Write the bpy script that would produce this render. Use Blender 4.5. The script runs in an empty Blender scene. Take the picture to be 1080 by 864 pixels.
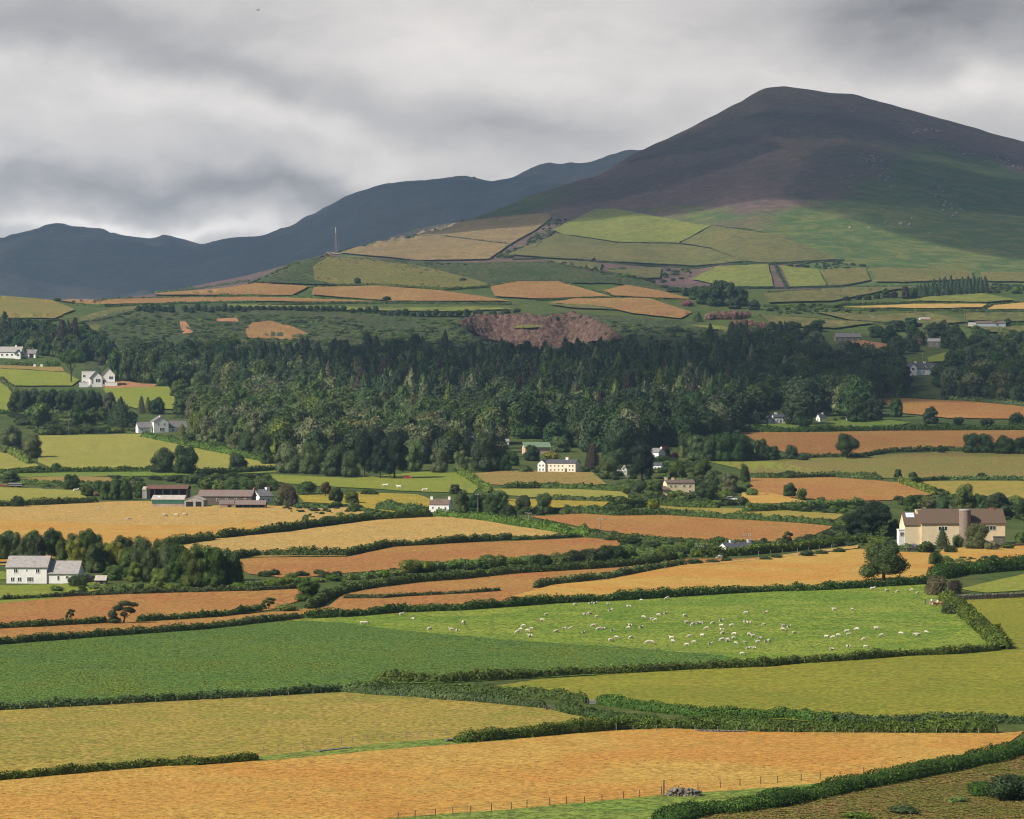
import bpy, bmesh, math, random
import numpy as np
from mathutils import Vector, Matrix, geometry

random.seed(11)
rng = np.random.default_rng(11)
SC = bpy.context.scene
COL = SC.collection
R = math.radians
PI = math.pi

# ---------------------------------------------------------------- survey of the place
# bearings are given in thousandths of the view (u - 540) / F, heights by the angle below the level line
F, U0, HY, CH = 3062.0, 540.0, 440.0, 44.0

def interp(x, pts):
    a = np.array(pts, float)
    return np.interp(x, a[:, 0], a[:, 1])

def smooth(a, s, axis):
    if s <= 0:
        return a
    r = int(3 * s + 1)
    k = np.exp(-0.5 * (np.arange(-r, r + 1) / s) ** 2)
    k /= k.sum()
    pad = [(0, 0)] * a.ndim
    pad[axis] = (r, r)
    b = np.pad(a, pad, mode='edge')
    return np.apply_along_axis(lambda v: np.convolve(v, k, mode='valid'), axis, b)

_lat = rng.random((256, 256))
def vnoise(x, y):
    xi = np.floor(x).astype(int); yi = np.floor(y).astype(int)
    fx = x - xi; fy = y - yi
    fx = fx * fx * (3 - 2 * fx); fy = fy * fy * (3 - 2 * fy)
    g = lambda a, b: _lat[a & 255, b & 255]
    return ((g(xi, yi) * (1 - fx) + g(xi + 1, yi) * fx) * (1 - fy) +
            (g(xi, yi + 1) * (1 - fx) + g(xi + 1, yi + 1) * fx) * fy) * 2 - 1

def fbm(x, y, o=4):
    s = 0; a = 1.0; t = 0
    for i in range(o):
        s = s + a * vnoise(x * 2 ** i + 17 * i, y * 2 ** i + 31 * i); t += a; a *= .5
    return s / t

# ---- terrain: height over bearing and distance
UC = np.concatenate([np.arange(-1000, -160, 28), np.arange(-160, 1240, 4), np.arange(1240, 2100, 28)]).astype(float)
DG = np.unique(np.concatenate([np.geomspace(6, 230, 20), np.geomspace(230, 6500, 500), np.arange(2190, 2520, 5.0), np.geomspace(6500, 13000, 60)]))

DY = [(250, 3120), (270, 3000), (290, 2850), (310, 2720), (325, 2600), (340, 2460), (360, 2320), (380, 2180), (400, 2040), (420, 1900), (440, 1760),
      (460, 1600), (480, 1440), (500, 1290), (520, 1150), (540, 1030), (560, 930), (580, 840), (600, 762), (620, 700), (660, 590),
      (700, 500), (740, 432), (800, 364), (864, 316), (906, 296)]
CREST_A = [(-1000, 330), (-300, 318), (-60, 312), (10, 311.5), (50, 316), (90, 317.5), (150, 313), (200, 309), (245, 303), (268, 297), (290, 286), (312, 276),
           (330, 271), (350, 268.5), (370, 270), (400, 272.5), (440, 277), (480, 277.5), (540, 275.5), (580, 276), (610, 281), (640, 287), (670, 292.5), (700, 300),
           (725, 305), (760, 307), (2100, 307)]
CREST_B = [(-1000, 380), (-200, 350), (0, 330), (60, 320), (110, 315), (150, 309), (200, 301), (250, 291), (300, 279), (350, 266), (400, 251), (440, 240), (470, 233),
           (500, 223), (530, 213.5), (560, 203.5), (600, 191), (640, 177), (668, 158.5), (690, 149.5), (720, 134.5), (760, 112), (785, 98), (800, 90), (808, 86.8),
           (825, 85.5), (850, 87), (890, 91.5), (920, 100), (960, 111), (1000, 123), (1040, 135), (1080, 144), (1200, 178), (1400, 235), (2100, 330)]
CREST_C = [(-1000, 300), (-400, 285), (-150, 262), (-40, 247), (0, 240), (20, 234.5), (45, 229.5), (65, 227), (85, 229), (110, 235), (150, 242), (205, 247), (240, 244),
           (280, 242), (300, 237), (330, 221), (360, 206), (385, 195), (405, 187), (430, 184), (460, 182), (480, 180), (500, 182), (522, 186), (545, 178.5),
           (570, 170), (600, 165.5), (640, 159.5), (668, 158), (720, 166), (800, 190), (1000, 240), (2100, 320)]

def zat(y, D):
    return CH - (y - HY) * D / F

def column(u):
    Ds, Zs = [6.0, 60.0, 284.0], [CH - 1.75 - .152 * 6, CH - 1.75 - .152 * 60, CH - 1.75 - .152 * 284]
    yA = interp(u, CREST_A)
    for y in np.concatenate([np.arange(906, yA, -6.0), [yA]]):
        D = interp(y, DY)
        Ds.append(D); Zs.append(zat(y, D))
    w = float(np.clip((u - 690) / 90, 0, 1)); w = w * w * (3 - 2 * w)
    Dc, zc = Ds[-1], Zs[-1]
    Df = 3420.0
    if w < 1:
        Ds.append(Dc + (Df - Dc) * .5); Zs.append(zat(yA + 10 * (1 - w), Ds[-1]))
    yf = yA + 12 * (1 - w) - 2 * w
    yB = interp(u, CREST_B)
    DcB = interp(u, [(-1000, 3700), (300, 4150), (560, 4900), (825, 5250), (1080, 5150), (2100, 4700)])
    for t in np.linspace(0, 1, 9):
        D = Df + (DcB - Df) * t
        y = yf + (min(yB, yf + 20) - yf) * (t ** .93)
        Ds.append(D); Zs.append(zat(y, D))
    Ds.append(DcB * 1.14); Zs.append(Zs[-1] - 170)
    yh = min(yA, yB) + 25
    yC = interp(u, CREST_C)
    for t in np.linspace(0, 1, 6):
        D = 6700 + 2300 * t
        Ds.append(D); Zs.append(zat(yh + (yC - yh) * t ** .9, D))
    Ds += [10500.0, 13000.0]; Zs += [Zs[-1] - 260, 60.0]
    return np.interp(DG, Ds, Zs)

ZT = np.array([column(u) for u in UC])
ZT = smooth(smooth(ZT, 1.6, 1), 1.2, 0)
_X = (UC[:, None] - U0) * DG[None] / F
_Y = np.repeat(DG[None], len(UC), 0)
_n = fbm(_X / 260, _Y / 420, 5)
_g = np.abs(fbm(_X / 190 + .15 * _n, _Y / 900, 4))
_wB = np.clip((_Y - 3900) / 700, 0, 1)
_wC = np.clip((_Y - 6600) / 800, 0, 1)
ZT = ZT + _n * (5 * _wB + 7 * _wC) - _g * (18 * _wB + 26 * _wC) + _wB * 2.5 + _wC * 4
ZT += fbm(_X / 90, _Y / 120, 2) * np.clip((_Y - 500) / 900, 0, 1) * .9
# the quarry: a floor cut into the hill and a steep face behind it
_qu = [i for i, u in enumerate(UC) if 480 < u < 664]
_q = []
for i_ in _qu:
    u_ = UC[i_]
    ylo = interp(u_, [(480, 347), (500, 357), (515, 363), (540, 367), (560, 370), (576, 376), (590, 371), (610, 366), (640, 363), (664, 361)])
    yhi = interp(u_, [(480, 346), (490, 341), (500, 337), (520, 335), (540, 335.5), (573, 337.5), (604, 333.5), (632, 342), (648, 352), (664, 361)])
    run = np.minimum.accumulate(HY - F * (ZT[i_] - CH) / DG)
    _q.append([np.interp(-max(y, yhi), -run, DG) for y in (ylo, yhi)])
_q = smooth(np.array(_q), 1.2, 0)
for i_, (D0, D1) in zip(_qu, _q):
    if D1 - D0 < 8: continue
    z0_, z1_ = np.interp([D0, D1], DG, ZT[i_])
    run_ = min(60., (D1 - D0) * .6)
    s_ = (DG > D0) & (DG < D1)
    t_ = np.clip((DG[s_] - (D1 - run_)) / run_, 0, 1)
    ZT[i_, s_] = z0_ + (z1_ - z0_) * t_
PYT = HY - F * (ZT - CH) / DG[None]

def prof(u):
    i = int(np.clip(np.searchsorted(UC, u) - 1, 0, len(UC) - 2))
    t = (u - UC[i]) / (UC[i + 1] - UC[i])
    return ZT[i] * (1 - t) + ZT[i + 1] * t

def hitD(u, y):
    """distance at which the line of sight at bearing u, height y meets the ground"""
    z = prof(u)
    py = HY - F * (z - CH) / DG
    run = np.minimum.accumulate(np.where(DG < 250, 5000, py))
    k = int(np.argmax(run <= y))
    if run[k] > y:
        k = int(np.argmin(py)); return DG[k]
    if k == 0:
        return DG[0]
    a, b = run[k - 1], run[k]
    t = (a - y) / max(a - b, 1e-6)
    return DG[k - 1] + (DG[k] - DG[k - 1]) * t

def gz(X, Y):
    u = U0 + F * X / Y
    return float(np.interp(Y, DG, prof(u)))

def gzv(X, Y):
    u = U0 + F * X / Y
    i = np.clip(np.searchsorted(UC, u) - 1, 0, len(UC) - 2); a = (u - UC[i]) / (UC[i + 1] - UC[i])
    k = np.clip(np.searchsorted(DG, Y) - 1, 0, len(DG) - 2); b = (Y - DG[k]) / (DG[k + 1] - DG[k])
    return (ZT[i, k] * (1 - b) + ZT[i, k + 1] * b) * (1 - a) + (ZT[i + 1, k] * (1 - b) + ZT[i + 1, k + 1] * b) * a

def P(u, y, dz=0.0):
    D = hitD(u, y)
    X = (u - U0) * D / F
    return Vector((X, D, gz(X, D) + dz))

def yimg(X, Y, Z):
    return HY - F * (Z - CH) / Y

# ---------------------------------------------------------------- objects
def tag(o, label=None, cat=None, group=None, kind=None):
    if label: o['label'] = label
    if cat: o['category'] = cat
    if group: o['group'] = group
    if kind: o['kind'] = kind
    return o

def empty(name, loc=(0, 0, 0), rz=0.0, label=None, cat=None, group=None):
    o = bpy.data.objects.new(name, None)
    o.empty_display_size = .5
    COL.objects.link(o)
    o.location = loc
    o.rotation_euler = (0, 0, rz)
    return tag(o, label, cat, group)

def mesh_np(name, V, quads=None, tris=None, mats=(), qm=None, tm=None, smoothf=False):
    me = bpy.data.meshes.new(name)
    V = np.asarray(V, np.float32)
    quads = np.zeros((0, 4), np.int32) if quads is None else np.asarray(quads, np.int32).reshape(-1, 4)
    tris = np.zeros((0, 3), np.int32) if tris is None else np.asarray(tris, np.int32).reshape(-1, 3)
    nq, nt = len(quads), len(tris)
    me.vertices.add(len(V)); me.vertices.foreach_set('co', V.ravel())
    me.loops.add(nq * 4 + nt * 3)
    me.loops.foreach_set('vertex_index', np.concatenate([quads.ravel(), tris.ravel()]).astype(np.int32))
    me.polygons.add(nq + nt)
    st = np.concatenate([np.arange(nq) * 4, nq * 4 + np.arange(nt) * 3]).astype(np.int32)
    me.polygons.foreach_set('loop_start', st)
    for m in mats:
        me.materials.append(m)
    mi = np.concatenate([np.zeros(nq, np.int32) if qm is None else np.asarray(qm, np.int32), np.zeros(nt, np.int32) if tm is None else np.asarray(tm, np.int32)])
    me.polygons.foreach_set('material_index', mi)
    me.polygons.foreach_set('use_smooth', np.full(nq + nt, bool(smoothf)))
    me.update(calc_edges=True)
    return me

def link(name, me, parent=None, loc=None, rz=None):
    o = bpy.data.objects.new(name, me)
    COL.objects.link(o)
    if parent is not None: o.parent = parent
    if loc is not None: o.location = loc
    if rz is not None: o.rotation_euler = (0, 0, rz)
    return o

class MB:
    """collects boxes, prisms and tubes of one part"""
    def __init__(s): s.v = []; s.f = []; s.m = []
    def add(s, vs, fs, m=0):
        n = len(s.v); s.v += [tuple(v) for v in vs]; s.f += [tuple(i + n for i in f) for f in fs]; s.m += [m] * len(fs); return s
    def box(s, x0, x1, y0, y1, z0, z1, m=0):
        return s.add([(x0, y0, z0), (x1, y0, z0), (x1, y1, z0), (x0, y1, z0), (x0, y0, z1), (x1, y0, z1), (x1, y1, z1), (x0, y1, z1)],
                     [(0, 3, 2, 1), (4, 5, 6, 7), (0, 1, 5, 4), (1, 2, 6, 5), (2, 3, 7, 6), (3, 0, 4, 7)], m)
    def tube(s, a, b, r0, r1=None, n=7, m=0):
        a = Vector(a); b = Vector(b); r1 = r0 if r1 is None else r1
        d = (b - a).normalized(); t = d.orthogonal().normalized(); w = d.cross(t)
        vs = []
        for c, r in ((a, r0), (b, r1)):
            for i in range(n):
                q = 2 * PI * i / n
                vs.append(c + (t * math.cos(q) + w * math.sin(q)) * r)
        fs = [(i, (i + 1) % n, n + (i + 1) % n, n + i) for i in range(n)] + [tuple(range(n - 1, -1, -1)), tuple(range(n, 2 * n))]
        return s.add(vs, fs, m)
    def blob(s, c, r, n=2, jit=0.0, m=0):
        bm = bmesh.new(); bmesh.ops.create_icosphere(bm, subdivisions=n, radius=1)
        vs = []
        for v in bm.verts:
            k = 1 + random.uniform(-jit, jit)
            vs.append((c[0] + v.co.x * r[0] * k, c[1] + v.co.y * r[1] * k, c[2] + v.co.z * r[2] * k))
        bm.verts.index_update()
        fs = [[v.index for v in f.verts] for f in bm.faces]
        bm.free()
        return s.add(vs, fs, m)
    def build(s, name, mats, parent=None, sm=False, bev=0.0):
        me = bpy.data.meshes.new(name)
        me.from_pydata(s.v, [], s.f)
        for m in (mats if isinstance(mats, (list, tuple)) else [mats]): me.materials.append(m)
        me.polygons.foreach_set('material_index', s.m)
        if sm: me.polygons.foreach_set('use_smooth', [True] * len(s.f))
        if bev:
            bm = bmesh.new(); bm.from_mesh(me)
            bmesh.ops.bevel(bm, geom=bm.edges[:], offset=bev, segments=1, affect='EDGES')
            bm.to_mesh(me); bm.free()
        me.update()
        return link(name, me, parent)

# ---------------------------------------------------------------- materials
class NT:
    def __init__(s, t): s.t = t; t.nodes.clear()
    def n(s, typ, **k):
        x = s.t.nodes.new(typ)
        for a, b in k.items(): setattr(x, a, b)
        return x
    def l(s, a, b): s.t.links.new(a, b)
    def val(s, sock, v):
        if hasattr(v, 'node') and hasattr(v, 'is_output'): s.l(v, sock)
        else: sock.default_value = v
    def math(s, op, a, b=0.0, clamp=False, c=None):
        x = s.n('ShaderNodeMath', operation=op, use_clamp=clamp)
        s.val(x.inputs[0], a); s.val(x.inputs[1], b)
        if c is not None: s.val(x.inputs[2], c)
        return x.outputs[0]
    def mix(s, f, a, b, blend='MIX'):
        x = s.n('ShaderNodeMix', data_type='RGBA', blend_type=blend)
        s.val(x.inputs[0], f)
        for sock, v in ((x.inputs[6], a), (x.inputs[7], b)):
            s.val(sock, v if hasattr(v, 'is_output') else (*v[:3], 1))
        return x.outputs[2]
    def noise(s, vec, scale, detail=3, rough=.55, dist=0.0):
        x = s.n('ShaderNodeTexNoise', noise_dimensions='3D')
        s.l(vec, x.inputs['Vector'])
        x.inputs['Scale'].default_value = scale; x.inputs['Detail'].default_value = detail
        x.inputs['Roughness'].default_value = rough; x.inputs['Distortion'].default_value = dist
        return x.outputs[0]
    def ramp(s, v, a, b, lo=0.0, hi=1.0):
        x = s.n('ShaderNodeMapRange', interpolation_type='SMOOTHSTEP')
        s.val(x.inputs[0], v)
        for i, q in enumerate((a, b, lo, hi)): x.inputs[1 + i].default_value = q
        return x.outputs[0]

def mat(name):
    m = bpy.data.materials.new(name); m.use_nodes = True
    return m, NT(m.node_tree)

def objco(t, sx=1, sy=1, sz=1, rz=0):
    tc = t.n('ShaderNodeTexCoord')
    mp = t.n('ShaderNodeMapping')
    mp.inputs['Scale'].default_value = (sx, sy, sz); mp.inputs['Rotation'].default_value = (0, 0, rz)
    t.l(tc.outputs['Object'], mp.inputs['Vector'])
    return mp.outputs[0]

def finish(t, col, rough=.85, spec=.2, bump=None, bstr=.5, bdist=.1):
    p = t.n('ShaderNodeBsdfPrincipled')
    t.val(p.inputs['Base Color'], col if hasattr(col, 'is_output') else (*col[:3], 1))
    t.val(p.inputs['Roughness'], rough); p.inputs['Specular IOR Level'].default_value = spec
    if bump is not None:
        b = t.n('ShaderNodeBump'); b.inputs['Strength'].default_value = bstr; b.inputs['Distance'].default_value = bdist
        t.l(bump, b.inputs['Height']); t.l(b.outputs[0], p.inputs['Normal'])
    o = t.n('ShaderNodeOutputMaterial'); t.l(p.outputs[0], o.inputs[0])
    return p

def plain(name, col, var=.12, scale=1.5, rough=.8, spec=.25, dirt=None, metal=0):
    m, t = mat(name)
    v = objco(t)
    n = t.noise(v, scale, 4)
    c2 = tuple(c * (1 - var * 1.6) for c in col) if dirt is None else dirt
    c = t.mix(t.ramp(n, .35, .75), col, c2)
    n2 = t.noise(v, scale * 9, 3)
    c = t.mix(t.math('MULTIPLY', t.ramp(n2, .45, .8), var), c, tuple(x * .6 for x in col))
    p = finish(t, c, rough, spec, n2, .25, .03)
    p.inputs['Metallic'].default_value = metal
    return m

def vivid(c, k=.98):
    l = .3 * c[0] + .6 * c[1] + .1 * c[2]
    return tuple(max(.008, l + (x - l) * k) for x in c)

def field_mat(name, c1, c2, c3, big=38., mid=7., fine=.9, mixmid=.5, contrast=.45, lines=None, bstr=.45, bdist=.25):
    """grass or stubble: broad patches, smaller mottling, tuft-sized speckle"""
    c1, c2, c3 = (vivid(c) for c in (c1, c2, c3))
    m, t = mat(name)
    v = objco(t)
    a = t.ramp(t.noise(v, 1 / big, 5, .6, .6), .36, .64)
    b = t.ramp(t.noise(v, 1 / mid, 4, .62, .5), .44, .70)
    f = t.noise(v, 1 / fine, 3, .7)
    c = t.mix(a, c1, c2)
    c = t.mix(t.math('MULTIPLY', b, mixmid), c, c3)
    if lines:
        ang, width, amt = lines
        w = t.n('ShaderNodeTexWave', wave_type='BANDS', bands_direction='X')
        t.l(objco(t, rz=ang), w.inputs['Vector'])
        w.inputs['Scale'].default_value = .31416 / width * 1.0; w.inputs['Distortion'].default_value = 1.2; w.inputs['Detail Scale'].default_value = .3
        c = t.mix(t.math('MULTIPLY', w.outputs[1], amt), c, tuple(x * .62 for x in c1))
    dark = t.ramp(f, .38, .62, 1 - contrast, 1 + contrast * .55)
    x = t.n('ShaderNodeVectorMath', operation='SCALE'); t.l(c, x.inputs[0]); t.l(dark, x.inputs['Scale'])
    finish(t, x.outputs[0], .9, .12, f, bstr, bdist)
    return m

def leaf_mat(name, base, var=.35, warm=.0, trans=.22, isl=.75, hue=.05):
    """leaves: a shade per leaf clump and per plant"""
    m, t = mat(name)
    g = t.n('ShaderNodeNewGeometry'); oi = t.n('ShaderNodeObjectInfo')
    hs = t.n('ShaderNodeHueSaturation'); hs.inputs['Color'].default_value = (*base, 1)
    r = oi.outputs['Random']
    t.val(hs.inputs['Hue'], t.math('ADD', t.math('MULTIPLY', t.math('FRACT', t.math('MULTIPLY', r, 7.13)), hue), .5 - hue / 2 - warm))
    t.val(hs.inputs['Saturation'], t.math('ADD', t.math('MULTIPLY', t.math('FRACT', t.math('MULTIPLY', r, 13.7)), hue * 6), 1 - hue * 4))
    vv = t.math('ADD', t.math('MULTIPLY', t.math('FRACT', t.math('MULTIPLY', r, 29.3)), var * 1.1), 1 - var * .5)
    vv = t.math('MULTIPLY', vv, t.math('ADD', t.math('MULTIPLY', g.outputs['Random Per Island'], isl), 1 - isl * .5))
    t.val(hs.inputs['Value'], vv)
    p = t.n('ShaderNodeBsdfPrincipled'); t.l(hs.outputs[0], p.inputs['Base Color'])
    p.inputs['Roughness'].default_value = .7; p.inputs['Specular IOR Level'].default_value = .15
    o = t.n('ShaderNodeOutputMaterial')
    if trans:
        tr = t.n('ShaderNodeBsdfTranslucent'); t.l(hs.outputs[0], tr.inputs[0])
        mx = t.n('ShaderNodeMixShader'); mx.inputs[0].default_value = trans
        t.l(p.outputs[0], mx.inputs[1]); t.l(tr.outputs[0], mx.inputs[2]); t.l(mx.outputs[0], o.inputs[0])
    else:
        t.l(p.outputs[0], o.inputs[0])
    return m
# ---------------------------------------------------------------- layout
EXPOSURE = .46
HAZE = 4.6e-5
CLOUD_ALPHA = .93
CLOUD_BANKS = [  # centre u, y, half width, half height, tilt, brightness
    (70, 18, 190, 40, -.05, -0.162), (290, 88, 230, 26, -.16, -0.144), (110, 92, 190, 24, -.22, 0.085), (340, 138, 170, 18, -.22, 0.085), (590, 52, 240, 52, 0, 0.101),
    (150, 197, 280, 24, -.04, -0.247), (360, 216, 120, 16, -.08, -0.136), (150, 239, 200, 8, -.04, 0.289), (530, 130, 130, 26, .02, -0.127), (400, 180, 70, 16, 0, 0.068),
    (985, 12, 210, 44, .04, -.28), (1010, 92, 130, 24, .08, 0.153), (790, 88, 90, 34, 0, 0.051), (690, 150, 90, 24, 0, 0.034)]
CLOUDS = [  # shaded ground point u, y, radii, altitude
    (775, 172, 660, 500, 1000, .85), (985, 125, 420, 340, 1050, .35), (860, 105, 520, 420, 1080, .8), (600, 205, 420, 240, 1000, .8), (1125, 240, 320, 600, 1000, .78),
    (120, 275, 1500, 1150, 2000, .85), (420, 225, 1300, 900, 2000, .85), (610, 172, 800, 520, 1950, .85), (-300, 270, 1200, 700, 2000, .8),
    (640, 398, 210, 300, 900, .72), (430, 392, 150, 190, 900, .5), (840, 388, 200, 300, 900, .6), (1040, 400, 190, 330, 900, .2), (960, 462, 190, 170, 900, .35)]

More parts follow.
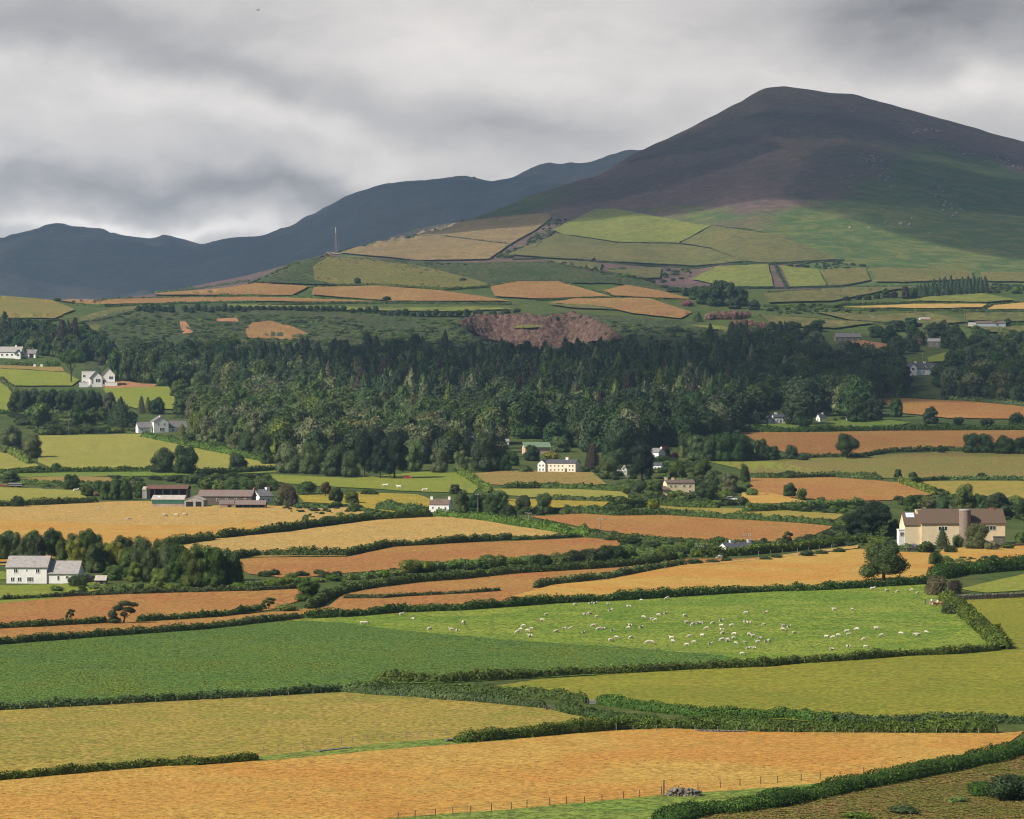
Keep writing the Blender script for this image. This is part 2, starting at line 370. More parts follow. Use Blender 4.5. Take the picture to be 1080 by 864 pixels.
FIELDS = [
    # nearest fields
    ('field', [(-60, 832), (0, 824), (61, 818), (122, 813), (171, 809), (214, 808), (272, 803), (340, 796), (400, 790), (478, 784), (540, 780), (632, 772), (705, 769), (810, 773), (985, 774), (1056, 774), (1080, 772), (1042, 801),
               (993, 812), (932, 824), (886, 833), (847, 842), (745, 856), (700, 880), (300, 892), (-60, 892)], 'orange'),
    ('field', [(-60, 754), (0, 750), (80, 746), (150, 742), (270, 736), (362, 731), (438, 735), (502, 740), (575, 748), (600, 754), (660, 766), (632, 771), (540, 778), (478, 783), (400, 789), (272, 802), (171, 808), (61, 817), (-60, 828)], 'ochre'),
    ('verge', [(272, 799), (340, 791), (400, 785), (480, 779), (545, 774), (545, 781), (478, 786), (400, 792), (340, 798), (272, 804)], 'verge', .12),
    ('field', [(478, 731), (570, 717), (662, 711), (766, 705), (840, 701), (954, 693), (1054, 687), (1062, 684), (1020, 650), (1004, 634), (1040, 632), (1160, 628), (1160, 765), (1080, 762), (860, 762), (790, 757), (700, 752), (628, 741), (560, 734)], 'olive'),
    ('field', [(-60, 684), (0, 681), (101, 673), (214, 665), (300, 655), (362, 657.5), (407, 664), (540, 676), (613, 681), (656, 683), (699, 687), (763, 692), (800, 703), (662, 711), (540, 717), (465, 721), (400, 722), (362, 729), (270, 735), (150, 741), (0, 749), (-60, 753)], 'crop'),
    ('field', [(300, 655), (362, 651), (484, 644), (577, 637), (693, 631), (810, 624), (911, 620), (975, 616), (996, 632), (1030, 660), (1056, 686), (954, 693), (840, 701), (800, 703), (763, 692), (699, 687), (656, 683), (613, 681), (540, 676), (407, 664), (362, 657.5)], 'sheep'),
    ('field', [(1012, 622), (1040, 615), (1080, 606), (1160, 600), (1160, 624), (1080, 623.5), (1040, 626)], 'bright'),
    ('field', [(375, 868), (460, 861), (540, 855.5), (640, 846), (720, 838.5), (810, 833), (853, 829), (880, 826), (847, 838), (745, 856), (700, 872), (690, 892), (330, 892)], 'verge', .2),
    ('hillside', [(685, 885), (745, 860), (810, 853), (847, 845), (886, 836), (932, 827), (993, 815), (1042, 804), (1080, 792), (1160, 776), (1160, 892), (680, 892)], 'rough'),
    # orange strips
    ('field', [(-60, 668), (0, 664), (61, 661), (113, 658), (180, 655), (245, 650), (300, 645), (346, 640), (340, 652), (270, 658), (214, 664), (101, 672), (-60, 683)], 'red'),
    ('field', [(-60, 634), (0, 633), (90, 629), (180, 626), (270, 624), (330, 621), (328, 630), (290, 643), (245, 650), (180, 655), (113, 658), (61, 661), (-60, 667)], 'red'),
    ('field', [(346, 640), (362, 628), (392, 621), (441, 615), (540, 606), (616, 601), (683, 596), (720, 590), (780, 590), (845, 585), (905, 579), (945, 585), (975, 600), (975, 613), (911, 620), (810, 624), (693, 631), (577, 637), (484, 644), (346, 652)], 'red'),
    ('field', [(540, 631), (583, 619), (641, 613), (718, 598), (800, 591), (905, 581), (950, 584), (985, 585), (986, 611), (975, 615), (911, 620), (810, 624), (693, 631), (577, 637)], 'orange', .5),
    ('field', [(985, 590), (995, 579), (1010, 577), (1080, 575), (1160, 573), (1160, 586), (1080, 590), (1020, 594), (985, 597)], 'orange'),
    ('lawn', [(-40, 640), (-40, 622), (0, 618), (60, 617), (100, 612), (110, 622), (60, 632)], 'bright'),
    ('lawn', [(-40, 606), (0, 603), (8, 604), (8, 612), (-40, 614)], 'bright'),
    # middle distance, west
    ('field', [(-60, 536), (0, 534), (50, 532), (103, 530), (155, 529), (210, 534), (290, 534), (371, 536), (385, 541), (350, 552), (270, 562), (225, 570), (178, 574), (150, 590), (-60, 600)], 'tan'),
    ('field', [(-60, 548), (0, 550), (60, 552), (130, 556), (225, 556), (270, 551), (280, 560), (225, 569), (178, 573), (150, 588), (-60, 598)], 'orange', .6),
    ('field', [(178, 579), (228, 569), (298, 562), (397, 549), (456, 545), (500, 548), (540, 555), (580, 561), (605, 566), (575, 567), (540, 569), (499, 572), (448, 576), (408, 578), (364, 587), (270, 588), (230, 588)], 'tan'),
    ('field', [(240, 592), (270, 589), (367, 588), (423, 576), (540, 571.5), (616, 568), (663, 571), (640, 582), (560, 590), (480, 592), (435, 600), (354, 606), (308, 611), (262, 606)], 'red'),
    ('field', [(560, 545.5), (637, 541), (718, 544), (810, 550), (882, 555), (862, 563), (850, 570), (810, 572), (754, 572), (683, 567), (620, 558)], 'red'),
    ('field', [(735, 598), (800, 591), (850, 584), (905, 577), (905, 580), (845, 587), (770, 596)], 'tan', .55),
    ('bank', [(500, 549), (540, 553), (619, 565), (640, 563), (600, 556), (555, 548), (530, 544)], 'verge'),
    ('field', [(285, 501), (372, 505), (448, 498), (486, 499), (507, 513), (499, 521), (420, 518), (395, 516), (330, 513), (285, 509)], 'bright'),
    ('field', [(486, 501), (540, 496.5), (625, 499), (640, 511), (600, 514), (540, 513), (509, 511)], 'brown'),
    ('field', [(515, 516), (600, 516), (655, 519), (668, 527), (630, 528.5), (560, 525), (520, 522)], 'lime'),
    ('field', [(535, 527), (600, 528), (645, 529), (636, 535), (590, 536), (540, 537)], 'yellow'),
    ('field', [(312, 521), (380, 520), (440, 522), (456, 528), (452, 541), (410, 541), (370, 533), (320, 530)], 'yellow'),
    ('field', [(695, 533.5), (760, 536), (810, 538), (892, 543), (880, 549), (850, 549), (800, 546), (700, 539)], 'ochre'),
    # middle distance, east
    ('field', [(925, 421), (950, 421), (1030, 425), (1090, 431), (1080, 443), (1000, 442), (953, 437)], 'red'),
    ('field', [(780, 457), (881, 455), (1024, 454), (1160, 454), (1160, 468), (1018, 474), (935, 477), (848, 482), (825, 477), (800, 468)], 'red'),
    ('field', [(760, 487), (800, 484), (912, 481), (1000, 477), (1160, 477), (1160, 506), (1000, 506), (937, 505), (860, 501), (790, 500)], 'greenbrown'),
    ('field', [(740, 486), (790, 486), (825, 489), (860, 497), (830, 498), (790, 497)], 'bright'),
    ('field', [(792, 504), (880, 504), (953, 510), (984, 522), (937, 528.5), (874, 529), (790, 521)], 'red'),
    ('field', [(970, 508), (1080, 508), (1160, 508), (1160, 527), (1032, 526), (998, 521)], 'ochre'),
    ('field', [(783, 519), (815, 521), (852, 530), (810, 532), (780, 531)], 'orange'),
    ('field', [(800, 449), (860, 446), (930, 443), (960, 447), (930, 454), (820, 454)], 'verge'),
    ('field', [(750, 466), (790, 468), (800, 478), (760, 480)], 'bright'),
    # west slopes
    ('lawn', [(-40, 391), (0, 390), (69, 394), (84, 402), (76, 408), (20, 408), (-40, 411)], 'bright'),
    ('path', [(-40, 386.5), (0, 386.5), (65, 388.5), (69, 393.5), (0, 389.5), (-40, 390)], 'brown'),
    ('field', [(-40, 409), (0, 404), (12, 412), (17, 434), (0, 436), (-40, 437)], 'bright'),
    ('garden', [(108, 411), (150, 409), (178, 409), (186, 424), (183, 433), (143, 432), (120, 425)], 'bright'),
    ('drive', [(108, 409), (130, 403), (150, 406), (167, 407), (160, 410), (112, 411)], 'soil'),
    ('field', [(214, 430), (224, 420), (236, 414), (240, 422), (224, 431)], 'tan'),
    ('path', [(258, 425), (268, 430), (273, 437), (268, 437), (258, 430)], 'soil'),
    ('field', [(38, 461), (100, 460), (153, 459), (188, 469), (245, 478), (300, 490), (290, 494), (255, 494), (153, 497.5), (64, 498), (40, 488)], 'lime'),
    ('field', [(-40, 470), (0, 472), (22, 482), (42, 492), (0, 497), (-40, 497)], 'lime'),
    ('field', [(20, 505), (60, 503), (115, 504), (135, 509), (110, 513), (60, 512)], 'brown'),
    ('field', [(-40, 514), (0, 514.5), (84, 518), (92, 526), (40, 530), (-40, 531)], 'lime'),
    ('field', [(-40, 499.5), (40, 499), (155, 498), (300, 494), (300, 499), (150, 503), (-40, 504)], 'verge'),
    # scrub hill above the wood, and the fields below the knoll
    ('hillside', [(90, 340), (130, 328), (230, 321), (300, 329), (400, 334), (486, 338), (600, 331), (720, 340), (760, 346), (810, 354), (860, 366), (860, 400), (600, 400), (300, 400), (90, 395)], 'scrub'),
    ('hillside', [(-80, 312), (0, 313), (55, 318), (79, 328), (58, 337), (0, 337), (-80, 337)], 'greenbrown'),
    ('field', [(84, 337), (100, 331), (122, 326), (160, 323), (140, 329), (117, 335), (86, 341)], 'hillgreen'),
    ('field', [(86, 345), (108, 343), (102, 351), (84, 351)], 'hillgreen'),
    ('field', [(56, 317.5), (150, 316), (270, 314.5), (400, 319), (390, 320.5), (270, 319), (100, 322.5), (78, 321)], 'hillred_shaded'),
    ('field', [(163, 311), (230, 306), (270, 300), (326, 303.5), (308, 313), (270, 312.5), (170, 312.5)], 'hillred_shaded'),
    ('field', [(240, 322.5), (330, 324), (420, 326.5), (500, 325), (545, 327), (480, 330), (380, 329), (240, 325)], 'hillbright'),
    ('hillside', [(262, 299), (290, 287), (312, 277), (340, 271.5), (420, 276), (500, 279), (580, 277.5), (650, 290), (720, 308), (700, 309), (645, 300), (560, 300), (520, 303), (470, 306), (355, 302)], 'scrub'),
    ('field', [(330, 283), (345, 273), (390, 273), (408, 279), (438, 281), (500, 296), (515, 302), (474, 305.5), (354, 301), (332, 297)], 'knoll'),
    ('field', [(331, 304.5), (397, 303), (464, 308), (500, 313), (537, 319), (413, 319), (329, 312.5)], 'hillred_shaded'),
    ('field', [(517, 303.5), (540, 298.5), (588, 298.5), (644, 314), (565, 316.5), (522, 314)], 'hillred_shaded'),
    ('field', [(637, 308), (660, 302), (700, 309), (728, 317), (647, 313.5)], 'hillred_shaded'),
    ('field', [(578, 321), (606, 316.5), (683, 316), (730, 331), (718, 337.5), (667, 332), (637, 325)], 'hillred_shaded'),
    ('field', [(578, 322), (620, 322.5), (650, 328), (600, 326)], 'hillgreen'),
    ('clearing', [(258, 350), (266, 342), (285, 340), (308, 346), (325, 354), (308, 360), (262, 358)], 'hillred_shaded'),
    ('clearing', [(189, 341), (196, 341), (204, 353), (193, 354)], 'soil'),
    ('clearing', [(228, 338), (250, 337), (252, 341), (230, 341)], 'soil'),
    ('field', [(727, 344), (754, 345), (795, 350.5), (790, 352.5), (764, 352)], 'hillbright'),
    # foot of the mountain
    ('field', [(340, 273.5), (397, 256), (443, 242), (494, 234), (540, 228.5), (578, 226.5), (582, 231), (565, 244), (540, 258), (515, 275), (440, 276), (390, 271), (345, 267)], 'hilltan'),
    ('field', [(583, 244), (627, 222.5), (650, 222), (734, 238), (750, 239.5), (716, 258), (652, 257), (591, 248)], 'hillbright'),
    ('field', [(535, 270), (588, 248), (651, 258), (624, 276), (575, 273)], 'hillgreen'),
    ('field', [(627, 273), (652, 258), (713, 259), (749, 264), (785, 277), (734, 282), (629, 276.5)], 'hillgreen'),
    ('field', [(718, 258), (751, 240), (810, 248), (843, 258), (886, 275), (810, 279), (785, 277), (749, 263)], 'hillgreen'),
    ('field', [(729, 296), (756, 283), (810, 280), (816, 304), (764, 304)], 'hillbright'),
    ('field', [(823, 282), (863, 286), (872, 303), (833, 304)], 'hillbright'),
    ('field', [(864, 286), (912, 284), (918, 297), (894, 302), (875, 303)], 'knoll'),
    ('field', [(918, 284), (970, 285), (1026, 288), (1026, 296), (960, 299), (924, 299)], 'knoll'),
    ('field', [(639, 287), (698, 284), (696, 295), (672, 295)], 'hillgreen'),
    ('field', [(575, 275), (620, 277.5), (634, 281), (632, 287), (600, 282)], 'hillgreen'),
    ('field', [(1034, 289), (1160, 289), (1160, 300), (1034, 298)], 'knoll'),
    ('field', [(805, 311), (850, 308), (890, 305), (968, 304), (930, 309), (879, 319), (810, 321)], 'hillgreen'),
    ('field', [(955, 319), (990, 313), (1032, 310), (1072, 318), (1039, 320.5)], 'hillbright'),
    ('field', [(886, 326), (963, 322.5), (1041, 322.5), (1035, 326), (983, 327)], 'tan'),
    ('field', [(1041, 328), (1049, 324), (1080, 321), (1160, 319), (1160, 328)], 'tan'),
    ('field', [(800, 333), (870, 339), (925, 342), (880, 348), (815, 345)], 'hillgreen'),
    ('field', [(860, 331), (925, 334), (980, 331), (1021, 341), (988, 344), (900, 340)], 'hillgreen'),
    ('field', [(1019, 332), (1080, 331.5), (1160, 332), (1160, 342), (1019, 340)], 'hillgreen'),
    ('field', [(1015, 345), (1060, 346), (1160, 344), (1160, 353), (1040, 352)], 'hillgreen'),
    ('field', [(978, 379), (998, 373.5), (999, 383), (980, 384)], 'bright'),
    ('field', [(1055, 397), (1080, 389), (1160, 387), (1160, 404), (1057, 404)], 'bright'),
    ('garden', [(893, 363), (910, 361), (937, 365), (932, 371), (912, 369)], 'soil'),
]
# ---------------------------------------------------------------- plants: bearing, foot, height, width, form, leaf, label
def same(label, form, rows, m=None):
    return [(u, y, h, w, (q[0] if q and q[0] in ('field','wood','flat','conifer','column','pine','wind','bush') else form), (q[-1] if q else m), label) for (u, y, h, w, *q) in rows]
TREES = [
 (None, [
  # foreground and orange strips
  (932, 614, 39, 54, 'field', 'B', 'broad spreading tree between orange field and sheep pasture, below the cream house', {'det': True, 'var': 0, 'rz': 1.0}),
  (130, 658, 25, 31, 'wind', 'D', 'wind-pruned dark tree leaning in the hedge between two orange strips', {'rz': 0.2, 'det': True}),
  (74, 656, 14, 10, 'wind', 'D', 'small scraggy thorn tree in the hedge of the orange strips', {'rz': 0.1}),
  (325, 634, 22, 30, 'wood', 'B', 'dense dark round tree where three orange strips meet', {'det': True}),
  (283, 643, 13, 16, 'wind', 'B', 'bent thorn beside the bushy bank in the orange strips', {'rz': .3}),
  (302, 645, 11, 26, 'bush', 'G', 'light green bramble mound beside the bent thorn'),
  (987, 628, 24, 24, 'bush', 'T', 'large tan and green bush at the corner of the sheep pasture'),
  (1008, 626, 17, 18, 'bush', 'N', 'brown withered bush beside the dry stone wall'),
  (1003, 648, 14, 22, 'bush', 'B', 'dark bush behind the calves at the pasture gate'),
  (985, 597, 20, 17, 'bush', 'B', 'upright bush at the corner of the field below the cream house'),
  (918, 580, 7, 15, 'bush', 'Y', 'yellow-green bush at the end of the garden wall'),
  (964, 578, 5, 12, 'bush', 'V', 'low lilac flowering bush in front of the cream house'),
  (1062, 843, 36, 60, 'bush', 'D', 'large dark gorse bush on the rough slope in the bottom right corner'),
  (1034, 840, 22, 34, 'bush', 'H', 'smaller gorse bush leaning on the large one on the rough slope'),
  (1012, 846, 8, 26, 'bush', 'G', 'low bramble patch left of the gorse on the rough slope'),
  (955, 858, 9, 40, 'bush', 'F', 'flat bracken patch at the bottom of the rough slope'),
  (905, 863, 8, 36, 'bush', 'G', 'flat green bramble patch at the bottom edge of the rough slope'),
  # cream house garden
  (921, 568, 42, 45, 'pine', 'P', 'huge black-green pine left of the cream house'),
  (902, 568, 30, 30, 'pine', 'P', 'smaller black-green pine leaning against the huge pine'),
  (908, 571, 13, 22, 'bush', 'D', 'dark bush at the foot of the black-green pines'),
  (943, 567, 20, 16, 'wood', 'B', 'green tree between the huge pine and the cream house porch'),
  (994, 579, 24, 18, 'conifer', 'B', 'conical green tree in front of the cream house wall'),
  (966, 574, 12, 22, 'bush', 'B', 'clipped round bush in front of the cream house gable'),
  (956, 580, 9, 20, 'bush', 'G', 'light green bush at the left end of the cream house garden'),
  (975, 583, 13, 22, 'bush', 'B', 'rounded dark hedge bush under the chimney of the cream house'),
  (1003, 583, 10, 18, 'bush', 'D', 'low dark bush at the foot of the conical tree'),
  (1046, 580, 13, 18, 'bush', 'O', 'grey bush right of the open grey-green tree'),
  (980, 582, 8, 16, 'bush', 'D', 'dark low bush beside the garden wall of the cream house'),
  (1063, 579, 7, 16, 'bush', 'B', 'low bush under the right end window of the cream house'),
  (1010, 578, 16, 14, 'bush', 'B', 'upright bush between the conical tree and the grey tree'),
  (1030, 579, 27, 31, 'wood', 'O', 'open grey-green tree in front of the round tower'),
  (1076, 574, 16, 16, 'bush', 'L', 'bright green clipped bush at the right end of the cream house'),
  (1016, 541, 31, 26, 'wood', 'L', 'pale green tree behind the roof of the cream house'),
  (1033, 541, 20, 20, 'wood', 'B', 'mid green tree behind the cream house right of the pale one'),
  (1052, 546, 27, 34, 'wood', 'D', 'dark wide tree behind the right end of the cream house roof'),
  (1079, 548, 22, 20, 'wood', 'D', 'dark tree at the end of the row behind the cream house'),
  (960, 539, 17, 18, 'wood', 'B', 'tree behind the low wing of the cream house'),
  (979, 539, 15, 18, 'wood', 'O', 'grey-green tree behind the cream house chimney'),
  (994, 541, 18, 16, 'wood', 'B', 'green tree behind the main roof of the cream house'),
  # white house, west
  (82, 619, 17, 24, 'bush', 'D', 'dark round bush in front of the white house wing'),
  (54, 592, 37, 22, 'pine', 'D', 'dark layered pine rising behind the white house'),
  (80, 600, 32, 26, 'wood', 'Y', 'yellowish tree beside the white house wing'),
  (101, 604, 32, 28, 'wood', 'B', 'round tree behind the garden sheds'),
  (122, 603, 32, 28, 'field', 'Y', 'yellow-green tree with dark hollows behind the garden sheds'),
  (244, 619, 38, 30, 'wood', 'B', 'last round tree at the right end of the belt by the white house'),
  # farm and its fields
  (172, 499, 27, 29, 'wood', 'D', 'ragged dark tree behind the rusty roofed barn'),
  (195, 500, 31, 30, 'wood', 'D', 'taller dense dark tree behind the rusty roofed barn'),
  (251, 498, 21, 23, 'wood', 'D', 'round dark tree in the hedge of the mown field'),
  (18, 535, 13, 15, 'bush', 'D', 'dark bush in the hedge left of the farm'),
  (10, 509, 14, 22, 'wood', 'L', 'bright green tree behind the black trailer'),
  (75, 516, 16, 20, 'wood', 'B', 'solitary tree in the brown strip left of the farm'),
  (60, 496, 10, 13, 'bush', 'B', 'small bush in the corner of the mown field'),
  (293, 534, 12, 14, 'bush', 'O', 'grey-green bush in front of the white cottage'),
  (308, 535, 18, 15, 'wood', 'N', 'brown leafed tree beside the white cottage'),
  (302, 532, 22, 20, 'field', 'T', 'pale bare-branched tree over the cottage roof'),
  (322, 521, 16, 26, 'bush', 'B', 'dark green thicket behind the brown leafed tree'),
  (343, 524, 16, 15, 'field', 'T', 'thin brownish tree in the buttercup field'),
  (354, 534, 20, 18, 'field', 'B', 'round green tree in the buttercup field'),
  (371, 531, 15, 20, 'wood', 'L', 'light green tree with flowers behind it in the buttercup field'),
  (373, 540, 15, 14, 'bush', 'B', 'dark bush at the bottom of the buttercup field'),
  (390, 522, 8, 20, 'bush', 'B', 'low bush on the edge of the green pasture'),
  (322, 551, 9, 8, 'bush', 'B', 'small dark bush standing in the straw field hedge'),
  (480, 521, 10, 14, 'wood', 'B', 'green tree behind the white farmhouse chimneys'),
  (487, 541, 24, 18, 'wood', 'B', 'tall green tree right of the white farmhouse'),
  (502, 541, 20, 20, 'wood', 'D', 'dark tree next to the tall tree right of the farmhouse'),
  (519, 543, 22, 22, 'wood', 'B', 'rounded tree behind the small white hut'),
  (527, 529, 13, 20, 'wood', 'L', 'pale tree on the edge of the lime green field'),
  (537, 549, 17, 20, 'wood', 'D', 'dark tree at the end of the lane hedge'),
  (552, 541, 19, 17, 'field', 'B', 'standard tree left in the small yellow field'),
  (574, 542, 22, 22, 'wood', 'B', 'larger tree in the middle of the small yellow field'),
  (598, 541, 10, 7, 'bush', 'B', 'narrow bush in the hedge under the yellow field'),
  # village
  (642, 505, 23, 27, 'wood', 'B', 'round bright tree right of the long white house'),
  (672, 526, 19, 22, 'wood', 'B', 'green tree left of the cream cottage'),
  (561, 486, 17, 20, 'wood', 'D', 'dark tree in front of the green roofed house'),
  (554, 498, 10, 15, 'bush', 'L', 'light bush left of the long white house'),
  (583, 485, 9, 20, 'bush', 'Y', 'yellow-green bush behind the long white house'),
  (592, 477, 17, 24, 'wood', 'L', 'light green tree under the stone ruin'),
  (625, 495, 29, 16, 'column', 'N', 'brownish upright conifer beside the big dark tree'),
  (652, 490, 40, 38, 'wood', 'D', 'big dark tree behind the village'),
  (677, 509, 42, 33, 'pine', 'P', 'broad dark cedar among the white cottages'),
  (701, 483, 14, 15, 'wood', 'R', 'copper beech beside the white gable'),
  (712, 483, 8, 9, 'bush', 'R', 'small copper leafed bush next to the copper beech'),
  (719, 483, 14, 8, 'column', 'Y', 'golden upright shrub right of the copper beech'),
  (716, 507, 21, 22, 'wood', 'B', 'green tree behind the left part of the cream cottage roof'),
  (739, 507, 24, 26, 'wood', 'B', 'wide green tree behind the right end of the cream cottage roof'),
  (751, 513, 17, 18, 'wood', 'B', 'small round tree right of the cream cottage'),
  (747, 531, 23, 28, 'wood', 'D', 'dense dark sycamore at the right corner of the cream cottage'),
  (786, 508, 19, 12, 'wood', 'D', 'narrow dark tree above the parked white car'),
  (770, 520, 21, 22, 'wood', 'O', 'mixed grey-green tree behind the parked white car'),
  (783, 533, 12, 16, 'bush', 'D', 'dark bush in front of the parked white car'),
  (690, 524, 17, 20, 'wood', 'L', 'light green tree in front of the cream cottage'),
  (689, 537, 13, 15, 'bush', 'Y', 'yellowish bush in the hedge under the cream cottage'),
  (712, 527, 10, 22, 'bush', 'G', 'light green garden bush under the cream cottage windows'),
  (793, 523, 11, 14, 'bush', 'L', 'light green bush at the edge of the red field'),
  # east fields
  (893, 484, 27, 30, 'field', 'D', 'big solitary oak below the long red field'),
  (836, 485, 16, 17, 'wood', 'D', 'round dark tree in the hedge below the long red field'),
  (847, 486, 10, 13, 'bush', 'D', 'low dark bush leaning on the round hedge tree'),
  (803, 486, 23, 19, 'wood', 'D', 'dark tree at the left end of the long red field'),
  (815, 486, 16, 17, 'wood', 'D', 'lower dark tree next to the left end of the long red field'),
  (785, 486, 29, 25, 'wood', 'D', 'tall dark tree rising left of the long red field'),
  (831, 504, 10, 25, 'bush', 'D', 'wide dark thicket on the pale green field'),
  (833, 524, 15, 16, 'wood', 'B', 'dark green tree on the boundary of the small orange field'),
  (845, 527, 13, 14, 'bush', 'L', 'bright bush on the boundary of the small orange field'),
  (866, 531, 9, 13, 'bush', 'B', 'bush in the scrub below the mottled red field'),
  (947, 507, 12, 10, 'wood', 'B', 'small tree in the hedge above the mottled red field'),
  (963, 509, 11, 12, 'wood', 'B', 'second small tree in that hedge, beside the lane'),
  (1037, 506, 8, 14, 'bush', 'D', 'round dark bush in the hedge under the mottled pasture'),
  (993, 478, 9, 11, 'bush', 'D', 'little round tree at the foot of the long red field'),
  (982, 447, 18, 19, 'wood', 'D', 'pointed dark tree in front of the upper red field'),
  (945, 440, 20, 17, 'wood', 'D', 'dark tree at the left corner of the upper red field'),
  (797, 445, 13, 9, 'conifer', 'S', 'small blue-green spruce left of the white bungalow'),
  (843, 449, 40, 34, 'wood', 'D', 'large dark tree between the two white bungalows'),
  (848, 452, 12, 15, 'bush', 'D', 'dark bush under the large tree between the bungalows'),
  (904, 446, 28, 26, 'wood', 'D', 'dark tree right of the small white bungalow'),
  (921, 444, 28, 24, 'wood', 'D', 'dark tree filling the gap before the upper red field'),
  (1010, 448, 9, 15, 'bush', 'D', 'dark bush under the right part of the upper red field'),
  (1040, 450, 10, 20, 'bush', 'D', 'wide dark bush under the right end of the upper red field'),
  (1073, 451, 17, 20, 'wood', 'D', 'dark tree closing the right end of the upper red field'),
  # west slopes
  (75, 404, 38, 27, 'flat', 'B', 'tall open pine-like tree left of the modern white house', {'det': True}),
  (66, 374, 38, 16, 'column', 'N', 'brownish tall conifer above the clipped hedge'),
  (79, 373, 40, 15, 'column', 'N', 'tallest brownish conifer beside the first'),
  (55, 375, 26, 14, 'column', 'N', 'shorter brownish conifer left of the tall pair'),
  (108, 387, 12, 10, 'wood', 'N', 'rust coloured small tree behind the modern white house'),
  (40, 452, 27, 30, 'field', 'L', 'sunlit sycamore in front of the long dark shelterbelt'),
  (82, 451, 24, 22, 'field', 'B', 'round tree in front of the middle of the dark shelterbelt'),
  (97, 450, 20, 17, 'wood', 'B', 'small tree next to the round one by the shelterbelt'),
  (109, 449, 20, 15, 'wood', 'B', 'tree between shelterbelt and dark conical tree'),
  (127, 450, 32, 32, 'conifer', 'D', 'broad dark conical tree beside the white gabled house with grey roofs', {'det': True}),
  (115, 437, 23, 17, 'wood', 'O', 'pale olive tree at the right end of the shelterbelt'),
  (52, 456, 12, 24, 'bush', 'B', 'bush under the sunlit sycamore'),
  (12, 478, 30, 30, 'wood', 'O', 'grey willow at the edge of the mown field'),
  (32, 483, 26, 28, 'wood', 'O', 'lower grey willow leaning into the mown field'),
  (212, 422, 30, 26, 'field', 'L', 'tall light tree in the clump above the white gabled house', {'det': True}),
  (189, 419, 19, 22, 'wood', 'B', 'round tree on the left of that clump'),
  (195, 438, 27, 28, 'wood', 'B', 'large round tree in front of the clump'),
  (207, 437, 21, 20, 'wood', 'D', 'dark tree at the right foot of the clump'),
  (166, 437, 18, 18, 'wood', 'D', 'round dark tree behind the white gabled house with grey roofs'),
  (149, 436, 19, 8, 'column', 'O', 'thin olive conifer behind the white gabled house'),
  (156, 435, 17, 7, 'column', 'O', 'second thin olive conifer nearer the round dark tree'),
  (192, 459, 12, 8, 'column', 'Y', 'golden conifer at the right wall of the white gabled house'),
 ]),
 ('trees of the belt behind the white house', same('round green tree in the belt behind the white house and its garden', 'wood',
   [(2, 592, 28, 20), (14, 590, 29, 22), (28, 592, 30, 22), (40, 593, 29, 20, 'D'), (66, 596, 27, 20), (92, 594, 36, 24), (-12, 592, 26, 20), (110, 600, 28, 22, 'G'), (8, 585, 26, 24), (34, 587, 28, 24), (58, 587, 27, 24), (79, 590, 28, 24), (99, 592, 30, 24)], 'B')),
 ('trees of the belt right of the white house', same('round green tree in the belt right of the white house sheds', 'wood',
   [(135, 606, 30, 26), (149, 608, 38, 30), (160, 614, 36, 28), (175, 610, 35, 30), (189, 614, 32, 26), (204, 620, 43, 34), (225, 620, 44, 36), (130, 599, 34, 28), (152, 600, 35, 28), (171, 602, 35, 28), (186, 606, 33, 26), (212, 611, 38, 30), (234, 613, 36, 30), (143, 614, 22, 22, 'L'), (120, 612, 16, 22, 'L'), (168, 619, 20, 22, 'G')], 'B')),
 ('bushes in front of the belt right of the white house', same('low green bush in front of the belt right of the white house', 'bush',
   [(100, 622, 9, 16), (112, 623, 10, 18), (128, 623, 11, 20), (145, 622, 11, 20), (160, 623, 9, 18), (180, 623, 10, 20), (197, 624, 8, 18), (60, 624, 7, 16), (252, 622, 10, 22), (268, 620, 9, 20)], 'G')),
 ('trees of the dark shelterbelt', same('dark tree of the dense shelterbelt below the modern white house', 'pine',
   [(16, 437, 26, 18), (26, 438, 28, 18), (36, 437, 29, 18), (46, 438, 28, 18), (56, 437, 28, 18), (66, 438, 28, 18), (76, 437, 28, 18), (86, 438, 28, 18), (96, 437, 27, 18), (104, 436, 23, 14)], 'D')),
 ('trees above the upper west lawn', same('dark broadleaf tree in the grove above the upper west lawn', 'wood',
   [(4, 366, 29, 24), (18, 363, 30, 22), (31, 362, 26, 20), (47, 365, 27, 15), (-12, 366, 28, 22), (90, 378, 20, 18), (88, 366, 24, 20)], 'D')),
 ('trees right of the modern white house', same('green broadleaf tree at the edge of the wood right of the modern white house', 'wood',
   [(121, 401, 34, 22), (136, 403, 37, 24), (147, 403, 38, 22), (160, 404, 36, 24), (174, 408, 32, 22), (185, 406, 30, 22)], 'B')),
 ('trees between the cream house and the wood', same('mixed tree in the thicket right of the white gabled house with grey roofs', 'wood',
   [(208, 461, 29, 20, 'Y'), (218, 469, 30, 25, 'O'), (238, 463, 32, 26), (228, 470, 22, 20, 'O'), (259, 480, 25, 24), (276, 484, 28, 24), (248, 476, 20, 20, 'O'), (237, 446, 30, 15), (253, 441, 28, 22, 'L'), (263, 449, 15, 15, 'Y'), (200, 468, 12, 18, 'D'), (268, 471, 30, 22)], 'B')),
 ('rounded trees along the foot of the wood', same('large rounded tree along the sunlit foot of the wood above the green pasture', 'wood',
   [(303, 499, 33, 30, 'O'), (328, 500, 34, 28), (352, 502, 34, 32), (370, 503, 28, 22), (281, 490, 14, 14), (463, 499, 27, 20, 'O'), (486, 497, 22, 19, 'O'), (436, 497, 33, 23, 'L'), (513, 497, 43, 40, 'D'), (531, 497, 21, 20, 'D'), (541, 491, 16, 16)], 'B')),
 ('black-green trees at the foot of the wood', same('tall black-green evergreen at the foot of the wood above the pasture', 'pine',
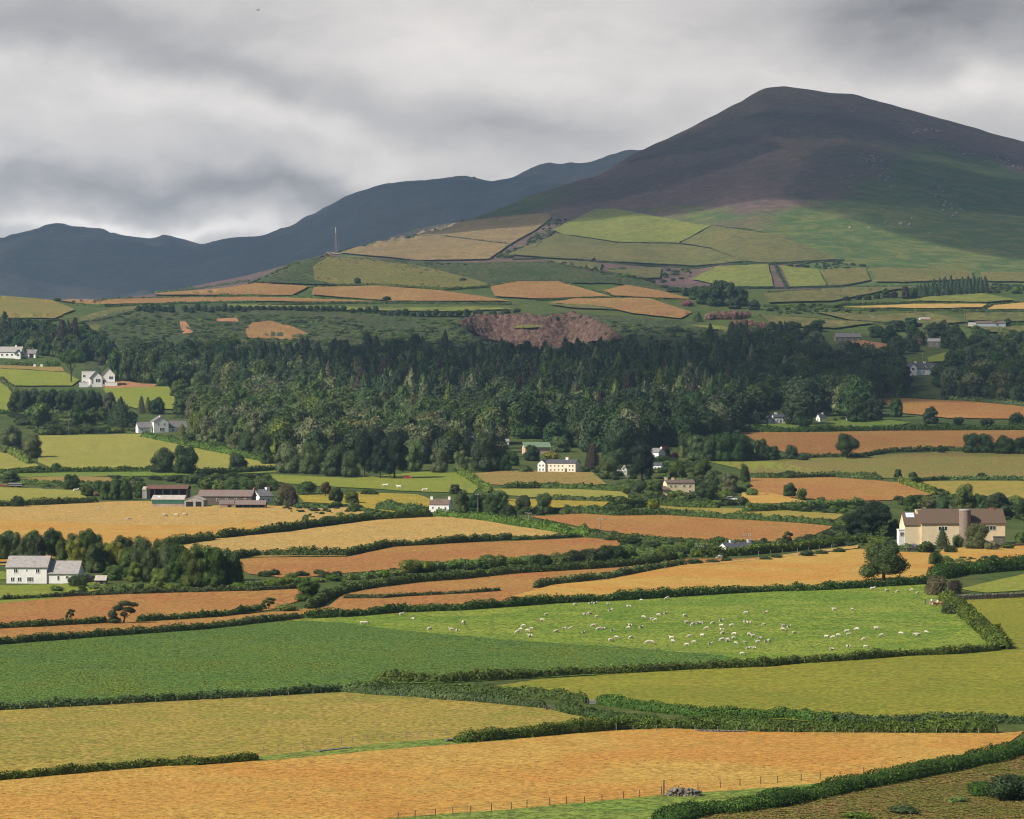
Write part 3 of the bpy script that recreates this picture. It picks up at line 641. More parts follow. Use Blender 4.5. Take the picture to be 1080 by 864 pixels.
   [(384, 504, 52, 26), (401, 505, 38, 24), (416, 505, 54, 34), (398, 492, 44, 26)], 'P')),
 ('trees of the second row of the wood', same('sunlit tree in the second row of the wood, grey-green to olive', 'wood',
   [(313, 468, 21, 22, 'B'), (344, 470, 23, 28, 'O'), (357, 442, 30, 34, 'L'), (346, 450, 15, 24, 'Y'), (316, 452, 27, 32, 'O'), (292, 442, 22, 20, 'B'), (285, 427, 24, 22, 'B'), (461, 482, 41, 38, 'O'), (487, 480, 27, 22, 'L'), (468, 440, 17, 14, 'L'), (483, 438, 15, 16, 'B'), (300, 462, 24, 22, 'O'), (330, 446, 24, 24, 'O'), (446, 470, 30, 24, 'O')], 'O')),
 (None, [
  (377, 457, 27, 31, 'flat', 'T', 'flat-topped tan tree with pale limbs in the wood', {'det': True}),
  (434, 452, 33, 19, 'conifer', 'T', 'pale olive conifer standing out in front of the dark wood', {'det': True}),
  (480, 453, 20, 18, 'wood', 'N', 'brownish round tree in the wood right of the pale conifer'),
 ]),
 ('trees between the village and the red field', same('dark rounded tree in the row between village and long red field', 'wood',
   [(735, 486, 27, 26, 'B'), (748, 487, 29, 24), (763, 487, 31, 26), (777, 487, 30, 26), (724, 480, 24, 22)], 'D')),
 ('trees at the right end of the long red field', same('dark round tree in the row at the right end of the long red field', 'wood',
   [(1025, 478, 21, 24), (1041, 478, 21, 24), (1059, 479, 20, 24), (1076, 479, 18, 22)], 'D')),
 ('light bushes behind the barns', same('rounded light green bush in the row behind the long barn', 'bush',
   [(201, 510, 13, 20), (217, 517, 14, 17), (230, 517, 15, 19), (245, 518, 17, 21), (261, 518, 17, 21), (276, 518, 18, 22)], 'L')),
 ('trees left of the barns', same('green tree in the clump left of the rusty roofed barn', 'wood',
   [(133, 527, 21, 16), (148, 525, 17, 15), (120, 527, 23, 16), (111, 527, 20, 14), (105, 521, 14, 12), (140, 519, 14, 18, 'O'), (92, 523, 12, 16)], 'B')),
 ('trees of the upper east wood', same('round dark tree around the houses of the upper east slope', 'wood',
   [(990, 361, 20, 30), (1007, 363, 18, 24), (945, 374, 20, 20), (1012, 386, 20, 22, 'B'), (1036, 389, 22, 26, 'B'), (1030, 396, 14, 18), (1049, 403, 18, 20), (1064, 389, 30, 26), (1048, 373, 20, 30), (1070, 371, 20, 24), (1028, 372, 16, 20), (938, 362, 18, 20), (925, 356, 14, 20), (952, 368, 12, 14), (1084, 380, 24, 24), (945, 350, 12, 22), (960, 345, 10, 20), (860, 350, 12, 18), (835, 352, 14, 22), (815, 352, 12, 20)], 'D')),
 ('conifers of the far plantation', same('dark conifer in the square plantation under the mountain', 'conifer',
   [(x, 313.5 - (x - 967) * .06 + (i % 3) * .8, 14 + (i * 7 % 5) + (x > 985) * 2, 9) for i, x in enumerate(range(967, 1040, 4))] + [(x, 309 - (x - 967) * .04, 15 + (i * 5 % 4), 9) for i, x in enumerate(range(985, 1040, 6))], 'C')),
 ('trees left of the far plantation', same('dark tree in the scattered line left of the far plantation', 'wood',
   [(934, 314, 10, 10), (943, 314, 8, 9, 'N'), (955, 315, 13, 11, 'N'), (963, 314, 12, 9), (925, 315, 6, 9), (915, 316, 5, 10), (905, 316, 5, 9), (893, 317, 5, 10)], 'D')),
 ('trees of the dark clump below the mountain fields', same('dark tree in the big clump right of the orange hill fields', 'wood',
   [(742, 321, 21, 20), (755, 323, 27, 23), (768, 323, 25, 23), (781, 323, 19, 21), (795, 327, 11, 15), (733, 316, 14, 16), (762, 314, 18, 20), (775, 326, 12, 16)], 'D')),
 ('bushes left of the dark clump', same('dark bush in the line left of the big clump on the hill', 'bush', [(725, 312, 10, 15), (712, 308, 7, 20), (700, 305, 6, 14), (715, 351, 7, 20), (705, 349, 5, 14), (660, 352, 5, 12)], 'D')),
 ('faded pink bushes below the dark clump', same('faded pinkish rhododendron in the row below the dark clump', 'bush',
   [(749, 337, 10, 14), (757, 337, 12, 14), (765, 337, 12, 14), (773, 337, 11, 14), (781, 336, 10, 14), (788, 335, 9, 11)], 'K')),
 ('faded pink bushes of the lower row', same('faded pinkish rhododendron in the lower row over the wood', 'bush',
   [(778, 347, 10, 13), (786, 347, 11, 14), (794, 348, 11, 14), (802, 348, 9, 14), (810, 349, 8, 12)], 'K')),
 ('faded pink bushes beside the grey barn', same('faded pinkish bush beside the small grey stone house', 'bush', [(969, 364, 10, 13), (960, 357, 7, 9), (974, 357, 5, 8), (935, 372, 5, 10)], 'K')),
 (None, [
  (725, 323, 9, 15, 'bush', 'K', 'single faded pinkish bush at the tip of the orange hill field'),
  (736, 339, 11, 12, 'conifer', 'D', 'small dark conifer below the orange hill field'),
  (749, 362, 22, 14, 'conifer', 'D', 'dark conifer rising alone from the scrub above the wood'),
  (377, 300.5, 8, 8, 'wood', 'D', 'single round tree on the grassy knoll under the mast'),
  (488, 297.5, 5, 8, 'bush', 'D', 'small dark bush on the right part of the grassy knoll'),
  (407, 318, 6, 12, 'bush', 'D', 'dark bush in the hedge below the knoll'),
  (78, 320.5, 4.5, 6, 'bush', 'D', 'tiny square-looking bush on the western skyline hedge'),
  (385, 360, 10, 10, 'wood', 'D', 'lone dark tree in the scrub left of the quarry'),
  (480, 357, 5, 9, 'bush', 'Y', 'yellow gorse bush left of the quarry'),
  (1050, 346, 8, 13, 'wood', 'D', 'round tree at the left end of the long blue-grey shed'),
  (1062, 346, 10, 11, 'wood', 'D', 'round tree behind the right end of the long blue-grey shed'),
  (864, 343, 8, 16, 'bush', 'D', 'dark bush alone in the striped green field'),
 ]),
 ('round trees in the belt under the knoll', same('small round dark tree in the belt under the knoll', 'pine',
   [(x, 334 - (x < 400) * 3.0 + (x > 440) * .6, 6 + (i * 5 % 4), 9.5) for i, x in enumerate(range(372, 494, 8))] + [(504, 335, 9, 14), (520, 335, 8, 12), (533, 334, 9, 14), (545, 331, 6, 10)], 'D')),
 ('bushes on the quarry rim', same('dark gorse bush hanging over the rim of the rock quarry', 'bush', [(x, 337.5 - (500 < x < 620) * 2.2 + max(0, x - 612) * .55 + (i % 3) * .9, 3 + (i * 5 % 4), 6 + (i * 7 % 5), 'DXF'[i % 3]) for i, x in enumerate(range(488, 658, 7))], 'D')),
 ('dark trees in the western belt', same('dark tree in the straight belt across the western slope', 'pine',
   [(x, 330 + (i % 3) * .7, 8 + (i * 3 % 4), 9) for i, x in enumerate(range(146, 262, 7)) if not 184 < x < 192] + [(x, 329, 7 + (i * 3 % 3), 9) for i, x in enumerate(range(264, 368, 7))], 'D')),
 ('shrubs of the long thicket', same('rounded shrub in the long thicket between the red and orange fields', 'bush',
   [(432, 604, 17, 28), (446, 603, 16, 26), (460, 602, 14, 28), (478, 600, 13, 24), (492, 600, 14, 26), (507, 600, 14, 26, 'L'), (522, 599, 17, 32, 'L'), (540, 599, 16, 26), (556, 598, 17, 28), (573, 598, 18, 30, 'D'), (590, 598, 17, 30), (607, 597, 20, 28, 'D'), (624, 596, 24, 32, 'D'), (643, 594, 26, 34, 'D'), (662, 593, 21, 30), (680, 592, 18, 26), (696, 590, 16, 24), (710, 588, 18, 20), (665, 575, 13, 26, 'D'), (648, 565, 7, 9, 'D'), (628, 562, 6, 11, 'D'), (725, 580, 12, 18), (738, 581, 10, 16), (715, 590, 11, 18), (420, 607, 9, 22), (405, 609, 9, 22), (388, 610, 9, 22), (370, 611, 9, 22), (352, 613, 8, 20), (335, 614, 7, 20, 'G'), (318, 616, 8, 20, 'G'), (300, 617, 9, 20, 'G'), (285, 618, 9, 20, 'G')], 'G')),
 ('bushes around the low white bungalow', same('dark bush in the garden of the long low bungalow', 'bush',
   [(758, 575, 10, 14), (770, 585, 7, 18), (785, 583, 7, 18), (806, 579, 12, 20, 'D'), (820, 580, 10, 18), (833, 579, 10, 16), (760, 588, 6, 18), (860, 575, 10, 18), (876, 573, 10, 16), (890, 571, 12, 18)], 'B')),
 (None, [(830, 580, 20, 14, 'wind', 'D', 'leggy wind-bent tree right of the low bungalow', {'rz': .4})]),
 ('clumps along the tan strip', same('bramble clump along the tan strip above the orange field', 'bush',
   [(733, 596, 7, 18), (752, 595, 7, 16), (766, 593, 6, 14), (808, 592, 7, 16), (820, 590, 7, 18), (850, 588, 8, 20), (866, 586, 8, 18), (884, 584, 8, 18)], 'D')),
]
KEEP_CLEAR = [(566, 611, 482, 498), (552, 580, 464, 478), (683, 700, 472, 497), (806, 834, 434, 447), (860, 878, 434, 446), (953, 992, 380, 396), (86, 124, 384, 408), (876, 912, 348, 362), (975, 993, 354, 366), (488, 502, 456, 466), (530, 539, 460, 470), (592, 602, 454, 464)]
# the wood: outline by tree feet, spacing in metres, share of conifers, heights in metres
WOODS = [
 ([(100, 392), (160, 388), (230, 386), (300, 390), (400, 389), (480, 387), (560, 393), (660, 389), (760, 386), (860, 380), (960, 396), (1090, 406), (1090, 419), (1000, 420), (930, 421), (905, 440), (800, 444), (770, 455), (735, 470), (690, 474), (640, 482), (600, 474), (560, 470), (500, 452), (440, 440), (380, 432), (300, 420), (250, 416), (212, 410), (185, 406), (170, 400), (110, 398)],
  12.5, lambda u, y: .55 if (260 < u < 790 and y < 440) else (.22 if u < 790 and y < 465 else .06), 18, 29),
 ([(205, 438), (240, 424), (300, 424), (380, 436), (440, 444), (500, 456), (545, 470), (540, 486), (500, 491), (440, 490), (380, 489), (300, 486), (275, 476), (215, 455)], 13.5, .05, 17, 25),
 ([(770, 356), (830, 356), (870, 364), (895, 374), (945, 390), (955, 399), (860, 392), (790, 388)], 14, .1, 12, 18),
 ([(-60, 352), (0, 352), (95, 362), (118, 376), (108, 388), (60, 378), (0, 366), (-60, 366)], 10, .2, 13, 20),
 ([(960, 352), (1000, 350), (1090, 362), (1090, 386), (1052, 396), (1000, 398), (998, 372), (955, 372)], 17, .05, 10, 15),
 ([(925, 416), (1090, 416), (1090, 428), (1030, 423), (950, 419.5), (925, 420)], 9, .05, 10, 14),
]
FRONT_WOOD = 1
WOOD_ZONES = [(250, 'west of the white gabled house', 'above the white gabled house with grey roofs'), (420, 'above the green pasture', 'above the long green pasture'), (560, 'left of the long white house', 'below and left of the quarry'),
              (700, 'behind the village', 'below the quarry, behind the village'), (820, 'behind the copper beech', 'left of the white bungalows, above the red field'), (2000, 'above the east fields', 'above the upper red field on the east side')]
SCRUB = [('scrub', 'bracken, gorse and brambles covering the slope between the wood and the hill fields',
          [([(95, 342), (130, 333), (230, 333), (300, 334), (400, 338), (486, 339), (484, 350), (512, 366), (560, 372), (580, 380), (640, 368), (664, 360), (640, 340), (720, 343), (790, 355), (850, 366), (850, 392), (700, 392), (560, 396), (300, 394), (100, 392)], 6.0, 1.2, 4.2),
           ([(262, 299), (290, 288), (312, 278), (335, 274), (330, 296), (350, 303), (270, 304)], 7., 1., 3.),
           ([(440, 279), (540, 277), (620, 284), (700, 304), (690, 306), (640, 299), (560, 299), (520, 302), (500, 296)], 8., 1., 2.8),
           ([(60, 336), (90, 338), (95, 356), (0, 348), (-40, 346), (-40, 338)], 7, 1.5, 4)]),
         ('undergrowth', 'mixed brambles, nettles and garden shrubs between the houses and hedges',
          [([(500, 526), (530, 522), (560, 545), (600, 541), (640, 536), (690, 531), (660, 520), (640, 506), (612, 494), (640, 484), (690, 480), (735, 490), (760, 500), (798, 506), (796, 532), (760, 534), (700, 533), (650, 544), (560, 543), (520, 548)], 6.0, 1., 3.6),
           ([(10, 439), (140, 439), (150, 456), (40, 460)], 4.5, 1.5, 5.5), ([(0, 498), (150, 502), (150, 512), (110, 526), (90, 518), (0, 511)], 6, .8, 2.4), ([(150, 505), (300, 500), (300, 521), (200, 515)], 6, 1., 3.2),
           ([(300, 534), (400, 535), (456, 543), (400, 548), (330, 552), (300, 538)], 6, .6, 2.), ([(800, 536), (905, 530), (940, 560), (945, 580), (905, 577), (860, 578), (870, 560), (885, 552)], 5, .8, 2.6),
           ([(985, 590), (1090, 588), (1090, 600), (985, 610)], 3.5, .5, 1.6), ([(262, 606), (420, 606), (560, 602), (700, 592), (720, 584), (640, 582), (560, 592), (430, 600), (310, 613)], 4.5, .8, 2.6),
           ([(90, 606), (260, 610), (260, 622), (60, 628), (88, 618)], 4., .6, 1.8), ([(200, 442), (225, 434), (262, 440), (275, 470), (230, 474), (205, 466)], 6, 1, 4), ([(780, 442), (930, 440), (930, 455), (780, 456)], 6, .8, 2.5),
           ([(940, 520), (990, 512), (1090, 528), (1090, 550), (960, 545)], 6, .8, 3.), ([(640, 570), (760, 576), (880, 566), (880, 574), (760, 588), (700, 588), (670, 580)], 4.5, .8, 2.4)]),
         ('mountain_scrub', 'dark bracken and gorse in the gullies between the mountain fields',
          [([(515, 274), (553, 258), (580, 234), (600, 231), (584, 246), (562, 260), (545, 272)], 11., 2., 5.), ([(628, 277), (640, 284), (690, 285), (735, 285), (728, 295), (700, 300), (670, 297), (640, 288)], 11., 2., 6.),
           ([(812, 280), (880, 277), (912, 281), (870, 285), (824, 281)], 11, 2, 5), ([(1030, 300), (1090, 302), (1090, 316), (1050, 313)], 11, 2, 6), ([(800, 322), (880, 322), (930, 330), (820, 332)], 10, 1.5, 4), ([(1000, 326), (1090, 329), (1090, 331.5), (1000, 330)], 9, 1.5, 3)])]

def post_gap(*a): return a
HEDGES = [
 ([(-40, 827), (0, 823.5), (61, 818), (122, 812.5), (171, 808.5), (214, 807), (272, 802.5)], 9, 'low clipped hedge between the nearest orange field and the ochre field'),
 ([(478, 784), (500, 783), (540, 779.5), (586, 775.5), (632, 771.5), (662, 768.5), (705, 768.5), (760, 768.5), (810, 772), (900, 773), (1000, 772.5), (1052, 773)], 13, 'long thick bramble hedge along the top of the nearest orange field'),
 ([(-40, 753), (0, 749.5), (80, 745.5), (150, 741.5), (200, 738.5), (270, 735.5), (316, 731.5), (362, 729.5)], 8, 'hedge with posts between the green crop and the ochre field'),
 ([(362, 730), (398, 733.5), (438, 735.5), (469, 738.5), (502, 740.5), (540, 744), (575, 747.5)], 10, 'dark hedge on the lower side of the lane, ending at the gateway'),
 ([(372, 728), (430, 729), (480, 731.5), (540, 733.5), (590, 738), (619, 742)], 9, 'hedge on the upper side of the lane below the green crop'),
 ([(586, 749), (620, 756), (660, 763), (700, 766)], 11, 'short hedge right of the gateway, joining the long bramble hedge'),
 ([(629, 742), (660, 747), (700, 752), (740, 756), (790, 757.5), (830, 758), (880, 763)], 11, 'humped hedge along the foot of the olive field'),
 ([(860, 762), (950, 763), (1030, 762.5), (1100, 763)], 10, 'hedge along the foot of the olive field at the right edge'),
 ([(395, 719.5), (465, 720), (540, 716.5), (610, 712), (662, 710.5), (723, 707), (810, 703.5), (840, 700.5), (905, 696.5), (954, 692.5), (1009, 690.5), (1054, 686.5)], 9, 'long hedge under the sheep pasture and the green crop'),
 ([(996, 634), (1012, 645), (1030, 660), (1045, 673), (1058, 686)], 12, 'steep side hedge right of the sheep pasture', {'wid': 1.5}),
 ([(-40, 683.5), (0, 680.5), (101, 672.5), (214, 664.5), (270, 658), (316, 653)], 8, 'hedge between the green crop and the lower orange strip'),
 ([(316, 653), (362, 651.5), (423, 646.5), (484, 644.5), (540, 640.5), (577, 637.5), (641, 634.5), (693, 631.5), (754, 627.5), (810, 624.5), (856, 623.5), (911, 620.5), (985, 616)], 9.5, 'thick hedge along the top of the sheep pasture'),
 ([(-40, 666.5), (0, 663.5), (61, 660.5), (113, 657.5)], 7, 'left hedge between the two lower orange strips'),
 ([(144, 656.5), (180, 654.5), (226, 651.5), (245, 649.5), (275, 644)], 7, 'hedge between the lower orange strips right of the wind-pruned tree'),
 ([(326, 643), (346, 631.5), (362, 625.5), (392, 620.5), (441, 614.5), (484, 611.5), (540, 605.5), (600, 602), (640, 599.5), (683, 595.5), (716, 589)], 9, 'curving hedge below the long thicket'),
 ([(362, 632), (404, 631.5), (441, 629), (484, 627), (527, 624)], 4, 'thin hedge spur inside the orange strip'),
 ([(564, 621), (583, 618), (612, 615.5), (641, 612), (672, 605.5), (705, 599.5), (722, 597)], 8, 'tapering hedge between the tan strip and the big orange field'),
 ([(730, 588), (780, 586), (843, 580.5), (912, 572), (935, 574)], 8, 'hedge below the low bungalow and the black pines'),
 ([(985, 611), (1010, 606), (1045, 603), (1100, 599)], 13, 'broad dark bramble hedge below the field under the cream house', {'wid': 1.8}),
 ([(695, 868), (745, 857.5), (780, 855), (810, 851.5), (847, 843.5), (886, 834.5), (932, 825.5), (993, 813.5), (1042, 802.5), (1100, 788)], 13, 'wide bramble bank climbing across the bottom right corner', {'wid': 2.8}),
 ([(0, 633.5), (90, 629), (180, 625.5), (270, 623), (330, 620)], 5, 'low hedge below the belt of trees by the white house'),
 ([(172, 575), (200, 573), (225, 570)], 9, 'short dark hedge left of the gap above the straw field'),
 ([(228, 568.5), (270, 564), (298, 561.5), (341, 554.5), (397, 548.5), (456, 545.5)], 8, 'dark hedge along the top of the straw field'),
 ([(240, 590), (270, 586.5), (364, 586.5), (408, 577.5), (448, 575.5), (499, 571.5), (540, 569)], 8, 'bushy hedge between the straw field and the red field'),
 ([(540, 570), (575, 568.5), (614, 566.5)], 4, 'thin dark hedge at the right tip of the straw field'),
 ([(458, 544.5), (500, 548), (540, 553.5), (580, 560), (622, 566)], 8, 'light green bushy bank right of the white farmhouse', {'m': ('G', 'L')}),
 ([(622, 566), (650, 568), (700, 571), (754, 573), (800, 574)], 5, 'hedge at the foot of the big red field'),
 ([(545, 543), (600, 541), (650, 544.5), (700, 543.5), (760, 547.5), (800, 549.5), (850, 552.5), (880, 555.5)], 7, 'green hedge along the top of the big red field', {'m': ('H', 'L')}),
 ([(640, 537), (695, 533.5), (720, 535.5), (758, 536.5)], 9, 'bushy hedge under the cream cottage garden', {'m': ('H', 'L')}),
 ([(783, 540.5), (830, 538.5), (880, 536.5), (910, 533)], 8, 'ragged scrubby hedge below the small orange field', {'m': ('G', 'L')}),
 ([(792, 504.5), (830, 505), (880, 503.5), (930, 506)], 6, 'dark hedge between the mottled pasture and the mottled red field'),
 ([(955, 510), (1000, 506), (1080, 507), (1120, 507)], 4, 'low hedge right of the lane under the mottled pasture'),
 ([(948, 509), (965, 515), (985, 522)], 6, 'short hedge beside the lane running down to the cream house', {'m': ('G', 'L')}),
 ([(795, 485.5), (860, 483.5), (912, 482.5), (935, 477.5), (1000, 475.5), (1110, 478)], 5, 'hedge between the long red field and the mottled pasture'),
 ([(780, 456.5), (850, 457), (930, 455.5), (1110, 454.5)], 7, 'scrubby hedge along the top of the long red field'),
 ([(925, 421), (960, 419.5), (1030, 423.5), (1110, 431)], 3.5, 'thin hedge above the upper red field'),
 ([(530, 516), (570, 515), (620, 517), (656, 518.5)], 6, 'dark hedge between the brown field and the lime green field'),
 ([(580, 528), (640, 529.5), (660, 529)], 5, 'broken hedge above the small yellow field'),
 ([(485, 500), (497, 507), (507, 514), (516, 520)], 7, 'thick side hedge left of the brown field', {'m': ('G', 'O')}),
 ([(398, 537), (430, 541), (456, 541.5)], 9, 'thick hedge left of the white farmhouse'),
 ([(310, 536), (345, 537), (360, 534.5)], 5, 'dark garden wall hedge right of the brown leafed tree'),
 ([(312, 523), (350, 522), (372, 522)], 3, 'clipped straight hedge behind the brown leafed tree'),
 ([(-40, 536), (0, 535), (50, 533), (103, 530.5)], 7, 'dark hedge between the lime field and the tan field'),
 ([(-40, 501), (18, 500), (60, 499), (100, 498.5), (155, 498), (215, 500)], 6, 'hedge along the bottom of the mown field', {'m': ('H', 'G')}),
 ([(205, 502), (255, 499), (300, 496)], 6, 'shaded hedge right of the two dark trees'),
 ([(30, 490), (18, 482), (2, 474)], 7, 'rough side hedge left of the mown field', {'m': ('G', 'O')}),
 ([(150, 462), (190, 470), (245, 480), (290, 490)], 7, 'leafy bank below the white gabled house with grey roofs', {'m': ('G', 'L')}),
 ([(24, 511), (60, 513), (115, 514), (135, 511)], 6, 'hedge between the brown strip and the lime field'),
 ([(4, 386.5), (35, 386.5)], 4.5, 'clipped box hedge left of the white gate pillars', {'wid': 1.0}),
 ([(45, 386.5), (64, 386.5)], 4.5, 'clipped box hedge right of the white gate pillars', {'wid': 1.0}),
 ([(-30, 400), (0, 402), (12, 411), (18, 418)], 5, 'grey-green hedge between the two upper lawns', {'m': ('O', 'G')}),
 ([(-30, 437), (18, 436.5)], 4, 'dark hedge under the upper west field'),
 ([(180, 441.5), (200, 441.5)], 3, 'clipped hedge behind the white gabled house with grey roofs', {'wid': 1.2}),
 ([(56, 318), (100, 317.5), (200, 315), (262, 314.5)], 1.8, 'thin dark hedge on the western skyline above the red strip', {'leafpx': 1}),
 ([(270, 323.5), (330, 321), (413, 320.5), (540, 321.5)], 2.5, 'dark hedge below the red fields under the knoll', {'leafpx': 1}),
 ([(78, 322), (110, 324), (200, 320.5), (270, 319.5)], 2.2, 'thin hedge under the red strip on the western slope', {'leafpx': 1}),
 ([(150, 311), (210, 305), (262, 297)], 1.8, 'thin hedge above the tan field on the western ridge', {'leafpx': 1}),
 ([(230, 312.5), (270, 313.5), (330, 315.5), (400, 319.5)], 2.2, 'hedge between the two red strips left of the knoll fields', {'leafpx': 1}),
 ([(354, 302.5), (400, 302), (470, 306.5), (520, 303), (545, 298.5)], 2.5, 'hedge along the foot of the grassy knoll', {'leafpx': 1}),
 ([(545, 298), (590, 297.5), (645, 313)], 1.8, 'thin hedge around the upper red hill field', {'leafpx': 1}),
 ([(565, 317.5), (645, 314.7), (728, 318)], 1.8, 'thin hedge between the red hill fields and the orange one', {'leafpx': 1}),
 ([(84, 342), (110, 339), (140, 331), (165, 325)], 2.5, 'hedge between two small green fields on the western slope', {'leafpx': 1}),
 ([(885, 322.3), (960, 320.5), (1040, 321.8), (1046, 323)], 2.2, 'dark hedge under the lime field below the plantation', {'leafpx': 1}),
 ([(886, 328), (985, 328.2), (1040, 328.8), (1110, 329.6)], 2.4, 'dark hedge under the straw fields on the east side', {'leafpx': 1}),
 ([(1036, 328), (1050, 322.5), (1100, 318.5)], 2.2, 'hedge between the two straw fields on the east side', {'leafpx': 1}),
 ([(805, 324), (880, 325), (890, 322)], 2.2, 'thin hedge left of the straw field on the east side', {'leafpx': 1}),
 ([(800, 333), (870, 338.5), (930, 342), (985, 345)], 2.2, 'hedge below the striped green field', {'leafpx': 1}),
 ([(860, 331), (930, 333.5), (985, 330.5)], 2.0, 'hedge above the striped green field', {'leafpx': 1}),
 ([(1000, 330.5), (1040, 331.5), (1110, 331.5)], 1.8, 'thin hedge behind the long blue-grey shed', {'leafpx': 1}),
 ([(1062, 343), (1110, 343)], 2.5, 'dark hedge right of the long blue-grey shed', {'leafpx': 1}),
 ([(805, 310.5), (850, 307.5), (890, 304.5), (935, 302.5), (968, 303)], 1.6, 'dark field boundary at the very foot of the mountain', {'leafpx': 1}),
 ([(402, 250.5), (440, 250), (470, 251), (510, 256), (540, 259.5)], 1.6, 'dark gorse line across the tan hill field', {'leafpx': 1, 'm': ('D', 'X')}),
 ([(540, 274.5), (590, 273), (627, 276.5), (680, 281), (735, 283.5)], 1.5, 'dark boundary under the two middle hill fields', {'leafpx': 1, 'm': ('D', 'X')}),
 ([(624, 275), (638, 266), (652, 258)], 1.3, 'short steep boundary between the middle hill fields', {'leafpx': 1, 'm': ('D', 'X')}),
 ([(652, 257.5), (716, 258.5), (751, 264), (785, 277.5), (812, 279.5)], 1.4, 'boundary under the bright sunlit hill field', {'leafpx': 1, 'm': ('D', 'X')}),
 ([(716, 258), (736, 248), (751, 239)], 1.4, 'steep boundary right of the bright sunlit hill field', {'leafpx': 1, 'm': ('D', 'X')}),
 ([(749, 239), (790, 243), (812, 248)], 1.1, 'faint boundary above the right hand hill field', {'leafpx': 1, 'm': ('D', 'X')}),
 ([(760, 305), (810, 305), (890, 303)], 1.6, 'dark boundary below the lowest green hill fields', {'leafpx': 1, 'm': ('D', 'X')}),
 ([(818, 280), (822, 290), (831, 305)], 2.0, 'steep boundary between the lowest green hill fields', {'leafpx': 1, 'm': ('D', 'X')}),
 ([(565, 262), (583, 246), (627, 222.5)], 1.4, 'long steep boundary left of the bright sunlit hill field', {'leafpx': 1, 'm': ('D', 'X')}),
 ([(336, 274), (397, 255.5), (443, 241.5), (494, 233.5), (560, 227)], 1.2, 'moor wall along the top of the tan hill field', {'leafpx': 1, 'm': ('N', 'D')}),
 ([(735, 284), (760, 279.5), (812, 279.5), (890, 275.5)], 1.8, 'dark boundary above the lowest green hill fields', {'leafpx': 1, 'm': ('D', 'X')}),
]
# ---------------------------------------------------------------- light, sky
SUN_AZ_X, SUN_AZ_Y, SUN_EL = -.87, -.49, 41.0
_h = math.cos(R(SUN_EL)); _q = math.hypot(SUN_AZ_X, SUN_AZ_Y)
SUN = Vector((SUN_AZ_X / _q * _h, SUN_AZ_Y / _q * _h, math.sin(R(SUN_EL))))
sd = bpy.data.lights.new('sun', 'SUN'); sd.energy = 5.0; sd.angle = R(.53); sd.color = (1, .925, .79)
so = bpy.data.objects.new('sun', sd); COL.objects.link(so)
so.rotation_euler = (-SUN).to_track_quat('-Z', 'Y').to_euler(); so.location = (-800, -300, 900)

W = bpy.data.worlds.new('World'); SC.world = W; W.use_nodes = True
t = NT(W.node_tree)
tc = t.n('ShaderNodeTexCoord')
sep = t.n('ShaderNodeSeparateXYZ'); t.l(tc.outputs['Generated'], sep.inputs[0])
sky = t.n('ShaderNodeTexSky', sky_type='NISHITA', sun_disc=False)
sky.sun_elevation = R(SUN_EL); sky.sun_rotation = math.atan2(SUN.x, SUN.y); sky.air_density = 1; sky.dust_density = 1.2
skc = t.n('ShaderNodeVectorMath', operation='SCALE'); t.l(sky.outputs[0], skc.inputs[0]); skc.inputs['Scale'].default_value = .085
# cloud deck: bearing a and height e of the line of sight, seen to the north
yy = t.math('MAXIMUM', t.math('ABSOLUTE', sep.outputs[1]), .05)
a = t.math('DIVIDE', sep.outputs[0], yy)
e = t.math('DIVIDE', sep.outputs[2], yy)
cmb = t.n('ShaderNodeCombineXYZ'); t.l(t.math('MULTIPLY', a, 5.5), cmb.inputs[0]); t.l(t.math('MULTIPLY', e, 11.), cmb.inputs[1]); t.l(sep.outputs[1], cmb.inputs[2])
n1 = t.noise(cmb.outputs[0], 1.6, 6, .55, .25)
n2 = t.noise(cmb.outputs[0], 5.5, 6, .58, .2)
cmb2 = t.n('ShaderNodeCombineXYZ'); t.l(t.math('MULTIPLY', a, 9.), cmb2.inputs[0]); t.l(t.math('MULTIPLY', e, 12.), cmb2.inputs[1]); cmb2.inputs[2].default_value = 4.
n3 = t.noise(cmb2.outputs[0], 2.2, 5, .5)
wa = t.math('ADD', a, t.math('MULTIPLY', t.math('SUBTRACT', n1, .5), .06))
we = t.math('ADD', e, t.math('MULTIPLY', t.math('SUBTRACT', n3, .5), .034))
def bank(u, y, su, sy, slope, amp):
    """a soft cloud bank: centre, half sizes, tilt"""
    ca, ce = (u - U0) / F, (HY - y) / F
    da = t.math('SUBTRACT', wa, ca)
    de = t.math('SUBTRACT', t.math('SUBTRACT', we, ce), t.math('MULTIPLY', da, slope))
    q = t.math('ADD', t.math('POWER', t.math('DIVIDE', da, su / F), 2.), t.math('POWER', t.math('DIVIDE', de, sy / F), 2.))
    return t.math('MULTIPLY', t.math('POWER', 2.718, t.math('MULTIPLY', q, -1.)), amp)
b = .515
for args in CLOUD_BANKS:
    b = t.math('ADD', b, bank(*args))
b = t.math('ADD', b, t.math('MULTIPLY', t.math('SUBTRACT', n2, .5), .17))
b = t.math('ADD', b, t.math('MULTIPLY', t.math('SUBTRACT', n1, .5), .12))
b = t.math('ADD', b, t.math('MULTIPLY', t.math('SUBTRACT', t.ramp(t.noise(cmb.outputs[0], 2.6, 9, .6, .35), .40, .58), .5), .055))
b = t.math('SUBTRACT', b, t.math('MULTIPLY', t.ramp(e, .10, .16), .05))
b = t.math('MAXIMUM', b, .16)
tint = t.mix(t.ramp(b, .2, .62), (1.03, .985, .99), (1.07, 1.0, .94))
cl = t.n('ShaderNodeVectorMath', operation='SCALE'); t.l(tint, cl.inputs[0]); t.l(b, cl.inputs['Scale'])
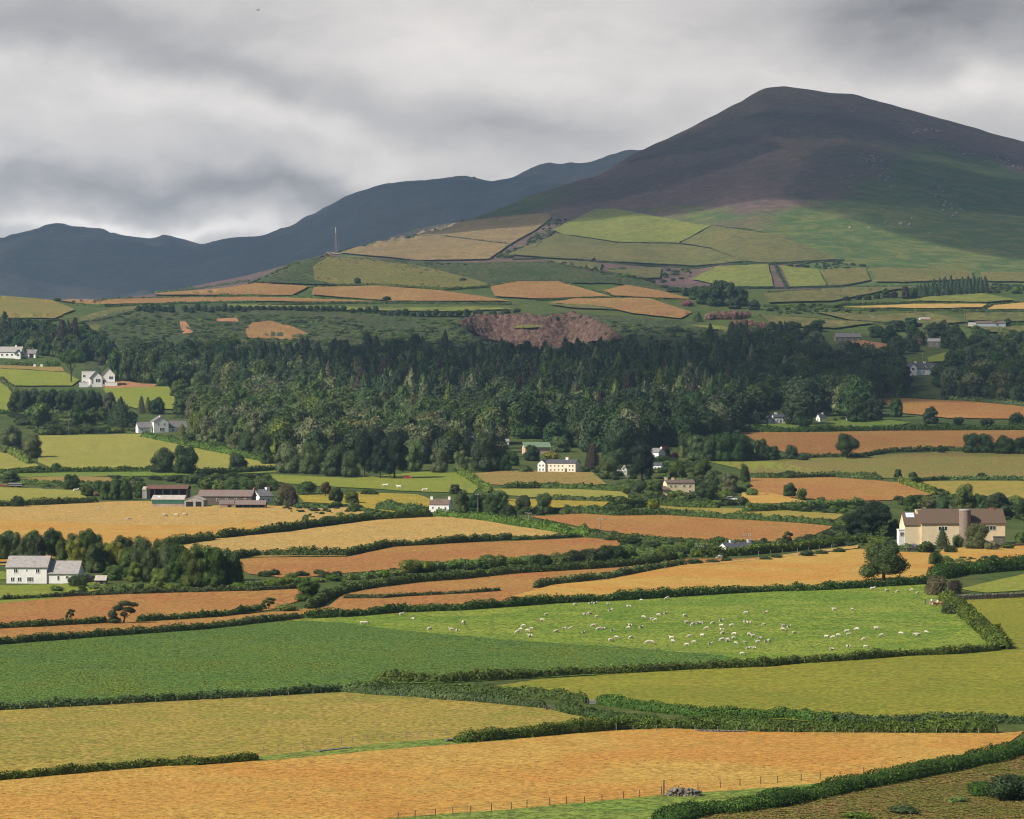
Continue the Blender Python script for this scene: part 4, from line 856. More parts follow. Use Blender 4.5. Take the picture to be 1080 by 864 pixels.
# overhead the deck breaks up: blue between the clouds
over = t.ramp(sep.outputs[2], .15, .42)
hole = t.math('MULTIPLY', over, t.ramp(n1, .36, .56))
back = t.ramp(sep.outputs[1], -.3, .7, .22, 1.)
dim = t.n('ShaderNodeVectorMath', operation='SCALE'); t.l(cl.outputs[0], dim.inputs[0]); t.l(t.math('MULTIPLY', back, t.math('SUBTRACT', 1., t.math('MULTIPLY', over, .76))), dim.inputs['Scale'])
col = t.mix(hole, dim.outputs[0], skc.outputs[0])
bg = t.n('ShaderNodeBackground'); t.l(col, bg.inputs[0]); bg.inputs[1].default_value = 1.0
wo = t.n('ShaderNodeOutputWorld'); t.l(bg.outputs[0], wo.inputs[0])

SC.view_settings.view_transform = 'Standard'; SC.view_settings.look = 'None'
SC.view_settings.exposure = EXPOSURE; SC.view_settings.gamma = 1; SC.view_settings.use_curve_mapping = False

# ---------------------------------------------------------------- camera
cd = bpy.data.cameras.new('camera'); cam = bpy.data.objects.new('camera', cd); COL.objects.link(cam)
cam.location = (0, 0, CH); cam.rotation_euler = (R(90), 0, 0)
cd.sensor_fit = 'HORIZONTAL'; cd.angle = 2 * math.atan(540 / F); cd.shift_y = 8 / 1080
cd.clip_start = .5; cd.clip_end = 60000
SC.camera = cam
SC.render.engine = 'CYCLES'
cy = SC.cycles
cy.use_denoising = True
try:
    cy.denoiser = 'OPENIMAGEDENOISE'; cy.denoising_prefilter = 'ACCURATE'
except Exception: pass
cy.max_bounces = 5; cy.diffuse_bounces = 3; cy.glossy_bounces = 1; cy.transmission_bounces = 2; cy.transparent_max_bounces = 12; cy.volume_bounces = 1
cy.use_adaptive_sampling = True; cy.adaptive_threshold = .006; cy.filter_width = 1.15
cy.sample_clamp_indirect = 4

# ---------------------------------------------------------------- ground sheet
nu, nk = ZT.shape
V = np.stack([_X, _Y, ZT], -1).reshape(-1, 3)
ii, kk = np.meshgrid(np.arange(nu - 1), np.arange(nk - 1), indexing='ij')
Q = np.stack([ii * nk + kk, (ii + 1) * nk + kk, (ii + 1) * nk + kk + 1, ii * nk + kk + 1], -1).reshape(-1, 4)
Dm = DG[:-1][None].repeat(nu - 1, 0).reshape(-1)
um = UC[:-1][:, None].repeat(nk - 1, 1).reshape(-1)
lay = np.where(Dm > 6000, 2, np.where(Dm > 3350, 1, 0))

def ground_mat(name, c1, c2, c3, c4, s1, s2, attr=None, attrcol=None, attrcol2=None, bd=1.0, bs=.8, fine=6.):
    m, t = mat(name)
    v = objco(t)
    a = t.ramp(t.noise(v, 1 / s1, 6, .62, .8), .4, .62)
    b = t.ramp(t.noise(v, 1 / s2, 6, .66, .6), .42, .66)
    f = t.noise(v, 1 / fine, 5, .7)
    c = t.mix(a, c1, c2)
    c = t.mix(t.math('MULTIPLY', b, .7), c, c3)
    c = t.mix(t.ramp(f, .55, .8), c, c4)
    if attr:
        at = t.n('ShaderNodeAttribute', attribute_name=attr)
        g = t.mix(t.ramp(t.noise(v, 1 / (s2 * .7), 6, .65, .5), .4, .65), attrcol, attrcol2)
        edge = t.math('ADD', at.outputs['Fac'], t.math('MULTIPLY', t.math('SUBTRACT', t.noise(v, 1 / s2, 5, .65), .5), .9))
        c = t.mix(t.ramp(edge, .3, .75), c, g)
    x = t.n('ShaderNodeVectorMath', operation='SCALE'); t.l(c, x.inputs[0]); t.l(t.ramp(f, .3, .7, .75, 1.2), x.inputs['Scale'])
    finish(t, x.outputs[0], .95, .08, f, bs, bd)
    return m

MG = [ground_mat('rough_pasture', (.055, .085, .022), (.08, .095, .028), (.035, .06, .018), (.11, .095, .045), 60, 12, fine=2.2, bd=.6),
      ground_mat('heather_moor', (.104, .062, .068), (.118, .080, .060), (.066, .058, .042), (.15, .11, .08), 420, 70, 'grassy', (.058, .095, .028), (.115, .125, .038), bd=4, fine=16),
      ground_mat('far_moor', (.062, .055, .058), (.085, .070, .064), (.050, .056, .044), (.095, .08, .070), 800, 220, bd=9, fine=40)]
me = mesh_np('ground', V, Q, mats=MG, qm=lay, smoothf=True)
uu = np.repeat(UC[:, None], nk, 1); pp = PYT
def patch(u, y, su, sy, sl=0.):
    return np.exp(-(((uu - u) / su) ** 2 + ((pp - y - sl * (uu - u)) / sy) ** 2) ** 1.6)
gr = patch(930, 235, 150, 55) + .8 * patch(990, 190, 80, 45, .25) + patch(1010, 290, 160, 30) + .55 * patch(720, 228, 70, 14) + .9 * patch(470, 240, 160, 14, -.28) + .9 * patch(1150, 250, 160, 80)
gr = gr - .5 * patch(850, 180, 120, 40)
gr = np.clip(gr, 0, 1) * (_Y > 3300)
at = me.attributes.new('grassy', 'FLOAT', 'POINT'); at.data.foreach_set('value', gr.reshape(-1).astype(np.float32))
g = link('ground', me); tag(g, kind='structure')

# ---------------------------------------------------------------- fields: sheets a little above the ground
def inside(poly, pts):
    x, y = pts[:, 0], pts[:, 1]; c = np.zeros(len(pts), bool)
    p = np.array(poly)
    for (x0, y0), (x1, y1) in zip(p, np.roll(p, -1, 0)):
        k = ((y0 > y) != (y1 > y)); d = (y1 - y0) if y1 != y0 else 1e-9
        c ^= k & (x < (x1 - x0) * (y - y0) / d + x0)
    return c

_fi = [0]
SHEET = lambda D: .05 + D * .00016 + max(0., D - 1800) * .0004
def drape(name, poly, m, off=None, rough=0.0, rscale=6., sx=9., sy=None, wob=.5, kind='structure'):
    """a patch of ground cover whose outline is given by bearings and heights, laid on the ground"""
    pb = []
    for (a, b), (c, d) in zip(poly, poly[1:] + poly[:1]):
        k = max(1, int(math.hypot(c - a, (d - b) * 2) / 7))
        for i in range(k):
            s = i / k
            pb.append((a + (c - a) * s + random.uniform(-wob, wob), b + (d - b) * s + random.uniform(-wob, wob) * .45))
    pa = np.array(pb)
    x0, y0 = pa.min(0); x1, y1 = pa.max(0)
    far = y1 < 360 and sx == 9.
    if far: sx = 5.
    if sy is None: sy = 1.3 if far else max(1.3, min(2.6, (y1 - y0) / 8))
    gx, gy = np.meshgrid(np.arange(x0 + sx / 2, x1, sx), np.arange(y0 + sy / 2, y1, sy))
    pts = np.stack([gx.ravel(), gy.ravel()], -1)
    pts = pts + rng.uniform(-.2, .2, pts.shape) * (sx, sy)
    pts = pts[inside(pb, pts)]
    n = len(pb)
    vin = [Vector(q) for q in pb] + [Vector(q) for q in pts]
    vo, eo, fo, *_ = geometry.delaunay_2d_cdt(vin, [(i, (i + 1) % n) for i in range(n)], [list(range(n))], 1, 1e-4)
    _fi[0] += 1
    W3 = []
    for q in vo:
        D = hitD(q.x, q.y); X = (q.x - U0) * D / F
        o = (SHEET(D) if off is None else off) + (.0015 if D < 1500 else .012) * _fi[0]
        W3.append((X, D, gz(X, D) + o))
    W3 = np.array(W3)
    if rough:
        W3[:, 2] += (fbm(W3[:, 0] / rscale, W3[:, 1] / rscale, 4) * .7 + .4) * rough
    # every face turned up
    T = np.array([f for f in fo if len(f) == 3], np.int32)
    a, b, c = W3[T[:, 0]], W3[T[:, 1]], W3[T[:, 2]]
    nz = np.cross(b - a, c - a)[:, 2]
    T[nz < 0] = T[nz < 0][:, ::-1]
    o = link(name, mesh_np(name, W3, tris=T, mats=[m], smoothf=True))
    return tag(o, kind=kind)

FM = {
 'orange': field_mat('dry_orange_grass', (.42, .205, .042), (.42, .265, .060), (.31, .19, .036), 30, 5, .7, .6, .28),
 'red': field_mat('dry_red_grass', (.32, .135, .042), (.335, .175, .046), (.24, .155, .036), 46, 8, 1.0, .6, .38, (R(86), 4.2, .14)),
 'tan': field_mat('straw_grass', (.44, .27, .078), (.40, .27, .085), (.29, .21, .055), 28, 6, .9, .7, .4, (R(80), 5.2, .16)),
 'ochre': field_mat('ochre_green_grass', (.28, .215, .040), (.215, .195, .034), (.33, .22, .058), 24, 5, .7, .7, .42),
 'olive': field_mat('olive_grass', (.205, .205, .020), (.165, .18, .018), (.235, .19, .026), 38, 8, .9, .6, .35, (R(83), 6.5, .16)),
 'crop': field_mat('green_root_crop', (.096, .170, .034), (.125, .185, .037), (.058, .108, .025), 40, 1.7, .55, .6, .75, bstr=1.0, bdist=.5),
 'sheep': field_mat('sheep_pasture', (.125, .205, .020), (.215, .260, .034), (.08, .15, .018), 20, 2.6, .7, .7, .6, bstr=.9),
 'bright': field_mat('bright_grass', (.165, .20, .024), (.20, .215, .030), (.125, .165, .022), 50, 8, 1.1, .5, .3),
 'lime': field_mat('mown_grass', (.255, .24, .042), (.22, .22, .040), (.30, .25, .065), 55, 9, 1.1, .5, .25, (R(28), 5.0, .25)),
 'brown':   field_mat('bracken_pasture', (.25, .17, .05), (.20, .17, .045), (.30, .17, .06), 26, 8, 1.2, .6, .4),
 'greenbrown': field_mat('mottled_pasture', (.145, .15, .032), (.18, .15, .040), (.22, .13, .042), 36, 9, 1.1, .7, .4),
 'yellow': field_mat('buttercup_grass', (.37, .25, .026), (.26, .22, .030), (.16, .17, .026), 16, 4, .9, .75, .45),
 'soil':    field_mat('bare_soil', (.36, .17, .085), (.30, .15, .075), (.22, .15, .06), 20, 5, 1.2, .5, .3),
 'verge':   field_mat('green_verge', (.13, .20, .03), (.16, .20, .035), (.09, .14, .025), 14, 4, .8, .6, .5, bstr=.9),
 'rough':   field_mat('rough_hill_grass', (.13, .125, .024), (.20, .125, .045), (.085, .12, .02), 9, 2.2, .5, .75, .6, bstr=1, bdist=.4),
 'hilltan': field_mat('hill_tan_pasture_shaded', (.215, .145, .062), (.175, .125, .055), (.12, .105, .045), 120, 26, 8, .75, .3, bdist=1.5),  # tan darkened in its colour for partial cloud over the mountain foot
 'hillred_shaded': field_mat('hill_dry_grass_shaded', (.235, .118, .045), (.26, .155, .055), (.18, .125, .038), 60, 12, 2.5, .6, .3, bdist=.8),  # dimmer copy of the red grass, partial cloud shade put into the colour
 'hillgreen': field_mat('hill_green_pasture_shaded', (.098, .102, .030), (.125, .112, .036), (.075, .082, .026), 120, 26, 8, .7, .25, bdist=1.5),  # green also darkened in its colour to stand for partial cloud
 'hillbright': field_mat('hill_bright_pasture', (.130, .155, .028), (.155, .160, .034), (.10, .115, .030), 120, 26, 8, .65, .25, bdist=1.5),
 'scrub':   field_mat('scrub_ground', (.035, .062, .020), (.060, .075, .028), (.075, .060, .032), 60, 14, 3.5, .6, .6, bstr=1, bdist=1.5),
 'knoll': field_mat('knoll_grass', (.115, .112, .030), (.145, .125, .036), (.085, .09, .024), 60, 12, 3, .75, .35, bdist=.8),
}
for args in FIELDS:
    drape(*[FM[x] if i == 2 else x for i, x in enumerate(args)])

# quarry face: broken rock
m, t = mat('quarry_rock')
v = objco(t, 1, 1, .28)
vo = t.n('ShaderNodeTexVoronoi', feature='DISTANCE_TO_EDGE'); t.l(v, vo.inputs['Vector']); vo.inputs['Scale'].default_value = .42
n = t.noise(v, .22, 6, .75); n2 = t.noise(v, .9, 5, .75)
c = t.mix(t.ramp(n, .35, .65), (.085, .045, .037), (.25, .15, .115))
c = t.mix(t.ramp(n2, .5, .75), c, (.045, .030, .027))
c = t.mix(t.ramp(vo.outputs[0], .0, .25, .6, 0), c, (.06, .045, .04))
finish(t, c, .95, .1, n2, 1., 2.)
QUARRY_MAT = m
drape('quarry_face', [(486, 343), (500, 336), (520, 334.5), (540, 335), (573, 337), (604, 333), (632, 342), (648, 352), (657, 361), (640, 364), (610, 366), (590, 372), (576, 377), (565, 372), (540, 367), (512, 362), (500, 355)],
      QUARRY_MAT, off=.3, rough=4.2, rscale=4., sx=1.2, sy=.6, wob=1.0)
drape('quarry_ledge', [(541, 350), (560, 348.5), (574, 350), (572, 351.5), (541, 352.5)], FM['knoll'], off=4.0, sx=3, sy=.6)

# ---------------------------------------------------------------- air
mb = MB().box(-6200, 6200, -40, 13100, -8, 760)
hz = mb.build('haze', [])
m = bpy.data.materials.new('haze_air'); m.use_nodes = True; t = NT(m.node_tree)
pv = t.n('ShaderNodeVolumePrincipled'); pv.inputs['Color'].default_value = (.44, .68, 1.0, 1); pv.inputs['Density'].default_value = HAZE; pv.inputs['Anisotropy'].default_value = .3
o_ = t.n('ShaderNodeOutputMaterial'); t.l(pv.outputs[0], o_.inputs['Volume'])
try: m.cycles.homogeneous_volume = True
except Exception: pass
hz.data.materials.append(m); tag(hz, kind='stuff'); hz.display_type = 'WIRE'

# ---------------------------------------------------------------- clouds over the hills (above the frame): they shade the moor
def cloud_mat(alpha):
    m, t = mat('cloud_white')
    lw = t.n('ShaderNodeLayerWeight'); lw.inputs[0].default_value = .5
    fac = t.math('SUBTRACT', 1., lw.outputs['Facing'])
    nz = t.noise(objco(t), .004, 5, .6)
    th = t.math('ADD', fac, t.math('MULTIPLY', t.math('SUBTRACT', nz, .5), .7))
    al = t.ramp(th, .0, 1.0, 0, alpha)
    df = t.n('ShaderNodeBsdfDiffuse'); df.inputs[0].default_value = (.85, .85, .87, 1)
    tr = t.n('ShaderNodeBsdfTransparent')
    mx = t.n('ShaderNodeMixShader'); t.l(al, mx.inputs[0]); t.l(tr.outputs[0], mx.inputs[1]); t.l(df.outputs[0], mx.inputs[2])
    o_ = t.n('ShaderNodeOutputMaterial'); t.l(mx.outputs[0], o_.inputs[0])
    return m
def cloud(gx, gy, gzz, rx, ry, alt, alpha):
    """a cumulus whose shadow falls on ground point (gx, gy, gzz)"""
    k = (alt - gzz) / SUN.z
    c = (gx + SUN.x * k, gy + SUN.y * k, alt)
    need = CH + c[1] * .1437 + 90
    bm = bmesh.new(); bmesh.ops.create_icosphere(bm, subdivisions=5, radius=1)
    vv = np.array([v.co[:] for v in bm.verts])
    s = 1 + .16 * fbm(vv[:, 0] * 2 + vv[:, 2] + c[0], vv[:, 1] * 2 + c[1], 4)
    for v, k2 in zip(bm.verts, s):
        z = v.co.z * k2
        v.co = (v.co.x * rx * k2, v.co.y * ry * k2, (z if z > 0 else z * .45) * min(rx, ry) * .45)
    me = bpy.data.meshes.new('cloud'); bm.to_mesh(me); bm.free()
    me.polygons.foreach_set('use_smooth', [True] * len(me.polygons)); me.materials.append(cloud_mat(1 - math.sqrt(1 - alpha)))
    o = link('cloud', me, loc=c)
    tag(o, kind='structure')
    if c[2] - min(rx, ry) * .25 < CH + (c[1] - ry) * .1437 and c[1] > 0: print('CLOUD LOW', c, need)
    return o
for (u, y, rx, ry, alt, al_) in CLOUDS:
    p = P(u, y); cloud(p.x, p.y, p.z, rx, ry, alt, al_)
# ---------------------------------------------------------------- plants
LM = {
 'B': leaf_mat('leaf_green', (.062, .100, .025)), 'L': leaf_mat('leaf_light_green', (.100, .148, .034)), 'O': leaf_mat('leaf_grey_green', (.125, .145, .062)),
 'D': leaf_mat('leaf_dark_green', (.040, .070, .024)), 'Y': leaf_mat('leaf_yellow_green', (.17, .185, .028)), 'C': leaf_mat('needle_dark', (.036, .062, .030), trans=.1),
 'P': leaf_mat('needle_black_green', (.017, .030, .015), trans=.1), 'R': leaf_mat('leaf_copper', (.050, .012, .018)), 'S': leaf_mat('needle_blue', (.085, .125, .115)),
 'T': leaf_mat('leaf_tan', (.14, .115, .045)), 'K': leaf_mat('blossom_faded_pink', (.23, .125, .10)), 'V': leaf_mat('blossom_lilac', (.28, .20, .38)),
 'H': leaf_mat('hedge_green', (.060, .096, .021)), 'G': leaf_mat('hedge_light_green', (.125, .180, .036)), 'N': leaf_mat('needle_brown', (.055, .042, .030)),
 'F': leaf_mat('bracken', (.070, .105, .030)), 'X': leaf_mat('gorse', (.038, .060, .020))}
BARK = plain('bark', (.085, .065, .048), .3, 2.0)
BARKP = plain('pale_bark', (.22, .19, .155), .3, 2.0)

def leafquads(Pn, Nn, size, r, flat=.6):
    """one small bent leaf clump per point, roughly facing along its normal"""
    n = len(Pn)
    N = Nn + r.normal(0, flat, (n, 3)); N /= np.linalg.norm(N, axis=1, keepdims=True) + 1e-9
    A = np.cross(N, r.normal(0, 1, (n, 3))); A /= np.linalg.norm(A, axis=1, keepdims=True) + 1e-9
    B = np.cross(N, A)
    s = (size * r.uniform(.55, 1.25, n))[:, None]
    k = r.uniform(.5, .85, n)[:, None]
    Vv = np.stack([Pn - A * s * .55, Pn - B * s * k * .5 + N * s * .12, Pn + A * s * .55, Pn + B * s * k * .5 + N * s * .12], 1).reshape(-1, 3)
    return Vv, np.arange(n * 4).reshape(-1, 4)

_ico = {}
def ico(n):
    if n not in _ico:
        bm = bmesh.new(); bmesh.ops.create_icosphere(bm, subdivisions=n, radius=1)
        _ico[n] = (np.array([v.co[:] for v in bm.verts]), np.array([[v.index for v in f.verts] for f in bm.faces])); bm.free()
    return _ico[n]

def crown_from_lobes(name, lobes, nleaf, leaf, m, r, core=.80, up=.25, flat=.6, sub=2):
    c = np.array([l[:3] for l in lobes]); rad = np.array([l[3:6] for l in lobes])
    area = (rad[:, 0] * rad[:, 2]); pick = r.choice(len(lobes), nleaf * 2, p=area / area.sum())
    d = r.normal(0, 1, (nleaf * 2, 3)); d[:, 2] += up; d /= np.linalg.norm(d, axis=1, keepdims=True)
    p = c[pick] + d * rad[pick] * r.uniform(.82, 1.10, (nleaf * 2, 1))
    ok = np.ones(len(p), bool)
    for i in range(len(lobes)):
        q = np.linalg.norm((p - c[i]) / rad[i], axis=1)
        ok &= ~((q < .80) & (pick != i))
    p, d = p[ok][:nleaf], d[ok][:nleaf]
    V1, Q1 = leafquads(p, d, leaf, r, flat)
    iv, it = ico(sub)
    Vs, Ts, n = [V1], [], len(V1)
    for i in range(len(lobes)):
        k = core * (1 + r.uniform(-.16, .16, (len(iv), 1)))
        Vs.append(c[i] + iv * rad[i] * k); Ts.append(it + n); n += len(iv)
    return mesh_np(name, np.concatenate(Vs), Q1, np.concatenate(Ts), mats=[m])

def trunk_mesh(name, m, ztop=.62, r0=.028, lean=0., limbs=4, spread=.26, r=random):
    mb = MB()
    a = (0, 0, -.05); b = (lean * .4, 0, ztop * .55); c = (lean, r.uniform(-.03, .03), ztop)
    mb.tube(a, b, r0 * 1.25, r0 * .85, 7); mb.tube(b, c, r0 * .85, r0 * .45, 6)
    for i in range(limbs):
        q = 2 * PI * (i + r.uniform(0, .6)) / limbs
        e = (lean + math.cos(q) * spread, math.sin(q) * spread, ztop + r.uniform(-.05, .16))
        mb.tube(b if i % 2 else (lean * .3, 0, ztop * .42), e, r0 * .5, r0 * .16, 5)
    me = bpy.data.meshes.new(name); me.from_pydata(mb.v, [], mb.f); me.materials.append(m); me.update()
    return me

def broad_lobes(r, n, low, top=1.0, flatten=1.0, wid=.5):
    L = [(0, 0, (low + top) / 2 + .03, .33 * wid * 2, .33 * wid * 2, (top - low) * .40)]
    for i in range(n):
        q = 2 * PI * (i + r.uniform(-.3, .3)) * .618 * 1.0
        z = low + (top - low) * r.uniform(.16, .86)
        k = math.sin(PI * np.clip((z - low) / (top - low) * .8 + .15, 0, 1)) ** .6
        rr = r.uniform(.17, .26) * wid * 2 * .8
        d = max(0.0, wid * k - rr) * r.uniform(.75, 1.08)
        rz = min(rr * 1.05 * flatten, (top - z) * .98 + .02, (z - low) + .05)
        L.append((math.cos(q) * d, math.sin(q) * d, z, rr, rr, max(rz, .06)))
    return L

def conifer_crown(name, n, leaf, m, r, low=.08, power=.85, ragged=.18):
    t = 1 - np.sqrt(r.uniform(0, 1, n)); z = low + (1 - low) * t
    q = r.uniform(0, 2 * PI, n)
    tier = 1 + ragged * np.sin(z * 58 + 2 * np.sin(q * 3)) + r.normal(0, ragged * .6, n)
    rad = .5 * (1 - t) ** power * tier * (.86 + .18 * np.sin(q * 2 + 1.3) ** 2)
    p = np.stack([np.cos(q) * rad, np.sin(q) * rad, z], -1)
    d = np.stack([np.cos(q), np.sin(q), np.full(n, .35)], -1)
    V1, Q1 = leafquads(p, d, leaf, r, .55)
    k = 9; zz = np.linspace(low + .02, .95, 7); Vs = []
    for i, z0 in enumerate(zz):
        tt = (z0 - low) / (1 - low)
        for j in range(k):
            rr = .40 * (1 - tt) ** power * r.uniform(.8, 1.1)
            Vs.append((math.cos(2 * PI * j / k) * rr, math.sin(2 * PI * j / k) * rr, z0))
    Vs = np.array(Vs); b = len(V1)
    Q2 = np.array([[b + i * k + j, b + i * k + (j + 1) % k, b + (i + 1) * k + (j + 1) % k, b + (i + 1) * k + j] for i in range(6) for j in range(k)])
    return mesh_np(name, np.concatenate([V1, Vs]), np.concatenate([Q1, Q2]), mats=[m])

# prototypes: crowns in unit size, per kind, detail and variant
CROWN, TRUNK = {}, {}
def crown_proto(kind, m, det, var):
    key = (kind, m, det, var)
    if key in CROWN: return CROWN[key]
    r = np.random.default_rng(sum(ord(c) * (i + 3) for i, c in enumerate(kind)) + var * 131 + (7 if det else 0))
    hi = det
    if kind == 'field':      # free-standing broadleaf, trunk showing
        me = crown_from_lobes('crown', broad_lobes(r, 14, .10), 5200 if hi else 1300, .036 if hi else .075, LM[m], r)
    elif kind == 'wood':     # broadleaf clothed to the ground
        me = crown_from_lobes('crown', broad_lobes(r, 12, .02) + [(math.cos(q) * .24, math.sin(q) * .24, .17, .22, .22, .19) for q in (.3, 1.6, 2.9, 4.1, 5.3)], 4600 if hi else 1100, .038 if hi else .080, LM[m], r)
    elif kind == 'flat':     # spreading flat-topped crown
        me = crown_from_lobes('crown', [(x * .32, y * .32, .72 + r.uniform(-.08, .10), .19, .19, .13) for x, y in [(0, 0), (1, .1), (-1, 0), (.3, 1), (-.4, -.9), (.7, -.7), (-.8, .7), (.05, .5)]], 3600 if hi else 1100, .038 if hi else .07, LM[m], r)
    elif kind == 'conifer':
        me = conifer_crown('crown', 2600 if hi else 800, .05 if hi else .085, LM[m], r)
    elif kind == 'column':
        me = conifer_crown('crown', 2600 if hi else 700, .055 if hi else .10, LM[m], r, .04, .45, .10)
    elif kind == 'pine':     # dark wide pine or cypress
        me = crown_from_lobes('crown', broad_lobes(r, 15, .05, flatten=.62), 5200 if hi else 1500, .034 if hi else .07, LM[m], r, flat=.45)
    elif kind == 'wind':     # wind-pruned
        L = [(.05, 0, .86, .24, .2, .11), (.34, 0, .80, .18, .16, .10), (-.18, .03, .66, .2, .18, .13), (.16, -.04, .60, .2, .16, .11), (-.36, 0, .38, .16, .16, .20), (-.28, 0, .14, .22, .2, .15), (.30, .04, .52, .14, .14, .09), (.02, 0, .40, .13, .12, .11), (-.42, .05, .12, .12, .14, .11)]
        me = crown_from_lobes('crown', L, 3200 if hi else 1100, .038 if hi else .075, LM[m], r)
    elif kind == 'bush':
        me = crown_from_lobes('crown', [(r.uniform(-.26, .26), r.uniform(-.26, .26), r.uniform(.18, .62), r.uniform(.2, .27), r.uniform(.2, .27), r.uniform(.22, .34)) for i in range(8)] + [(0, 0, .32, .36, .36, .42)], 2200 if hi else 500, .055 if hi else .11, LM[m], r, sub=1)
    CROWN[key] = me
    return me

def trunk_proto(kind, pale=False):
    key = (kind, pale)
    if key not in TRUNK:
        bk = BARKP if pale else BARK
        rr = random.Random(len(kind))
        if kind in ('conifer', 'column'):
            mb = MB().tube((0, 0, -.05), (0, 0, .9), .026, .006, 6)
            me = bpy.data.meshes.new('trunk'); me.from_pydata(mb.v, [], mb.f); me.materials.append(bk); me.update()
        elif kind == 'wind': me = trunk_mesh('trunk', bk, .45, .032, .10, 3, .22, rr)
        elif kind == 'flat': me = trunk_mesh('trunk', bk, .60, .026, 0, 6, .30, rr)
        elif kind == 'pine': me = trunk_mesh('trunk', bk, .62, .030, 0, 4, .2, rr)
        else: me = trunk_mesh('trunk', bk, .55, .030, 0, 5, .24, rr)
        TRUNK[key] = me
    return TRUNK[key]

NAMES = {'field': 'broadleaf_tree', 'wood': 'broadleaf_tree', 'flat': 'flat_topped_tree', 'conifer': 'conifer_tree', 'column': 'conifer_tree', 'pine': 'pine_tree', 'wind': 'windswept_tree'}
CATS = {'pine': 'pine tree', 'conifer': 'conifer', 'column': 'conifer'}
def plant_at(X, Y, hm, wm, kind, m, label, group=None, var=None, det=None, rz=None):
    z = gz(X, Y)
    var = random.randrange(3) if var is None else var
    if det is None: det = hm * F / Y > 15 and Y < 1500
    rz = random.uniform(0, 2 * PI) if rz is None else rz
    wy = wm * random.uniform(.9, 1.1)
    if kind == 'bush':
        o = link('bush', crown_proto('bush', m, det, var), loc=(X, Y, z - .1 * hm), rz=rz)
        o.scale = (wm, wy, hm * 1.1)
        return tag(o, label, 'bush', group)
    e_ = empty(NAMES[kind], (X, Y, z), rz, label, CATS.get(kind, 'tree'), group)
    e_.scale = (wm, wy, hm)
    link('crown', crown_proto(kind, m, det, var), e_)
    link('trunk', trunk_proto(kind), e_)
    return e_

def plant(u, y, h, w, kind, m, label, group=None, **k):
    D = hitD(u, y); s = D / F
    return plant_at((u - U0) * s, D, h * s, w * s, kind, m, label, group, **k)

for (group, rows) in TREES:
    for row in rows:
        u, y, h, w, kind, m, label = row[:7]
        plant(u, y, h, w, kind, m, label, group, **(row[7] if len(row) > 7 else {}))

